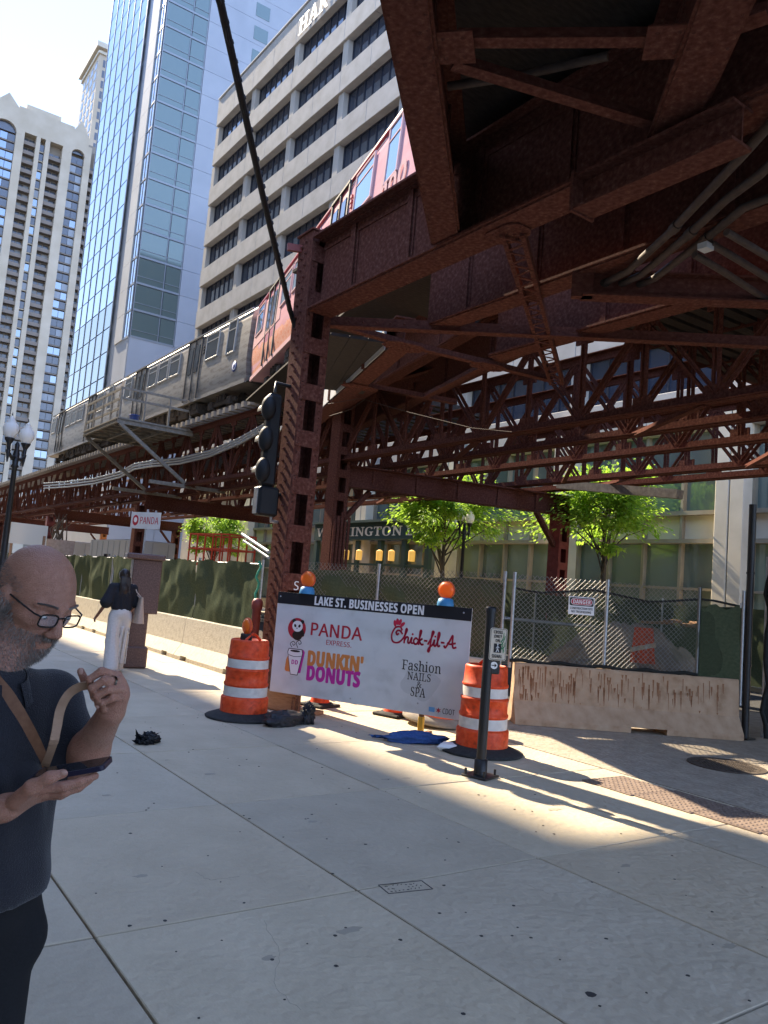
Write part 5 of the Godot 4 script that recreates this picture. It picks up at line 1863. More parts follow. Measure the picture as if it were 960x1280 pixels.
func make_street_things():
	sign_board()
	# barrels
	barrel("orange traffic barrel with an amber lamp beside the bolted column", W(4.42, 0, 8.92), 0.3, deg_to_rad(72), "")
	barrel("orange traffic barrel with an amber lamp behind the black push-button post", W(6.12, 0, 6.55), 1.9, deg_to_rad(-20), "")
	var fl = thing("traffic_barrel", "dull orange barrel with a tilted rubber base standing under the sign board", "traffic barrel", W(6.75, 0, 8.1), .4)
	var g := Geo.new()
	g.lathe([Vector2(0, 0), Vector2(.44, 0), Vector2(.445, .03), Vector2(.30, .08), Vector2(0, .08)], 32, Transform3D(Basis(Vector3.RIGHT, .10), Vector3(0, .05, 0)))
	obj("rubber_base", g, M.tie_pale, fl)
	g = Geo.new()
	g.lathe([Vector2(.28, .07), Vector2(.275, .26), Vector2(.262, .27), Vector2(.25, .6), Vector2(.235, .9), Vector2(.2, .92), Vector2(0, .92)], 32, Transform3D(Basis(Vector3.RIGHT, .05), Vector3.ZERO))
	obj("barrel_body", g, M.orange_dull, fl)
	for q in [[5.9, 9.6, "orange traffic cone standing behind the left foot of the sign board"], [6.55, 8.75, "orange traffic cone standing under the middle of the sign board"]]:
		var c = thing("traffic_cone", q[2], "traffic cone", W(q[0], 0, q[1]), .3)
		g = Geo.new()
		g.box(Vector3(0, .02, 0), Vector3(.42, .04, .42), Basis.IDENTITY, .012)
		g.lathe([Vector2(.2, .04), Vector2(.17, .06), Vector2(0, .06)], 20)
		obj("base", g, M.rubber, c)
		g = Geo.new()
		g.lathe([Vector2(.15, .045), Vector2(.13, .08), Vector2(.035, .66), Vector2(.0, .67)], 20)
		obj("cone_body", g, M.orange, c)
	# sandbags and litter
	var bs = thing("sandbag", "black plastic sandbag with a twisted neck lying beside the traffic barrel's base", "sandbag")
	obj("sack", lump(W(4.72, .0, 8.42), Vector3(.34, .10, .17), deg_to_rad(20), 3, .28, 1.4, .25), M.sandbag_black, bs)
	obj("twisted_neck", lump(W(5.02, .0, 8.42), Vector3(.10, .16, .09), deg_to_rad(60), 7, .6, 1.8, .7), M.sandbag_black, bs)
	var sb := hy(520, 928, 0)
	bs = thing("sandbag", "blue cloth sandbag lying on the ground beside the white foam box", "sandbag")
	obj("sack", lump(Vector3(sb.x, 0, sb.z), Vector3(.36, .075, .14), deg_to_rad(-25), 12, .35, 1.6, .25), M.sandbag_blue, bs)
	g = Geo.new()
	g.grid(func(u, v): return sb + Vector3(0, .03 + .02 * sin(u * 20.0), 0) + (cam.basis.x * Vector3(1, 0, 1)).normalized() * (-.30 - .14 * v) + Vector3(.07, 0, .09) * (u - .5) * (1.0 + v), 8, 4)
	obj("flat_end", g, M.sandbag_blue, bs)
	var fb := hy(562, 938, 0)
	var box = thing("foam_box", "white foam takeaway box left beside the blue sandbag", "food box", fb, deg_to_rad(40))
	g = Geo.new()
	g.hexa([Vector3(-.09, .004, -.09), Vector3(.09, .004, -.09), Vector3(.09, .004, .09), Vector3(-.09, .004, .09), Vector3(-.115, .04, -.115), Vector3(.115, .04, -.115), Vector3(.115, .04, .115), Vector3(-.115, .04, .115)])
	obj("tray", g, M.foam, box)
	g = Geo.new()
	g.box(Vector3(0, .043, 0), Vector3(.24, .006, .24))
	g.hexa([Vector3(-.112, .046, -.112), Vector3(.112, .046, -.112), Vector3(.112, .046, .112), Vector3(-.112, .046, .112), Vector3(-.08, .075, -.08), Vector3(.08, .075, -.08), Vector3(.08, .075, .08), Vector3(-.08, .075, .08)])
	obj("lid", g, M.foam, box)
	var bp := hy(184, 929, 0)
	var bag = thing("plastic_bag", "crumpled glossy black plastic bag lying on the open sidewalk", "plastic bag", bp)
	g = lump(Vector3.ZERO, Vector3(.13, .065, .09), .4, 21, .7, 2.6, .9)
	for q in [[-.09, .03, .02, -.14, .15, .03], [-.05, .04, -.03, -.10, .09, .0], [-.1, .01, .04, -.18, .05, .06], [.03, .05, 0, .05, .10, -.02]]:
		var a := Vector3(q[0], q[1], q[2])
		var b := Vector3(q[3], q[4], q[5])
		g.tri(a + Vector3(.03, 0, .02), a - Vector3(.02, 0, .03), b); g.tri(a + Vector3(.02, .02, -.02), b, a + Vector3(-.03, 0, .02))
	obj("bag_body", g, M.bag_plastic, bag)
	# push-button post
	var pp := hy(600, 971, 0)
	var post = thing("push_button_post", "slim black post with a small pedestrian crossing sign and push button", "post", pp)
	g = Geo.new()
	g.tube([Vector3(0, .02, 0), Vector3(0, 1.56, 0)], .046, 18)
	g.lathe([Vector2(.055, 1.53), Vector2(.055, 1.565), Vector2(.045, 1.58), Vector2(0, 1.585)], 18)
	g.lathe([Vector2(.062, .0), Vector2(.062, .16), Vector2(.048, .165)], 18)
	obj("pole", g, M.iron, post)
	g = Geo.new()
	g.box(Vector3(0, .012, 0), Vector3(.26, .022, .26), Basis(Vector3.UP, .3), .005)
	for q in 4:
		var an := .3 + PI / 4 + q * PI / 2
		g.tube([Vector3(cos(an) * .14, .02, -sin(an) * .14), Vector3(cos(an) * .14, .075, -sin(an) * .14)], .012, 6)
	obj("base_plate", g, M.iron, post)
	# the small sign is turned a little to the right of the camera
	var vd := (EYE - pp)
	vd.y = 0
	vd = vd.normalized().rotated(Vector3.UP, deg_to_rad(14))
	var xr := Vector3.UP.cross(vd).normalized()
	var sg = node("crossing_sign", post)
	sg.transform = Transform3D(Basis(xr, Vector3.UP, vd), Vector3(0, 1.235, 0) + vd * .055 + xr * .075)
	g = Geo.new()
	g.prism(round_rect(.165, .30, .02), .004, Transform3D.IDENTITY)
	obj("panel", g, M.sign_tan, sg)
	g = Geo.new()
	var rr := round_rect(.150, .285, .016)
	for k in rr.size():
		var a := rr[k]
		var b := rr[(k + 1) % rr.size()]
		g.bar(Vector3(a.x, a.y, .0048), Vector3(b.x, b.y, .0048), .004, .0015, Vector3(0, 0, 1))
	obj("border", g, M.print_black, sg)
	for q in [["CROSS", .113, .085], ["ONLY", .073, .075], ["ON", .033, .04], ["SIGNAL", -.112, .098]]:
		lettering(q[0], .030, M.print_black, sg, Transform3D(Basis.IDENTITY, Vector3(-.006, q[1], .0058)), "lettering", "Droid Sans", 700, q[2])
	g = Geo.new()
	g.box(Vector3(-.004, -.036, .005), Vector3(.072, .085, .002))
	obj("symbol_field", g, M.print_black, sg)
	g = Geo.new()
	for st in [[[0, .028], [.0, -.002]], [[0, -.002], [-.012, -.036]], [[0, -.002], [.012, -.034]], [[0, .02], [-.013, .0]], [[0, .02], [.013, .004]]]:
		ribbon(g, [Vector2(st[0][0] - .004, st[0][1] - .036), Vector2(st[1][0] - .004, st[1][1] - .036)], .007, Transform3D.IDENTITY, 1.0, .0075)
	g.prism(ellipse(.006, .006, 10), .001, Transform3D(Basis.IDENTITY, Vector3(-.004, .0, .0066)))
	obj("walking_figure", g, M.print_white, sg)
	g = Geo.new()
	for st in [[[.02, .02], [.045, .06], [.05, .11]], [[.025, -.01], [.05, .03], [.062, .08]], [[.03, -.05], [.045, .0], [.03, .03], [.055, .05]], [[.03, -.04], [.06, -.02], [.065, .02]], [[.035, -.03], [.06, -.06]], [[.05, -.02], [.052, -.075]]]:
		var pts := []
		for q in st: pts.append(Vector2(q[0], q[1]))
		ribbon(g, pts, .006, Transform3D.IDENTITY, 1.0, .0085)
	obj("green_scrawl", g, M.print_green, sg)
	g = Geo.new()
	g.box(Vector3(.07, 1.02, .0), Vector3(.12, .14, .09), Basis(Vector3.UP, deg_to_rad(-28)), .012)
	for y in [1.12, 1.30]: g.tube([Vector3(0, y, 0), Vector3(0, y + .012, 0)], .05, 16)
	obj("button_housing", g, M.iron, post)
	g = Geo.new()
	g.prism(ellipse(.034, .034), .006, Transform3D(Basis(xr, Vector3.UP, vd), Vector3(.062, 1.035, 0) + vd * .062))
	obj("arrow_disc", g, M.print_white, post)
	g = Geo.new()
	var ax := Transform3D(Basis(xr, Vector3.UP, vd), Vector3(.062, 1.035, 0) + vd * .0685)
	ribbon(g, [Vector2(-.022, 0), Vector2(.018, 0)], .008, ax, 1.0, .001)
	ribbon(g, [Vector2(.005, .013), Vector2(.02, 0)], .008, ax, 1.0, .002); ribbon(g, [Vector2(.005, -.013), Vector2(.02, 0)], .008, ax, 1.0, .003)
	obj("arrow", g, M.print_black, post)
	# granite pedestal beside the woman
	var pe = thing("granite_pedestal", "brown granite pedestal with a wide head on a narrow stem beside the walking woman", "pedestal", W(4.66, 0, 13.75), deg_to_rad(-12))
	g = Geo.new()
	g.box(Vector3(0, .19, 0), Vector3(.38, .36, .36), Basis.IDENTITY, .025)
	obj("base_block", g, M.granite, pe)
	g = Geo.new()
	g.box(Vector3(.0, .64, 0), Vector3(.28, .60, .28), Basis.IDENTITY, .015)
	obj("stem", g, M.granite, pe)
	g = Geo.new()
	g.box(Vector3(.04, 1.39, -.03), Vector3(.48, .92, .40), Basis.IDENTITY, .012)
	obj("head_block", g, M.granite, pe)
	g = Geo.new()
	g.box(Vector3(.0, 1.90, -.02), Vector3(.64, .10, .50), Basis.IDENTITY, .02)
	obj("cap", g, M.granite, pe)
	# street lamps
	street_lamp("black twin-globe street lamp on the near kerb in front of the apartment tower", W(3.78, 0, 21.6), deg_to_rad(50), 4.85, "")
	street_lamp("black twin-globe street lamp among the trees across the street", W(20.4, 0, 23.6), deg_to_rad(20), 4.75, "")
	# small restaurant sign on a pole of the fence
	var sp := hx(183, 651, 6.4)
	var fs = thing("pole_sign", "small white restaurant sign with a red roundel on a thin pole at the fence", "sign", Vector3(sp.x, 0, sp.z))
	var y: float = sp.y
	g = Geo.new()
	g.tube([Vector3(0, .8, 0), Vector3(0, y + .2, 0)], .02, 8)
	obj("pole", g, M.galv, fs)
	var pxf := frame(Vector3(-.04, y, .05), Vector3(.25, -.02, 1).normalized(), Vector3.UP)
	var sn = node("panel", fs)
	sn.transform = pxf
	g = Geo.new()
	g.box(Vector3(0, 0, 0), Vector3(1.25, .40, .012))
	obj("board", g, M.board, sn)
	g = Geo.new()
	g.prism(ellipse(.13, .13), .003, Transform3D(Basis.IDENTITY, Vector3(-.42, .0, .006)))
	obj("roundel", g, M.print_red, sn)
	g = Geo.new()
	g.prism(ellipse(.07, .065), .003, Transform3D(Basis.IDENTITY, Vector3(-.42, .01, .0085)))
	obj("roundel_head", g, M.print_white, sn)
	lettering("PANDA", .17, M.print_red, sn, Transform3D(Basis.IDENTITY, Vector3(.16, .0, .008)), "lettering", "Droid Sans", 400, .78)
	# far clutter along the street
	var fp := hx(36, 668, 6.6)
	var cs = thing("cream_sign", "cream notice board on two legs far along the fence", "sign", Vector3(fp.x, 0, fp.z))
	g = Geo.new()
	g.box(Vector3(0, fp.y, 0), Vector3(1.5, .8, .04), Basis(Vector3.UP, deg_to_rad(18)))
	obj("panel", g, M.cream, cs)
	g = Geo.new()
	for s in [-.6, .6]: g.bar(Vector3(s, 0, s * -.2), Vector3(s, fp.y, s * -.2), .08, .08)
	obj("leg", g, M.wood_block, cs)
	g = Geo.new()
	for k in 4: g.box(Vector3(-.05, fp.y + .24 - .15 * k, .03), Vector3(.9 - .15 * (k % 2), .045, .01), Basis(Vector3.UP, deg_to_rad(18)))
	obj("print_lines", g, M.print_grey, cs)
	for q in [[15.0, 47.0, 7.5, "white site trailer parked under the railway near the orange columns"], [15.2, 62.0, 9.0, "white site trailer further along under the railway"]]:
		var t = thing("site_trailer", q[3], "trailer", W(q[0], -.12, q[1]))
		g = Geo.new()
		g.box(Vector3(0, 2.0, 0), Vector3(2.6, 2.9, q[2]), Basis.IDENTITY, .05)
		obj("body", g, M.trailer, t)
		g = Geo.new()
		for k in 7: g.box(Vector3(-1.31, 2.0, -q[2] / 2 + q[2] * (k + .5) / 7), Vector3(.03, 2.7, .05))
		for k in 3: g.box(Vector3(-.9 + .9 * k, 2.0, q[2] / 2 + .01), Vector3(.05, 2.7, .03))
		obj("ribs", g, M.hotel, t)
		g = Geo.new()
		g.box(Vector3(-1.31, 2.2, 0), Vector3(.04, .8, 1.1))
		obj("window", g, M.glass_office, t)
		g = Geo.new()
		for s in [-1, 1]: for r in [-.7, .7]:
			g.lathe([Vector2(0, -.12), Vector2(.4, -.12), Vector2(.4, .12), Vector2(0, .12)], 14, Transform3D(Basis(Vector3(0, 0, 1), PI / 2), Vector3(s * 1.0, .4, r)))
		obj("wheels", g, M.rubber, t)
	# scissor lift, bright red, seen over the netting
	var lp := hx(278, 676, 13.0)
	var lf = thing("scissor_lift", "bright red scissor lift with a railed basket rising behind the netting", "scissor lift", Vector3(lp.x, -.12, lp.z), .2)
	g = Geo.new()
	g.box(Vector3(0, .55, 0), Vector3(1.2, .6, 2.4), Basis.IDENTITY, .04)
	obj("chassis", g, M.red_lift, lf)
	for s in [-1, 1]: for r in [-.8, .8]:
		g = Geo.new()
		g.lathe([Vector2(0, -.1), Vector2(.3, -.1), Vector2(.3, .1), Vector2(0, .1)], 14, Transform3D(Basis(Vector3(0, 0, 1), PI / 2), Vector3(s * .6, .3, r)))
		obj("wheel", g, M.rubber, lf)
	g = Geo.new()
	for k in 3:
		for s in [-.45, .45]:
			g.bar(Vector3(s, .9 + .45 * k, -1.0), Vector3(s, 1.35 + .45 * k, 1.0), .06, .08); g.bar(Vector3(s, .9 + .45 * k, 1.0), Vector3(s, 1.35 + .45 * k, -1.0), .06, .08)
	obj("scissor_arms", g, M.red_lift, lf)
	g = Geo.new()
	g.box(Vector3(0, 2.3, 0), Vector3(1.3, .14, 2.7))
	for x in [-.62, .62]:
		for k in 6: g.bar(Vector3(x, 2.3, -1.32 + .528 * k), Vector3(x, 3.45, -1.32 + .528 * k), .05, .05)
		for yy in [2.85, 3.42]: g.bar(Vector3(x, yy, -1.32), Vector3(x, yy, 1.32), .06, .06)
	for z in [-1.32, 1.32]:
		for yy in [2.85, 3.42]: g.bar(Vector3(-.62, yy, z), Vector3(.62, yy, z), .06, .06)
	obj("basket", g, M.red_lift, lf)
	# planter with dry stems
	var tp := hx(72, 684, 8.2)
	var pn = thing("planter", "square tan planter with dark upright stems beyond the netting", "planter", Vector3(tp.x, 0, tp.z))
	g = Geo.new()
	g.hexa([Vector3(-.45, 0, -.45), Vector3(.45, 0, -.45), Vector3(.45, 0, .45), Vector3(-.45, 0, .45), Vector3(-.55, tp.y + .3, -.55), Vector3(.55, tp.y + .3, -.55), Vector3(.55, tp.y + .3, .55), Vector3(-.55, tp.y + .3, .55)])
	obj("pot", g, M.tarp, pn)
	g = Geo.new()
	for k in 14:
		var a := Vector3(rng.randf_range(-.3, .3), tp.y + .25, rng.randf_range(-.3, .3))
		g.tube([a, a + Vector3(rng.randf_range(-.2, .2), .5, rng.randf_range(-.2, .2)), a + Vector3(rng.randf_range(-.4, .4), rng.randf_range(.8, 1.2), rng.randf_range(-.4, .4))], [.03, .02, .008], 5)
	obj("stems", g, M.bark, pn)
	# silver pipe leaning beyond the fence, red hydrant stub behind the barrel
	g = Geo.new()
	g.tube([hx(303, 668, 7.2), hx(336, 690, 6.9)], .035, 8); g.tube([hx(305, 676, 7.2), hx(336, 697, 6.9)], .03, 8)
	tag(obj("silver_pipes", g, M.frame_grey), "two bare silver pipes stacked above the netting beside the bolted column", "pipe")
	g = Geo.new()
	g.lathe([Vector2(.0, 0), Vector2(.11, 0), Vector2(.11, .05), Vector2(.06, .07), Vector2(.06, 1.25), Vector2(.075, 1.26), Vector2(.075, 1.36), Vector2(.05, 1.40), Vector2(0, 1.41)], 14, Transform3D(Basis.IDENTITY, W(5.02, 0, 10.02)))
	g.tube([W(5.02, 1.0, 10.02), W(4.86, 1.0, 10.0)], .05, 8)
	tag(obj("standpipe", g, M.steel_red), "dark red standpipe beside the foot of the bolted column", "standpipe")

func sign_board():
	var A := W(4.98, 0, 9.35)
	var B := W(6.24, 0, 6.98)
	var dx := (B - A).normalized()
	var Wd := (B - A).length()
	var y0 := .25
	var y1 := 1.53
	var H := y1 - y0
	var xf := frame((A + B) / 2 + Vector3(0, (y0 + y1) / 2, 0), dx, Vector3.UP)
	var o = thing("sign_board", "large white board listing four open businesses under a black header", "sign", xf.origin)
	o.basis = xf.basis
	var I := Basis.IDENTITY
	var g := Geo.new()
	g.box(Vector3.ZERO, Vector3(Wd, H, .018), I, .002)
	obj("panel", g, M.board, o)
	g = Geo.new()
	g.box(Vector3(0, H / 2 - .075, .0095), Vector3(Wd, .15, .006))
	obj("header", g, M.board_black, o)
	lettering("LAKE ST. BUSINESSES OPEN", .105, M.print_white, o, Transform3D(I, Vector3(-.02, H / 2 - .077, .0145)), "lettering", "Droid Sans", 700, 1.52, .002)
	# px -> board: from the photograph's measured layout
	var at := func(t, h): return Vector3(t - 1.40 + .03, h - H / 2, .0095)   # t from the left edge, h from the bottom
	# panda restaurant
	var em = node("round_emblem", o, at.call(.36, .83))
	g = Geo.new()
	g.prism(ellipse(.135, .135, 36), .002, Transform3D.IDENTITY)
	obj("red_disc", g, M.print_red, em)
	g = Geo.new()
	g.prism(ellipse(.075, .062), .002, Transform3D(I, Vector3(.015, -.085, .0012))); g.prism(ellipse(.028, .026, 14), .002, Transform3D(I, Vector3(-.05, .095, .0012))); g.prism(ellipse(.028, .026, 14), .002, Transform3D(I, Vector3(.075, .09, .0012)))
	g.prism(ellipse(.03, .06, 16), .002, Transform3D(Basis(Vector3(0, 0, 1), .5), Vector3(.08, -.04, .0013)))
	obj("black_patches", g, M.print_black, em)
	g = Geo.new()
	g.prism(ellipse(.078, .070, 28), .002, Transform3D(I, Vector3(.008, .03, .0030)))
	obj("white_head", g, M.print_white, em)
	g = Geo.new()
	for s in [-1, 1]: g.prism(ellipse(.016, .022, 14), .002, Transform3D(Basis(Vector3(0, 0, 1), s * -.5), Vector3(.006 + s * .032, .035, .0048)))
	g.prism(ellipse(.010, .007, 10), .002, Transform3D(I, Vector3(.004, .005, .0048)))
	obj("face_marks", g, M.print_black, em)
	lettering("PANDA", .155, M.print_red, o, Transform3D(I, at.call(.93, .845)), "lettering", "Droid Sans", 400, .74, .003)
	lettering("EXPRESS.", .062, M.print_red, o, Transform3D(I, at.call(.99, .70)), "lettering", "Droid Sans", 400, .36)
	# coffee shop
	var cup = node("cup_emblem", o, at.call(.38, .40))
	g = Geo.new()
	g.prism(PackedVector2Array([Vector2(-.15, -.10), Vector2(-.14, .03), Vector2(-.10, .12), Vector2(-.02, .12), Vector2(-.02, -.12), Vector2(-.13, -.12)]), .002, Transform3D.IDENTITY)
	obj("orange_block", g, M.print_orange, cup)
	g = Geo.new()
	g.prism(PackedVector2Array([Vector2(.02, -.13), Vector2(.09, -.12), Vector2(.13, .14), Vector2(.11, .17), Vector2(.02, .16)]), .002, Transform3D.IDENTITY)
	obj("magenta_block", g, M.print_magenta, cup)
	g = Geo.new()
	g.prism(PackedVector2Array([Vector2(-.06, -.155), Vector2(.05, -.155), Vector2(.105, .13), Vector2(.09, .175), Vector2(-.115, .175), Vector2(-.13, .13)]), .002, Transform3D(I, Vector3(0, 0, .0015)))
	obj("cup_outline", g, M.print_black, cup)
	g = Geo.new()
	g.prism(PackedVector2Array([Vector2(-.053, -.147), Vector2(.043, -.147), Vector2(.094, .125), Vector2(.082, .166), Vector2(-.107, .166), Vector2(-.119, .125)]), .002, Transform3D(I, Vector3(0, 0, .003)))
	obj("cup_body", g, M.print_white, cup)
	g = Geo.new()
	g.prism(ellipse(.075, .014), .002, Transform3D(I, Vector3(-.012, .145, .0045)))
	ribbon(g, [Vector2(-.105, .09), Vector2(-.01, .075), Vector2(.085, .09)], .007, Transform3D.IDENTITY, 1.0, .0064)
	for s in [[-.07, 0], [.02, .02]]:
		ribbon(g, [Vector2(s[0], .19), Vector2(s[0] - .03, .23 + s[1]), Vector2(s[0] + .015, .265 + s[1]), Vector2(s[0] + .045, .235 + s[1]), Vector2(s[0] + .02, .215 + s[1]), Vector2(s[0] + .005, .235 + s[1])], .009, Transform3D.IDENTITY, 1.0, .0015)
	obj("cup_lines", g, M.print_black, cup)
	lettering("DD", .055, M.print_magenta, cup, Transform3D(I, Vector3(-.006, .005, .0065)), "lettering", "Droid Sans", 700)
	lettering("DUNKIN'", .175, M.print_orange, o, Transform3D(I, at.call(.955, .475)), "lettering", "Droid Sans", 700, .80, .010)
	lettering("DONUTS", .175, M.print_magenta, o, Transform3D(I, at.call(.945, .295)), "lettering", "Droid Sans", 700, .77, .010)
	# script name with the comb over its first letter
	var strokes := [[1.0, .82, .78, 1.02, .35, .92, .08, .45, .22, .02, .7, -.02, 1.05, .2, 1.32, .7, 1.46, 1.08, 1.36, 1.15, 1.29, .6, 1.26, 0], [1.27, .2, 1.45, .5, 1.6, .45, 1.6, .1, 1.74, .05, 1.92, .5, 1.9, .1, 2.05, .06], [2.45, .4, 2.3, .5, 2.12, .3, 2.2, .03, 2.45, .1, 2.7, .8, 2.75, 1.1, 2.65, 1.1, 2.6, .5, 2.57, 0], [2.58, .25, 2.86, .5, 2.64, .28, 2.84, .02, 2.98, .07], [3.06, .36, 3.3, .36], [3.4, .1, 3.65, .6, 3.85, 1.08, 3.74, 1.15, 3.66, .6, 3.56, -.38, 3.44, -.44, 3.5, -.2, 3.8, .1, 3.95, .5, 3.94, .1, 4.1, .08, 4.35, .8, 4.36, 1.1, 4.26, 1.05, 4.22, .4, 4.3, .03, 4.45, .1], [4.55, .36, 4.8, .36], [4.82, .12, 4.95, 0, 5.25, .5, 5.5, 1.0, 5.52, .5, 5.6, .05, 5.85, .1], [5.1, .38, 5.35, .3, 5.78, .42], [.72, .72, .58, .62, .48, .78, .6, .95, .85, .95, 1.05, .72]]
	g = Geo.new()
	var sx := Transform3D(I, at.call(1.70, .80))
	for k in strokes.size():
		var s: Array = strokes[k]
		var pts := []
		for i in range(0, s.size(), 2): pts.append(Vector2(s[i], s[i + 1] * (1.25 if s[i] < 1.1 and k == 0 else 1.0)))
		ribbon(g, pts, .022, sx, .145, .001 + .0004 * k)
	for q in [[1.98, .78], [4.0, .78]]: g.prism(ellipse(.013, .013, 10), .001, Transform3D(I, sx.origin + Vector3(q[0] * .145, q[1] * .145, .001)))
	for q in [[.30, 1.52, .2], [.52, 1.68, .1], [.76, 1.66, -.35], [1.0, 1.48, -.8]]: g.prism(ellipse(.020, .040, 14), .001, Transform3D(Basis(Vector3(0, 0, 1), q[2]), sx.origin + Vector3(q[0] * .145, q[1] * .145, .001)))
	obj("script_lettering", g, M.print_crimson, o)
	# nail salon over a smudge
	g = Geo.new()
	var sm := PackedVector2Array()
	for k in 40: sm.append(Vector2(cos(TAU * k / 40) * .24 * (1.0 + .12 * sin(k * .63)), sin(TAU * k / 40) * .19 * (1.0 + .14 * cos(k * .8))))
	g.prism(sm, .0006, Transform3D(I, at.call(2.13, .36)))
	obj("smudge", g, M.print_grey, o)
	for q in [["Fashion", 2.13, .545, .115, .50], ["NAILS", 2.11, .425, .09, .30], ["&", 2.12, .335, .07, .06], ["SPA", 2.11, .245, .105, .19]]:
		lettering(q[0], q[3], M.print_black, o, Transform3D(I, at.call(q[1], q[2]) + Vector3(0, 0, .0012)), "lettering", "Droid Serif", 400, q[4])
	# city mark in the corner
	g = Geo.new()
	g.box(at.call(2.30, .075), Vector3(.075, .055, .002))
	obj("blue_flag", g, M.print_blue, o)
	g = Geo.new()
	var st := PackedVector2Array()
	for k in 12: st.append(Vector2.from_angle(TAU * k / 12 + PI / 2) * (.036 if k % 2 == 0 else .015))
	g.prism(st, .001, Transform3D(I, at.call(2.385, .075)))
	obj("red_star", g, M.print_red, o)
	lettering("CDOT", .062, M.print_black, o, Transform3D(I, at.call(2.51, .075)), "lettering", "Droid Sans", 400, .15)
	# screws
	g = Geo.new()
	for q in [[.07, H - .06], [Wd - .07, H - .06], [1.22, .06], [2.12, .12]]: g.rivet(at.call(q[0], q[1]) + Vector3(0, 0, .005), Vector3(0, 0, 1), .012, .006)
	obj("screws", g, M.galv, o)
	# feet: rusty angle on the left with timber blocks, yellow strapped one on the right
	var lx := -Wd / 2 + .42
	g = Geo.new()
	g.box(Vector3(lx, -H / 2 - .02 - .02, -.03), Vector3(.05, .42, .05))
	g.box(Vector3(lx + .07, -H / 2 - .235, .05), Vector3(.06, .03, .75), I, .005)
	g.tube([Vector3(lx - .03, -H / 2 - .2, .05), Vector3(lx - .03, -H / 2 - .03, .05), Vector3(lx + .02, -H / 2 - .03, .05)], .012, 6)
	obj("foot", g, M.rusty, o)
	g = Geo.new()
	g.box(Vector3(lx - .36, -H / 2 - .12, -.10), Vector3(.62, .25, .07), I, .008); g.box(Vector3(lx + .05, -H / 2 - .225, -.06), Vector3(.3, .05, .6), I, .006)
	obj("timber_block", g, M.wood_block, o)
	var rx := Wd / 2 - .55
	g = Geo.new()
	g.box(Vector3(rx, -H / 2 - .04, -.03), Vector3(.05, .42, .05)); g.box(Vector3(rx, -H / 2 - .237, .03), Vector3(.06, .025, .7), I, .005)
	obj("foot", g, M.rusty, o)
	g = Geo.new()
	g.box(Vector3(rx, -H / 2 - .13, -.03), Vector3(.062, .20, .062), I, .006)
	obj("yellow_strap", g, M.yellow_strap, o)
	# lamps on top of the board
	for t in [.42, 2.34]:
		var l = node("warning_light", o, Vector3(t - 1.345, H / 2, -.02))
		g = Geo.new()
		g.lathe([Vector2(.10, 0), Vector2(.10, .02), Vector2(.085, .08), Vector2(.05, .095), Vector2(0, .095)], 16)
		obj("housing", g, M.lamp_blue, l)
		lens(l, Vector3(0, .185, 0), .098)

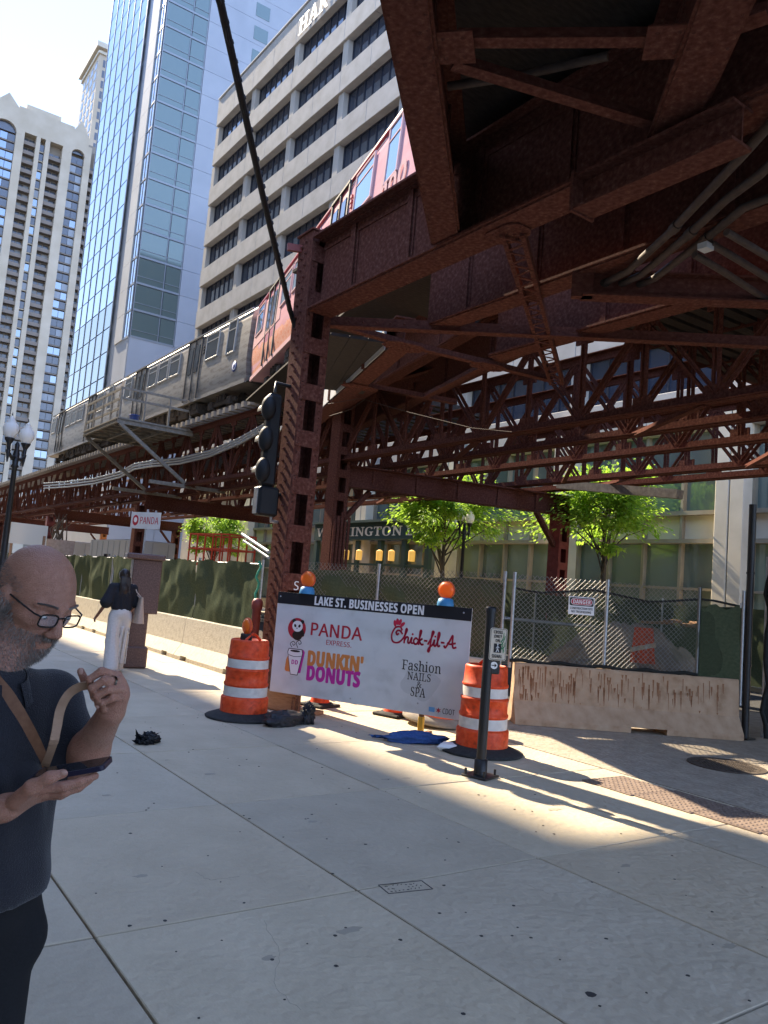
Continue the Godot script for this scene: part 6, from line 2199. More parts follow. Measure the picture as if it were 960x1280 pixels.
# ---------------------------------------------------------------- people
class Sdf:
	var pr := []          # [kind, a, b, ra, rb, k, inverse basis, sign]
	var clip_lo := -1e9   # keep only what lies above / below these heights
	var clip_hi := 1e9
	func cap(a: Vector3, b: Vector3, ra: float, rb: float, k := .02) -> void: pr.append([0, a, b, ra, rb, k, null, 1])
	func chain(pts: Array, rs: Array, k := .012) -> void:
		for i in pts.size() - 1: cap(pts[i], pts[i + 1], rs[i], rs[i + 1], k)
	func ell(o: Vector3, r: Vector3, b := Basis.IDENTITY, k := .02, sgn := 1) -> void: pr.append([1, o, r, 0.0, 0.0, k, b.inverse(), sgn])
	func one(q: Array, p: Vector3) -> float:
		if q[0] == 0:
			var a: Vector3 = q[1]
			var ba: Vector3 = q[2] - a
			var pa := p - a
			var t := clampf(pa.dot(ba) / maxf(ba.length_squared(), 1e-9), 0.0, 1.0)
			return (pa - ba * t).length() - lerpf(q[3], q[4], t)
		var l: Vector3 = q[6] * (p - q[1])
		var r: Vector3 = q[2]
		var k0 := (l / r).length()
		var k1 := (l / (r * r)).length()
		return k0 * (k0 - 1.0) / maxf(k1, 1e-6)
	func eval(p: Vector3, list: Array) -> float:
		var d := 1e3
		for q in list:
			var e := one(q, p)
			var k: float = q[5]
			if q[7] > 0:
				var h := maxf(k - absf(d - e), 0.0) / k
				d = minf(d, e) - h * h * k * .25
			else:
				var h := maxf(k - absf(d + e), 0.0) / k
				d = maxf(d, -e) + h * h * k * .25
		return maxf(maxf(d, clip_lo - p.y), p.y - clip_hi)
	func bounds() -> AABB:
		var bb := AABB()
		var first := true
		for q in pr:
			if q[7] < 0: continue
			var m := 0.0
			var pts := []
			if q[0] == 0:
				m = maxf(q[3], q[4]); pts = [q[1], q[2]]
			else:
				m = maxf(q[2].x, maxf(q[2].y, q[2].z)); pts = [q[1]]
			for p in pts:
				var b := AABB(p - Vector3.ONE * m, Vector3.ONE * m * 2.0)
				bb = b if first else bb.merge(b)
				first = false
		return bb.grow(.02)
	func mesh_into(g, c: float) -> void:      # surface nets on blocks that the surface crosses
		var bb := bounds()
		var lo := bb.position
		lo.y = maxf(lo.y, clip_lo - c * 2)
		var hi := bb.end
		hi.y = minf(hi.y, clip_hi + c * 2)
		var B := 6
		var nb := Vector3i(((hi - lo) / (c * B)).ceil())
		var n := nb * B + Vector3i.ONE
		var f := PackedFloat32Array()
		f.resize(n.x * n.y * n.z)
		f.fill(1e3)
		var sy := n.x
		var sz := n.x * n.y
		var act := []
		var rad := c * B * .87
		for bz in nb.z: for by in nb.y: for bx in nb.x:
			var ctr := lo + Vector3(bx + .5, by + .5, bz + .5) * c * B
			var list := []
			for q in pr:
				if one(q, ctr) < rad * 1.15 + .5 * q[5] + .004: list.append(q)
			if list.is_empty(): continue
			if absf(eval(ctr, pr)) > rad * 2.2 + .02: continue
			act.append(Vector3i(bx, by, bz))
			for z in B + 1: for y in B + 1: for x in B + 1:
				var i := (bx * B + x) + (by * B + y) * sy + (bz * B + z) * sz
				if f[i] > 999.0: f[i] = eval(lo + Vector3(bx * B + x, by * B + y, bz * B + z) * c, list)
		var vi := {}
		var base: int = g.v.size()
		var ed := [[0, 1], [2, 3], [4, 5], [6, 7], [0, 2], [1, 3], [4, 6], [5, 7], [0, 4], [1, 5], [2, 6], [3, 7]]
		var off := []
		var ofs := [0, 1, sy, sy + 1, sz, sz + 1, sz + sy, sz + sy + 1]
		for k in 8: off.append(Vector3(k & 1, (k >> 1) & 1, (k >> 2) & 1))
		for b in act:
			for z in B: for y in B: for x in B:
				var cx: int = b.x * B + x
				var cy: int = b.y * B + y
				var cz: int = b.z * B + z
				var i := cx + cy * sy + cz * sz
				var inside := 0
				var val := PackedFloat32Array()
				val.resize(8)
				for k in 8:
					var w: float = f[i + ofs[k]]
					val[k] = w
					if w < 0: inside |= 1 << k
				if inside == 0 or inside == 255: continue
				var s := Vector3.ZERO
				var m := 0
				for e in ed:
					var a: float = val[e[0]]
					var d: float = val[e[1]]
					if (a < 0) != (d < 0):
						s += off[e[0]].lerp(off[e[1]], a / (a - d))
						m += 1
				vi[i] = g.vert(lo + (Vector3(cx, cy, cz) + s / m) * c, Vector3.ZERO)
		for i in vi:
			var cz: int = i / sz
			var cy: int = (i - cz * sz) / sy
			var cx: int = i - cz * sz - cy * sy
			if cx == 0 or cy == 0 or cz == 0: continue
			var a: float = f[i]
			for ax in 3:
				var st: int = [1, sy, sz][ax]
				var u: int = [sy, sz, 1][ax]
				var w: int = [sz, 1, sy][ax]
				var d: float = f[i + st]
				if (a < 0) == (d < 0) or d > 999.0 or a > 999.0: continue
				if not (vi.has(i - u) and vi.has(i - w) and vi.has(i - u - w)): continue
				var q := [vi[i], vi[i - u], vi[i - u - w], vi[i - w]]
				if a < 0: g.ix.append_array(PackedInt32Array([q[0], q[2], q[1], q[0], q[3], q[2]]))
				else: g.ix.append_array(PackedInt32Array([q[0], q[1], q[2], q[0], q[2], q[3]]))
				var nn: Vector3 = (g.v[q[2]] - g.v[q[0]]).cross(g.v[q[3]] - g.v[q[1]])
				if a >= 0: nn = -nn
				for k in 4: g.n[q[k]] = g.n[q[k]] + nn
		for k in range(base, g.v.size()): g.n[k] = g.n[k].normalized() if g.n[k].length_squared() > 0 else Vector3.UP

func march(s: Sdf, u: float, v: float, from: float) -> Vector3:     # first point of the surface on a line of sight
	var d := ray(u, v).normalized()
	var p := EYE + d * from
	for k in 60:
		var e := s.eval(p, s.pr)
		if e < .0008: break
		p += d * maxf(e * .8, .0005)
		if (p - EYE).length() > from + 1.2: return Vector3.INF
	return p

func hairs(g: Geo, src: Geo, pick: Callable, count: int, len0: float, len1: float, lean: Vector3, wid: float, sd: int):
	var r := RandomNumberGenerator.new()
	r.seed = sd
	var tries := 0
	var made := 0
	var nt: int = src.ix.size() / 3
	while made < count and tries < count * 30:
		tries += 1
		var t := r.randi() % nt
		var a := src.v[src.ix[t * 3]]
		var b := src.v[src.ix[t * 3 + 1]]
		var c := src.v[src.ix[t * 3 + 2]]
		var u := r.randf()
		var w := r.randf()
		if u + w > 1:
			u = 1 - u; w = 1 - w
		var p := a + (b - a) * u + (c - a) * w
		if not pick.call(p): continue
		var n := src.n[src.ix[t * 3]]
		var d := (n + lean + Vector3(r.randf_range(-.5, .5), r.randf_range(-.5, .5), r.randf_range(-.5, .5))).normalized()
		var l := r.randf_range(len0, len1)
		var sd2 := d.cross(Vector3(r.randf_range(-1, 1), r.randf_range(-1, 1), r.randf_range(-1, 1))).normalized() * wid
		g.tri(p - sd2 - n * .001, p + sd2 - n * .001, p + d * l + lean * l * .3)
		made += 1

func ribbon3(g: Geo, pts0: Array, nrm0: Array, w: float, th: float):
	var pts := []
	var nrm := []
	for i in pts0.size() - 1:
		for k in 5:
			pts.append(pts0[i].cubic_interpolate(pts0[i + 1], pts0[maxi(i - 1, 0)], pts0[mini(i + 2, pts0.size() - 1)], k / 5.0))
			nrm.append(nrm0[i].lerp(nrm0[i + 1], k / 5.0).normalized())
	pts.append(pts0[-1]); nrm.append(nrm0[-1])
	for i in pts.size() - 1:
		var d: Vector3 = (pts[i + 1] - pts[i]).normalized()
		var s0: Vector3 = d.cross(nrm[i]).normalized() * w / 2
		var s1: Vector3 = d.cross(nrm[i + 1]).normalized() * w / 2
		var a: Vector3 = pts[i]
		var b: Vector3 = pts[i + 1] + d * .001
		var na: Vector3 = nrm[i] * th
		var nb: Vector3 = nrm[i + 1] * th
		g.hexa([a - s0, a + s0, b + s1, b - s1, a - s0 + na, a + s0 + na, b + s1 + nb, b - s1 + nb])

func make_people():
	man()
	woman()

func man():
	var R := cam.basis.x
	R.y = 0
	R = R.normalized()
	var T := R.cross(Vector3.UP)       # towards the camera
	if T.dot(-ray(480, 640)) < 0: T = -T
	var F := (R * .87 + T * .5).normalized()
	var L := Vector3.UP.cross(F)
	var at := func(u, v, d) -> Vector3: return dp(u, v, d * 1.17)
	var g0: Vector3 = at.call(-38, 1000, 1.53)
	var O := Vector3(g0.x, 0, g0.z)
	var J := func(f, l, u): return O + F * f + L * l + Vector3.UP * (u * .952)
	var BB := Basis(L, Vector3.UP, F)
	var o = thing("person", "balding bearded man in glasses and dark polo shirt looking down at his phone", "person", O)
	var place := func(n): n.position = -O
	# ---- head frame
	var yaw := deg_to_rad(64)
	var fh := (R * sin(yaw) + T * cos(yaw)).normalized()
	var pit := deg_to_rad(24)
	var hz := (fh * cos(pit) - Vector3.UP * sin(pit)).normalized()
	var hyv := (Vector3.UP * cos(pit) + fh * sin(pit)).normalized()
	hyv = (hyv + R * .04).normalized()
	var hx_ := hyv.cross(hz).normalized()
	hyv = hz.cross(hx_)
	var HB := Basis(hx_, hyv, hz)
	var C: Vector3 = at.call(71, 797, 1.59) - HB * Vector3(0, -.040, .113)
	var H := func(x, y, z): return C + HB * Vector3(x, y, z)
	# ---- hands and arms, read off the photograph
	var lsh: Vector3 = J.call(.0, .185, 1.385)
	var rsh: Vector3 = J.call(.0, -.185, 1.385)
	var lel: Vector3 = at.call(98, 962, 1.60)
	var lwr: Vector3 = at.call(139, 889, 1.52)
	var rel: Vector3 = J.call(-.02, -.25, 1.09)
	var rwr: Vector3 = at.call(6, 1010, 1.385)
	var skin := Sdf.new()
	# body under the clothes, one figure from head to feet
	skin.ell(J.call(.0, 0, 1.22), Vector3(.155, .22, .10), BB, .05)
	skin.ell(J.call(.01, 0, .98), Vector3(.14, .16, .105), BB, .05)
	for s in [-1, 1]:
		skin.cap(J.call(0, s * .085, .90), J.call(.02, s * .09, .50), .075, .05, .03)
		skin.cap(J.call(.02, s * .09, .50), J.call(-.02, s * .09, .09), .05, .035, .02)
	skin.cap(J.call(.0, 0, 1.36), H.call(0, -.05, -.035), .062, .054, .03)
	skin.cap(J.call(0, .0, 1.37), lsh, .06, .05, .04)
	skin.cap(J.call(0, .0, 1.37), rsh, .06, .05, .04)
	skin.cap(lsh, lel, .047, .039, .02)
	skin.cap(rsh, rel, .047, .039, .02)
	var gb := Geo.new()
	skin.mesh_into(gb, .014)
	# forearms on a finer grid
	var fa := Sdf.new()
	fa.cap(lel, lel.lerp(lwr, .35), .040, .043, .02); fa.cap(lel.lerp(lwr, .35), lwr, .043, .027, .02)
	fa.cap(rel, rel.lerp(rwr, .35), .040, .043, .02); fa.cap(rel.lerp(rwr, .35), rwr, .043, .026, .02)
	fa.mesh_into(gb, .008)
	# left hand closed on the strap
	var hl := Sdf.new()
	hl.cap(lel.lerp(lwr, .6), lwr, .036, .027, .02)
	var K := [at.call(146, 845, 1.507), at.call(151, 853, 1.502), at.call(154, 862, 1.502), at.call(153, 871, 1.507)]
	for k in 4: hl.cap(lwr.lerp(K[k], .12), K[k], .017, .0115, .014)
	hl.cap(lwr, K[1].lerp(K[2], .5).lerp(lwr, .3), .024, .016, .02)
	hl.chain([K[0], at.call(127, 839, 1.478), at.call(112, 849, 1.472), at.call(113, 861, 1.485)], [0.0101, 0.0090, 0.0079, 0.0067], .004)
	hl.chain([K[1], at.call(131, 850, 1.468), at.call(115, 860, 1.462), at.call(117, 872, 1.478)], [0.0101, 0.0092, 0.0081, 0.0070], .004)
	hl.chain([K[2], at.call(136, 862, 1.468), at.call(121, 870, 1.463), at.call(122, 881, 1.480)], [0.0097, 0.0087, 0.0077, 0.0067], .004)
	hl.chain([K[3], at.call(140, 873, 1.476), at.call(128, 879, 1.472), at.call(129, 888, 1.490)], [0.0088, 0.0077, 0.0069, 0.0061], .004)
	hl.chain([at.call(137, 876, 1.522), at.call(121, 862, 1.528), at.call(107, 853, 1.510), at.call(101, 839, 1.502)], [0.0135, 0.0113, 0.0097, 0.0081], .004)
	hl.mesh_into(gb, .0032)
	# right hand under the phone
	var hr := Sdf.new()
	hr.cap(rel.lerp(rwr, .6), rwr, .035, .026, .02)
	var Q := [at.call(52, 985, 1.372), at.call(54, 991, 1.395), at.call(52, 994, 1.418), at.call(48, 996, 1.438)]
	for k in 4: hr.cap(rwr, Q[k], .018, .0125, .016)
	hr.chain([Q[0], at.call(80, 983, 1.376), at.call(100, 977, 1.386), at.call(119, 970, 1.398)], [.0118, .0102, .0092, .0078], .006)
	hr.chain([Q[1], at.call(80, 990, 1.396), at.call(98, 984, 1.408), at.call(112, 975, 1.424)], [.0118, .0104, .0094, .0080], .006)
	hr.chain([Q[2], at.call(76, 993, 1.418), at.call(92, 986, 1.432), at.call(104, 976, 1.446)], [.0112, .0098, .0088, .0076], .006)
	hr.chain([Q[3], at.call(68, 994, 1.440), at.call(82, 987, 1.455), at.call(92, 978, 1.465)], [.0100, .0088, .0078, .0068], .006)
	hr.chain([at.call(20, 1001, 1.368), at.call(40, 984, 1.350), at.call(62, 972, 1.350), at.call(79, 967, 1.358)], [.0165, .0140, .0112, .0090], .010)
	hr.mesh_into(gb, .0032)
	# head
	var hd := Sdf.new()
	var hb := HB
	hd.ell(H.call(0, .036, -.014), Vector3(.077, .090, .098), hb, .02)
	hd.ell(H.call(0, -.030, .026), Vector3(.061, .086, .060), hb, .045)
	hd.ell(H.call(0, -.078, .026), Vector3(.053, .042, .056), hb, .03)
	hd.ell(H.call(0, -.102, .060), Vector3(.025, .020, .022), hb, .025)
	for s in [-1, 1]:
		hd.ell(H.call(s * .046, -.018, .050), Vector3(.022, .018, .024), hb, .02)
		hd.ell(H.call(s * .0345, .000, .096), Vector3(.021, .0135, .018), hb, .010, -1)
		hd.ell(H.call(s * .0335, .000, .0735), Vector3(.0165, .0125, .0125), hb, .004)
		hd.ell(H.call(s * .079, -.006, -.012), Vector3(.010, .031, .019), hb, .008)
		hd.ell(H.call(s * .0125, -.042, .097), Vector3(.0088, .0078, .0105), hb, .006)
		hd.cap(H.call(s * .012, .024, .0865), H.call(s * .052, .022, .066), .0085, .007, .012)
	hd.cap(H.call(0, .016, .085), H.call(0, -.034, .108), .0085, .0128, .012)
	hd.cap(H.call(-.020, -.064, .080), H.call(.020, -.064, .080), .0065, .0065, .010)
	hd.cap(H.call(-.017, -.0765, .0800), H.call(.017, -.0765, .0800), .0072, .0072, .008)
	hd.cap(H.call(0, -.05, -.035), J.call(.005, 0, 1.40), .056, .064, .03)
	var gh := Geo.new()
	hd.clip_lo = 1.34
	hd.mesh_into(gh, .0034)
	var off: int = gb.v.size()
	gb.v.append_array(gh.v); gb.n.append_array(gh.n); gb.c.append_array(gh.c)
	for i in gh.ix: gb.ix.append(i + off)
	place.call(obj("body", gb, M.skin, o))
	# eyes, brows
	var ge := Geo.new()
	for s in [-1, 1]: ge.ellip(H.call(s * .0335, -.0025, .0765), Vector3(.0125, .0058, .0108), hb, 12, 8)
	place.call(obj("eyes", ge, M.eye, o))
	ge = Geo.new()
	for s in [-1, 1]: ge.ellip(H.call(s * .0335 + .003, -.0045, .0855), Vector3(.0050, .0042, .0026), hb, 10, 6)
	place.call(obj("irises", ge, M.iris, o))
	ge = Geo.new()
	for s in [-1, 1]:
		for k in 60:
			var t := k / 60.0
			var p: Vector3 = H.call(s * (.014 + .042 * t), .0245 + .004 * sin(PI * t), .0945 - .024 * t * t)
			ge.tri(p - hyv * .002, p + hyv * .003 + hx_ * .0012, p + hx_ * s * .007 + hyv * rng.randf_range(-.001, .004) + hz * .003)
	place.call(obj("eyebrows", ge, M.hair_grey, o))
	# beard: a thin shell broken up by short hairs
	var inv := HB.inverse()
	var inb := func(p: Vector3) -> bool:
		var l: Vector3 = inv * (p - C)
		if l.y > .012 or l.z < -.02: return false
		var line: float = -.047 - .35 * maxf(0.0, .055 - l.z) + 1.35 * maxf(0.0, .045 - l.z)   # from the moustache back up to the ear
		if l.z < .03: line = lerpf(-.026, .012, clampf((.03 - l.z) / .035, 0, 1))
		if l.y > line: return false
		if absf(l.x) < .022 and l.y < -.060 and l.y > -.082 and l.z > .07: return false
		return l.y > -.135 and not (l.y < -.095 and l.z < .02)
	var g1 := Geo.new()
	var g2 := Geo.new()
	var g3 := Geo.new()
	var down := -hyv * .75 + hz * .15
	hairs(g1, gh, inb, 4200, .005, .011, down, .0007, 1)
	hairs(g2, gh, inb, 3400, .005, .011, down, .0006, 2)
	var inm := func(p: Vector3) -> bool:
		var l: Vector3 = inv * (p - C)
		return l.z > .068 and absf(l.x) < .034 and l.y < -.046 and l.y > -.064
	hairs(g1, gh, inm, 900, .006, .010, -hyv * 1.2, .0007, 3)
	var insd := func(p: Vector3) -> bool:
		var l: Vector3 = inv * (p - C)
		if l.z > .03 - .15 * maxf(0.0, l.y - .02): return false
		return l.y < .062 - .30 * maxf(0.0, l.z + .03) and l.y > -.09 and l.z < .025 and not (absf(l.x) > .074 and absf(l.y + .006) < .03 and l.z > -.03)
	hairs(g3, gh, insd, 5200, .004, .008, -hyv * .6 - hz * .5, .0005, 4)
	place.call(obj("beard", g1, M.beard, o))
	place.call(obj("beard_grey_hairs", g2, M.stubble, o))
	place.call(obj("hair", g3, M.hair_grey, o))
	# glasses
	var gg := Geo.new()
	for s in [-1, 1]:
		var pts := []
		for k in 21:
			var an := TAU * k / 20.0
			var cx := signf(cos(an)) * pow(absf(cos(an)), .55) * .0245
			var cy := signf(sin(an)) * pow(absf(sin(an)), .55) * .0155
			pts.append(H.call(s * .0340 + cx, -.002 + cy - .002, .1035 - .22 * absf(s * .034 + cx) ** 1.35))
		gg.tube(pts, .0021, 6, false)
		gg.tube([H.call(s * .0585, .006, .0985 - .0005), H.call(s * .070, .008, .088), H.call(s * .0755, .010, .05), H.call(s * .0790, .012, -.008), H.call(s * .0800, -.004, -.028)], .0023, 6)
	gg.tube([H.call(-.0105, .003, .1030), H.call(0, .0065, .1065), H.call(.0105, .003, .1030)], .0021, 6)
	place.call(obj("glasses", gg, M.glasses, o))
	gg = Geo.new()
	for s in [-1, 1]:
		gg.grid(func(u, v):
			var cx: float = (u - .5) * .047
			return H.call(s * .034 + cx, -.004 + (v - .5) * .029, .1030 - .22 * absf(s * .034 + cx) ** 1.35), 6, 3)
	place.call(obj("lenses", gg, M.lens, o))
	# polo shirt
	var sh := Sdf.new()
	sh.ell(J.call(.008, 0, 1.24), Vector3(.185, .225, .130), BB, .06)
	sh.ell(J.call(.03, 0, 1.06), Vector3(.172, .20, .140), BB, .06)
	sh.cap(J.call(0, .05, 1.405), lsh, .070, .066, .05)
	sh.cap(J.call(0, -.05, 1.405), rsh, .070, .066, .05)
	sh.cap(lsh, lsh.lerp(lel, .82), .068, .066, .03)
	sh.cap(rsh, rsh.lerp(rel, .82), .068, .066, .03)
	for k in 26:      # folds
		var a := rng.randf_range(-.9, .9)
		var y := rng.randf_range(1.0, 1.25)
		sh.cap(J.call(.135 * cos(a), .16 * sin(a), y), J.call(.135 * cos(a + .25), .16 * sin(a + .25), y - rng.randf_range(.06, .22)), .019, .012, .03)
	sh.ell(J.call(.03, 0, .985), Vector3(.170, .06, .138), BB, .05)
	sh.clip_lo = .915
	var gs := Geo.new()
	sh.mesh_into(gs, .010)
	place.call(obj("shirt", gs, M.shirt, o))
	# collar flaps and placket
	var gc := Geo.new()
	var nk: Vector3 = J.call(.03, 0, 1.452)
	gc.grid(func(u, v):
		var an: float = lerpf(.35, TAU - .35, u)
		var r: float = lerpf(.068, .088, v)
		var drop: float = v * (.030 + .022 * pow(absf(cos(an * .5)), 2.0))
		return nk + F * (cos(an) * r * .95 + .006) + L * sin(an) * r + Vector3.UP * (.026 - drop - .032 * cos(an)), 26, 5)
	place.call(obj("collar", gc, M.shirt, o))
	# trousers and shoes
	var tr := Sdf.new()
	tr.ell(J.call(.01, 0, .95), Vector3(.165, .13, .128), BB, .05)
	for s in [-1, 1]:
		tr.cap(J.call(.01, s * .088, .90), J.call(.03, s * .095, .50), .098, .075, .04)
		tr.cap(J.call(.03, s * .095, .50), J.call(-.01, s * .095, .07), .075, .064, .03)
	tr.ell(J.call(.07, .13, .84), Vector3(.05, .06, .05), BB, .04)
	tr.clip_lo = .05
	var gt := Geo.new()
	tr.mesh_into(gt, .013)
	place.call(obj("trousers", gt, M.trousers, o))
	for s in [-1, 1]:
		var sd := Sdf.new()
		sd.ell(J.call(.07, s * .1, .045), Vector3(.048, .042, .14), BB, .03)
		sd.cap(J.call(-.01, s * .1, .04), J.call(-.01, s * .1, .09), .045, .045, .03)
		sd.clip_lo = .003
		var g := Geo.new()
		sd.mesh_into(g, .012)
		place.call(obj("shoe", g, M.shoe, o))
	# nails
	var gn := Geo.new()
	for q in [[101, 840, 1.4935, .2], [80, 966, 1.3500, 1.4], [113, 862, 1.4785, .2], [117, 873, 1.4710, .2], [122, 882, 1.4735, .2]]:
		var nb := Basis(cam.basis.x, cam.basis.y, cam.basis.z).rotated(cam.basis.z, -q[3])
		gn.ellip(at.call(q[0], q[1], q[2]), Vector3(.0052, .0070, .0022), nb, 10, 6)
	place.call(obj("fingernails", gn, M.nail, o))
	# ring
	var gr := Geo.new()
	var ra: Vector3 = K[1].lerp(at.call(131, 850, 1.468), .52)
	var rd: Vector3 = (at.call(131, 850, 1.468) - K[1]).normalized()
	gr.tube([ra - rd * .003, ra + rd * .003], .0122, 14, false)
	place.call(obj("ring", gr, M.metal_ring, o))
	# bag strap over the chest, its pale loop pulled up by the left hand
	var bag = thing("bag_strap", "brown leather shoulder strap across the man's chest, pulled out by his hand", "bag strap", O)
	var pts := []
	var nr := []
	for q in [[-14, 838], [-4, 852], [8, 866], [20, 884], [31, 903], [41, 922], [50, 942], [56, 958]]:
		var p := march(sh, q[0], q[1], 1.0)
		if p == Vector3.INF: p = at.call(q[0], q[1], 1.42)
		pts.append(p - ray(q[0], q[1]).normalized() * .003); nr.append(-ray(q[0], q[1]).normalized())
	gr = Geo.new()
	ribbon3(gr, pts, nr, .025, .005)
	var b1 = obj("strap", gr, M.strap, bag)
	b1.position = -O
	gr = Geo.new()
	ribbon3(gr, [pts[-1], at.call(66, 930, 1.455), at.call(71, 908, 1.470), at.call(76, 886, 1.480), at.call(86, 868, 1.488), at.call(100, 858, 1.492), at.call(116, 856, 1.492)], [nr[-1], (T + R * .8).normalized(), (T + R * .6).normalized(), (T + R * .2).normalized(), (T - Vector3.UP * .2).normalized(), (T - Vector3.UP * .5).normalized(), (T - Vector3.UP * .5).normalized()], .019, .004)
	b1 = obj("strap_loop", gr, M.strap_pale, bag)
	b1.position = -O
	# bag itself, behind his hip
	var sb := Sdf.new()
	sb.ell(J.call(-.22, .12, .95), Vector3(.16, .15, .07), BB, .02)
	gr = Geo.new()
	sb.mesh_into(gr, .014)
	b1 = obj("bag", gr, M.strap, bag)
	b1.position = -O
	# phone
	var pa: Vector3 = at.call(57, 962, 1.442)
	var pb: Vector3 = at.call(136, 948, 1.450)
	var pc: Vector3 = at.call(40, 977, 1.372)
	var px := (pb - pa).normalized()
	var py := (pa - pc)
	py = (py - px * py.dot(px)).normalized()
	var xf := frame((pa + pb) / 2 - py * .036 , px, py)
	var ph = thing("phone", "dark phone lying flat in the man's right hand", "phone", xf.origin)
	ph.basis = xf.basis
	var gp := Geo.new()
	gp.prism(round_rect(.150, .074, .010), .010, Transform3D(Basis.IDENTITY, Vector3(0, 0, -.006)))
	obj("case", gp, M.phone, ph)
	gp = Geo.new()
	gp.prism(round_rect(.141, .066, .007), .0012, Transform3D(Basis.IDENTITY, Vector3(0, 0, .0035)))
	obj("screen", gp, M.screen, ph)

func woman():
	var O := W(4.12, 0, 13.05)
	var F := Vector3(.06, 0, -1).normalized()
	var L := Vector3.UP.cross(F)
	var J := func(f, l, u): return O + F * f + L * l + Vector3.UP * u
	var BB := Basis(L, Vector3.UP, F)
	var o = thing("person", "dark-haired woman in black blouse and white trousers walking away with a tote", "person", O)
	var place := func(n): n.position = -O
	var ls: Vector3 = J.call(0, .165, 1.36)
	var rs: Vector3 = J.call(0, -.165, 1.36)
	var le: Vector3 = J.call(-.05, .255, 1.10)
	var lw: Vector3 = J.call(.05, .345, .90)
	var re: Vector3 = J.call(.05, -.23, 1.10)
	var rw: Vector3 = J.call(.20, -.22, 1.0)
	var s := Sdf.new()
	s.ell(J.call(0, 0, 1.2), Vector3(.13, .2, .09), BB, .05)
	s.ell(J.call(0, 0, .95), Vector3(.14, .14, .10), BB, .05)
	s.cap(J.call(0, 0, 1.36), J.call(.01, 0, 1.47), .05, .045, .03)
	s.ell(J.call(.015, 0, 1.545), Vector3(.07, .105, .088), BB, .02)
	s.cap(J.call(0, 0, 1.36), ls, .05, .045, .04); s.cap(J.call(0, 0, 1.36), rs, .05, .045, .04)
	s.cap(ls, le, .042, .034, .02); s.cap(le, lw, .034, .022, .02)
	s.cap(rs, re, .042, .034, .02); s.cap(re, rw, .034, .022, .02)
	var la: Vector3 = J.call(-.12, .09, .09)
	var ra: Vector3 = J.call(.22, -.08, .08)
	s.cap(J.call(0, .08, .88), J.call(.0, .085, .48), .07, .05, .03); s.cap(J.call(.0, .085, .48), la, .05, .032, .02)
	s.cap(J.call(0, -.08, .88), J.call(.1, -.08, .48), .07, .05, .03); s.cap(J.call(.1, -.08, .48), ra, .05, .032, .02)
	var g := Geo.new()
	s.mesh_into(g, .014)
	for hnd in [[lw, (lw - le).normalized(), 1.0], [rw, (rw - re).normalized(), -1.0]]:
		var h := Sdf.new()
		var d: Vector3 = hnd[1]
		var sd: Vector3 = F
		for k in 4:
			var a: Vector3 = hnd[0] + d * .075 + sd * (.027 - .018 * k)
			h.cap(hnd[0], a, .018, .012, .012)
			h.chain([a, a + d * (.035 - .004 * absf(k - 1.3)) - L * hnd[2] * .012, a + d * (.062 - .006 * absf(k - 1.3)) - L * hnd[2] * .03], [.0095, .0085, .0075], .005)
		h.chain([hnd[0] + d * .02 + sd * .02, hnd[0] + d * .05 + sd * .048, hnd[0] + d * .08 + sd * .052], [.013, .010, .008], .006)
		h.mesh_into(g, .005)
	place.call(obj("body", g, M.skin_woman, o))
	# blouse with loose elbow sleeves
	s = Sdf.new()
	s.ell(J.call(0, 0, 1.22), Vector3(.175, .21, .125), BB, .05)
	s.ell(J.call(0, 0, 1.06), Vector3(.165, .12, .125), BB, .05)
	s.cap(J.call(0, .03, 1.385), ls, .06, .062, .04); s.cap(J.call(0, -.03, 1.385), rs, .06, .062, .04)
	s.cap(ls, ls.lerp(le, .95), .065, .095, .03); s.cap(rs, rs.lerp(re, .9), .065, .085, .03)
	for k in 8:
		var a := rng.randf_range(2.0, 4.3)
		s.cap(J.call(.12 * cos(a), .16 * sin(a), 1.28), J.call(.125 * cos(a + .1), .17 * sin(a + .1), 1.02), .010, .014, .03)
	for k in 6:
		var a := TAU * k / 6.0
		var q := ls.lerp(le, .95)
		s.cap(ls.lerp(le, .5) + Vector3(cos(a), 0, sin(a)) * .06, q + Vector3(cos(a), 0, sin(a)) * .09, .012, .018, .03)
	s.clip_lo = .99
	g = Geo.new()
	s.mesh_into(g, .014)
	place.call(obj("blouse", g, M.blouse, o))
	# wide white trousers
	s = Sdf.new()
	s.ell(J.call(-.01, 0, .95), Vector3(.165, .13, .135), BB, .05)
	s.cap(J.call(-.01, .085, .88), J.call(-.02, .095, .5), .105, .10, .03); s.cap(J.call(-.02, .095, .5), la, .10, .115, .03)
	s.cap(J.call(-.01, -.08, .88), J.call(.1, -.08, .5), .105, .095, .03); s.cap(J.call(.1, -.08, .5), ra, .095, .11, .03)
	for k in 10:
		var a := rng.randf_range(1.8, 4.5)
		var sd := 1.0 if k % 2 else -1.0
		s.cap(J.call(.09 * cos(a) - .01, sd * .09 + .08 * sin(a), .72), J.call(.10 * cos(a) + (.1 if sd < 0 else -.06), sd * .09 + .09 * sin(a), .15), .008, .016, .03)
	s.clip_lo = .03
	g = Geo.new()
	s.mesh_into(g, .014)
	place.call(obj("trousers", g, M.pants_white, o))
	for q in [la, ra]:
		s = Sdf.new()
		s.ell(Vector3(q.x, .035, q.z) + F * .06, Vector3(.04, .035, .11), BB, .02)
		s.clip_lo = .003
		g = Geo.new()
		s.mesh_into(g, .014)
		place.call(obj("shoe", g, M.shoe, o))
	# long dark hair
	s = Sdf.new()
	s.ell(J.call(-.005, 0, 1.565), Vector3(.088, .105, .105), BB, .03)
	s.ell(J.call(-.055, 0, 1.45), Vector3(.080, .13, .055), BB, .03)
	s.ell(J.call(-.095, .01, 1.34), Vector3(.080, .10, .040), BB, .03)
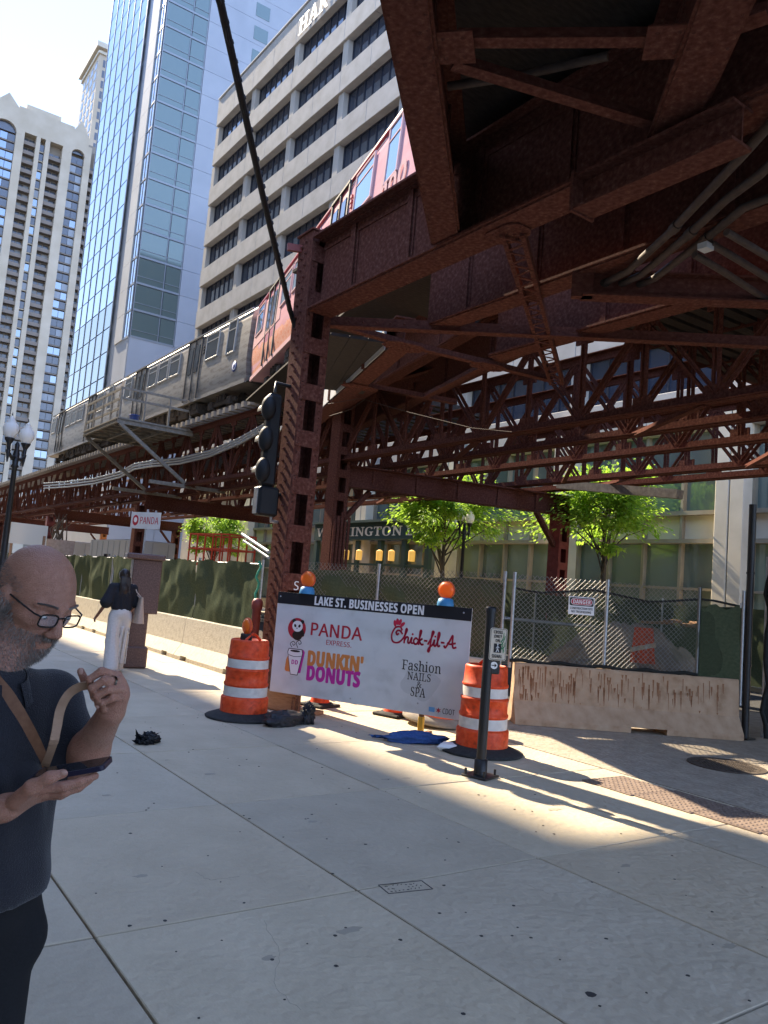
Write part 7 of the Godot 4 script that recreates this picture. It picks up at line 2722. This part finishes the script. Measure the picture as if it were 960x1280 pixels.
	for k in 14:
		var l := -.085 + .17 * k / 13.0
		s.cap(J.call(-.09, l * .8, 1.52), J.call(-.115 + rng.randf_range(-.01, .01), l, 1.25 + rng.randf_range(-.03, .03)), .016, .007, .012)
	g = Geo.new()
	s.mesh_into(g, .010)
	place.call(obj("hair", g, M.hair_black, o))
	# tote on her right shoulder
	var t = thing("tote_bag", "beige tote bag hanging from the walking woman's right shoulder", "bag", O)
	g = Geo.new()
	var c: Vector3 = J.call(-.07, -.275, 1.0)
	g.grid(func(u, v):
		var an: float = TAU * u
		var w: float = lerpf(.17, .12, v)
		var th: float = lerpf(.07, .02, v)
		return c + F * (signf(cos(an)) * pow(absf(cos(an)), .5) * w) + L * (signf(sin(an)) * pow(absf(sin(an)), .5) * th) + Vector3.UP * (-.19 + .42 * v), 28, 6, true)
	g.box(c + Vector3(0, -.188, 0), Vector3(.11, .012, .26))
	var tb = obj("bag_body", g, M.tote, t)
	tb.position = -O
	g = Geo.new()
	for q in [-.09, .07]:
		g.tube([c + F * q + Vector3.UP * .21, J.call(q * .4 - .05, -.205, 1.30), J.call(q * .2, -.155, 1.425), J.call(.08 + q * .2, -.17, 1.34), c + F * (q + .05) + Vector3.UP * .21 + L * .02], .010, 6)
	tb = obj("handles", g, M.tote, t)
	tb.position = -O

# ---------------------------------------------------------------- trees
func tree(label, at: Vector3, h: float, crown: Vector3, cy: float, leaves: int, size: float, sd: int, group):
	var r := RandomNumberGenerator.new()
	r.seed = sd
	var o = thing("street_tree", label, "tree", at, 0.0, group)
	var g := Geo.new()
	var ends := []
	var top := cy + crown.y * .55
	var spine := []
	for k in 7: spine.append(Vector3(.12 * sin(k * 1.3 + sd), top * k / 6.0, .12 * cos(k * 1.7 + sd)))
	g.tube(spine, [.13, .11, .10, .085, .06, .04, .02], 8)
	obj("trunk", g, M.bark, o)
	g = Geo.new()
	for k in 34:
		var t := r.randf_range(.38, .98)
		var i := int(t * 6)
		var a: Vector3 = spine[i].lerp(spine[mini(i + 1, 6)], t * 6 - i)
		var an := r.randf() * TAU
		var el := r.randf_range(-.25, 1.0)
		var rad := r.randf_range(.55, 1.0)
		var e := Vector3(cos(an) * cos(el) * crown.x, 0, sin(an) * cos(el) * crown.z) * rad + Vector3(0, cy + sin(el) * crown.y * rad * r.randf_range(.8, 1.1), 0)
		var m := a.lerp(e, .5) + Vector3(0, r.randf_range(-.1, .25), 0)
		g.tube([a, m, e], [.035, .022, .006], 5)
		ends.append([e, r.randf_range(.35, .75)])
		ends.append([m.lerp(e, r.randf_range(.2, .7)) + Vector3(r.randf_range(-.3, .3), r.randf_range(-.3, .3), r.randf_range(-.3, .3)), r.randf_range(.3, .6)])
	obj("limbs", g, M.bark, o)
	var gs := [Geo.new(), Geo.new(), Geo.new()]
	for k in leaves:
		var e: Array = ends[r.randi() % ends.size()]
		var d: Vector3 = Vector3(r.randfn(), r.randfn() * .6, r.randfn()) * e[1] * .5
		var p: Vector3 = e[0] + d
		var out := Vector3(p.x, (p.y - cy) * .6, p.z).normalized()
		var ax := (out + Vector3(r.randf_range(-.7, .7), r.randf_range(-1.0, .1), r.randf_range(-.7, .7))).normalized()
		var sdv := ax.cross(Vector3(r.randf_range(-.4, .4), 1, r.randf_range(-.4, .4))).normalized()
		var l := size * r.randf_range(.7, 1.3)
		var w := l * .26
		var gg: Geo = gs[r.randi() % 3]
		var nn := sdv.cross(ax) * l * .10
		var tip := p + ax * l
		var mid := p + ax * l * .45
		gg.tri(p, mid + sdv * w + nn, tip); gg.tri(p, tip, mid - sdv * w + nn)
	var crown_n = node("crown", o)
	for k in 3: stuff(obj("leaves", gs[k], M.leaf[k], crown_n))
	return o

func make_trees():
	tree("bright green street tree in front of the dark shop front", W(20.6, 0, 25.0), 7.0, Vector3(2.1, 1.9, 2.9), 4.6, 11000, .18, 5, "trees along the opposite sidewalk")
	tree("bright green street tree behind the red column and danger sign", W(20.9, 0, 17.2), 7.4, Vector3(2.0, 2.3, 2.4), 4.6, 10500, .17, 9, "trees along the opposite sidewalk")
	tree("bright green street tree beside the red scissor lift", W(20.6, 0, 48.0), 7.0, Vector3(2.2, 1.9, 2.6), 4.2, 9000, .2, 13, "trees along the opposite sidewalk")
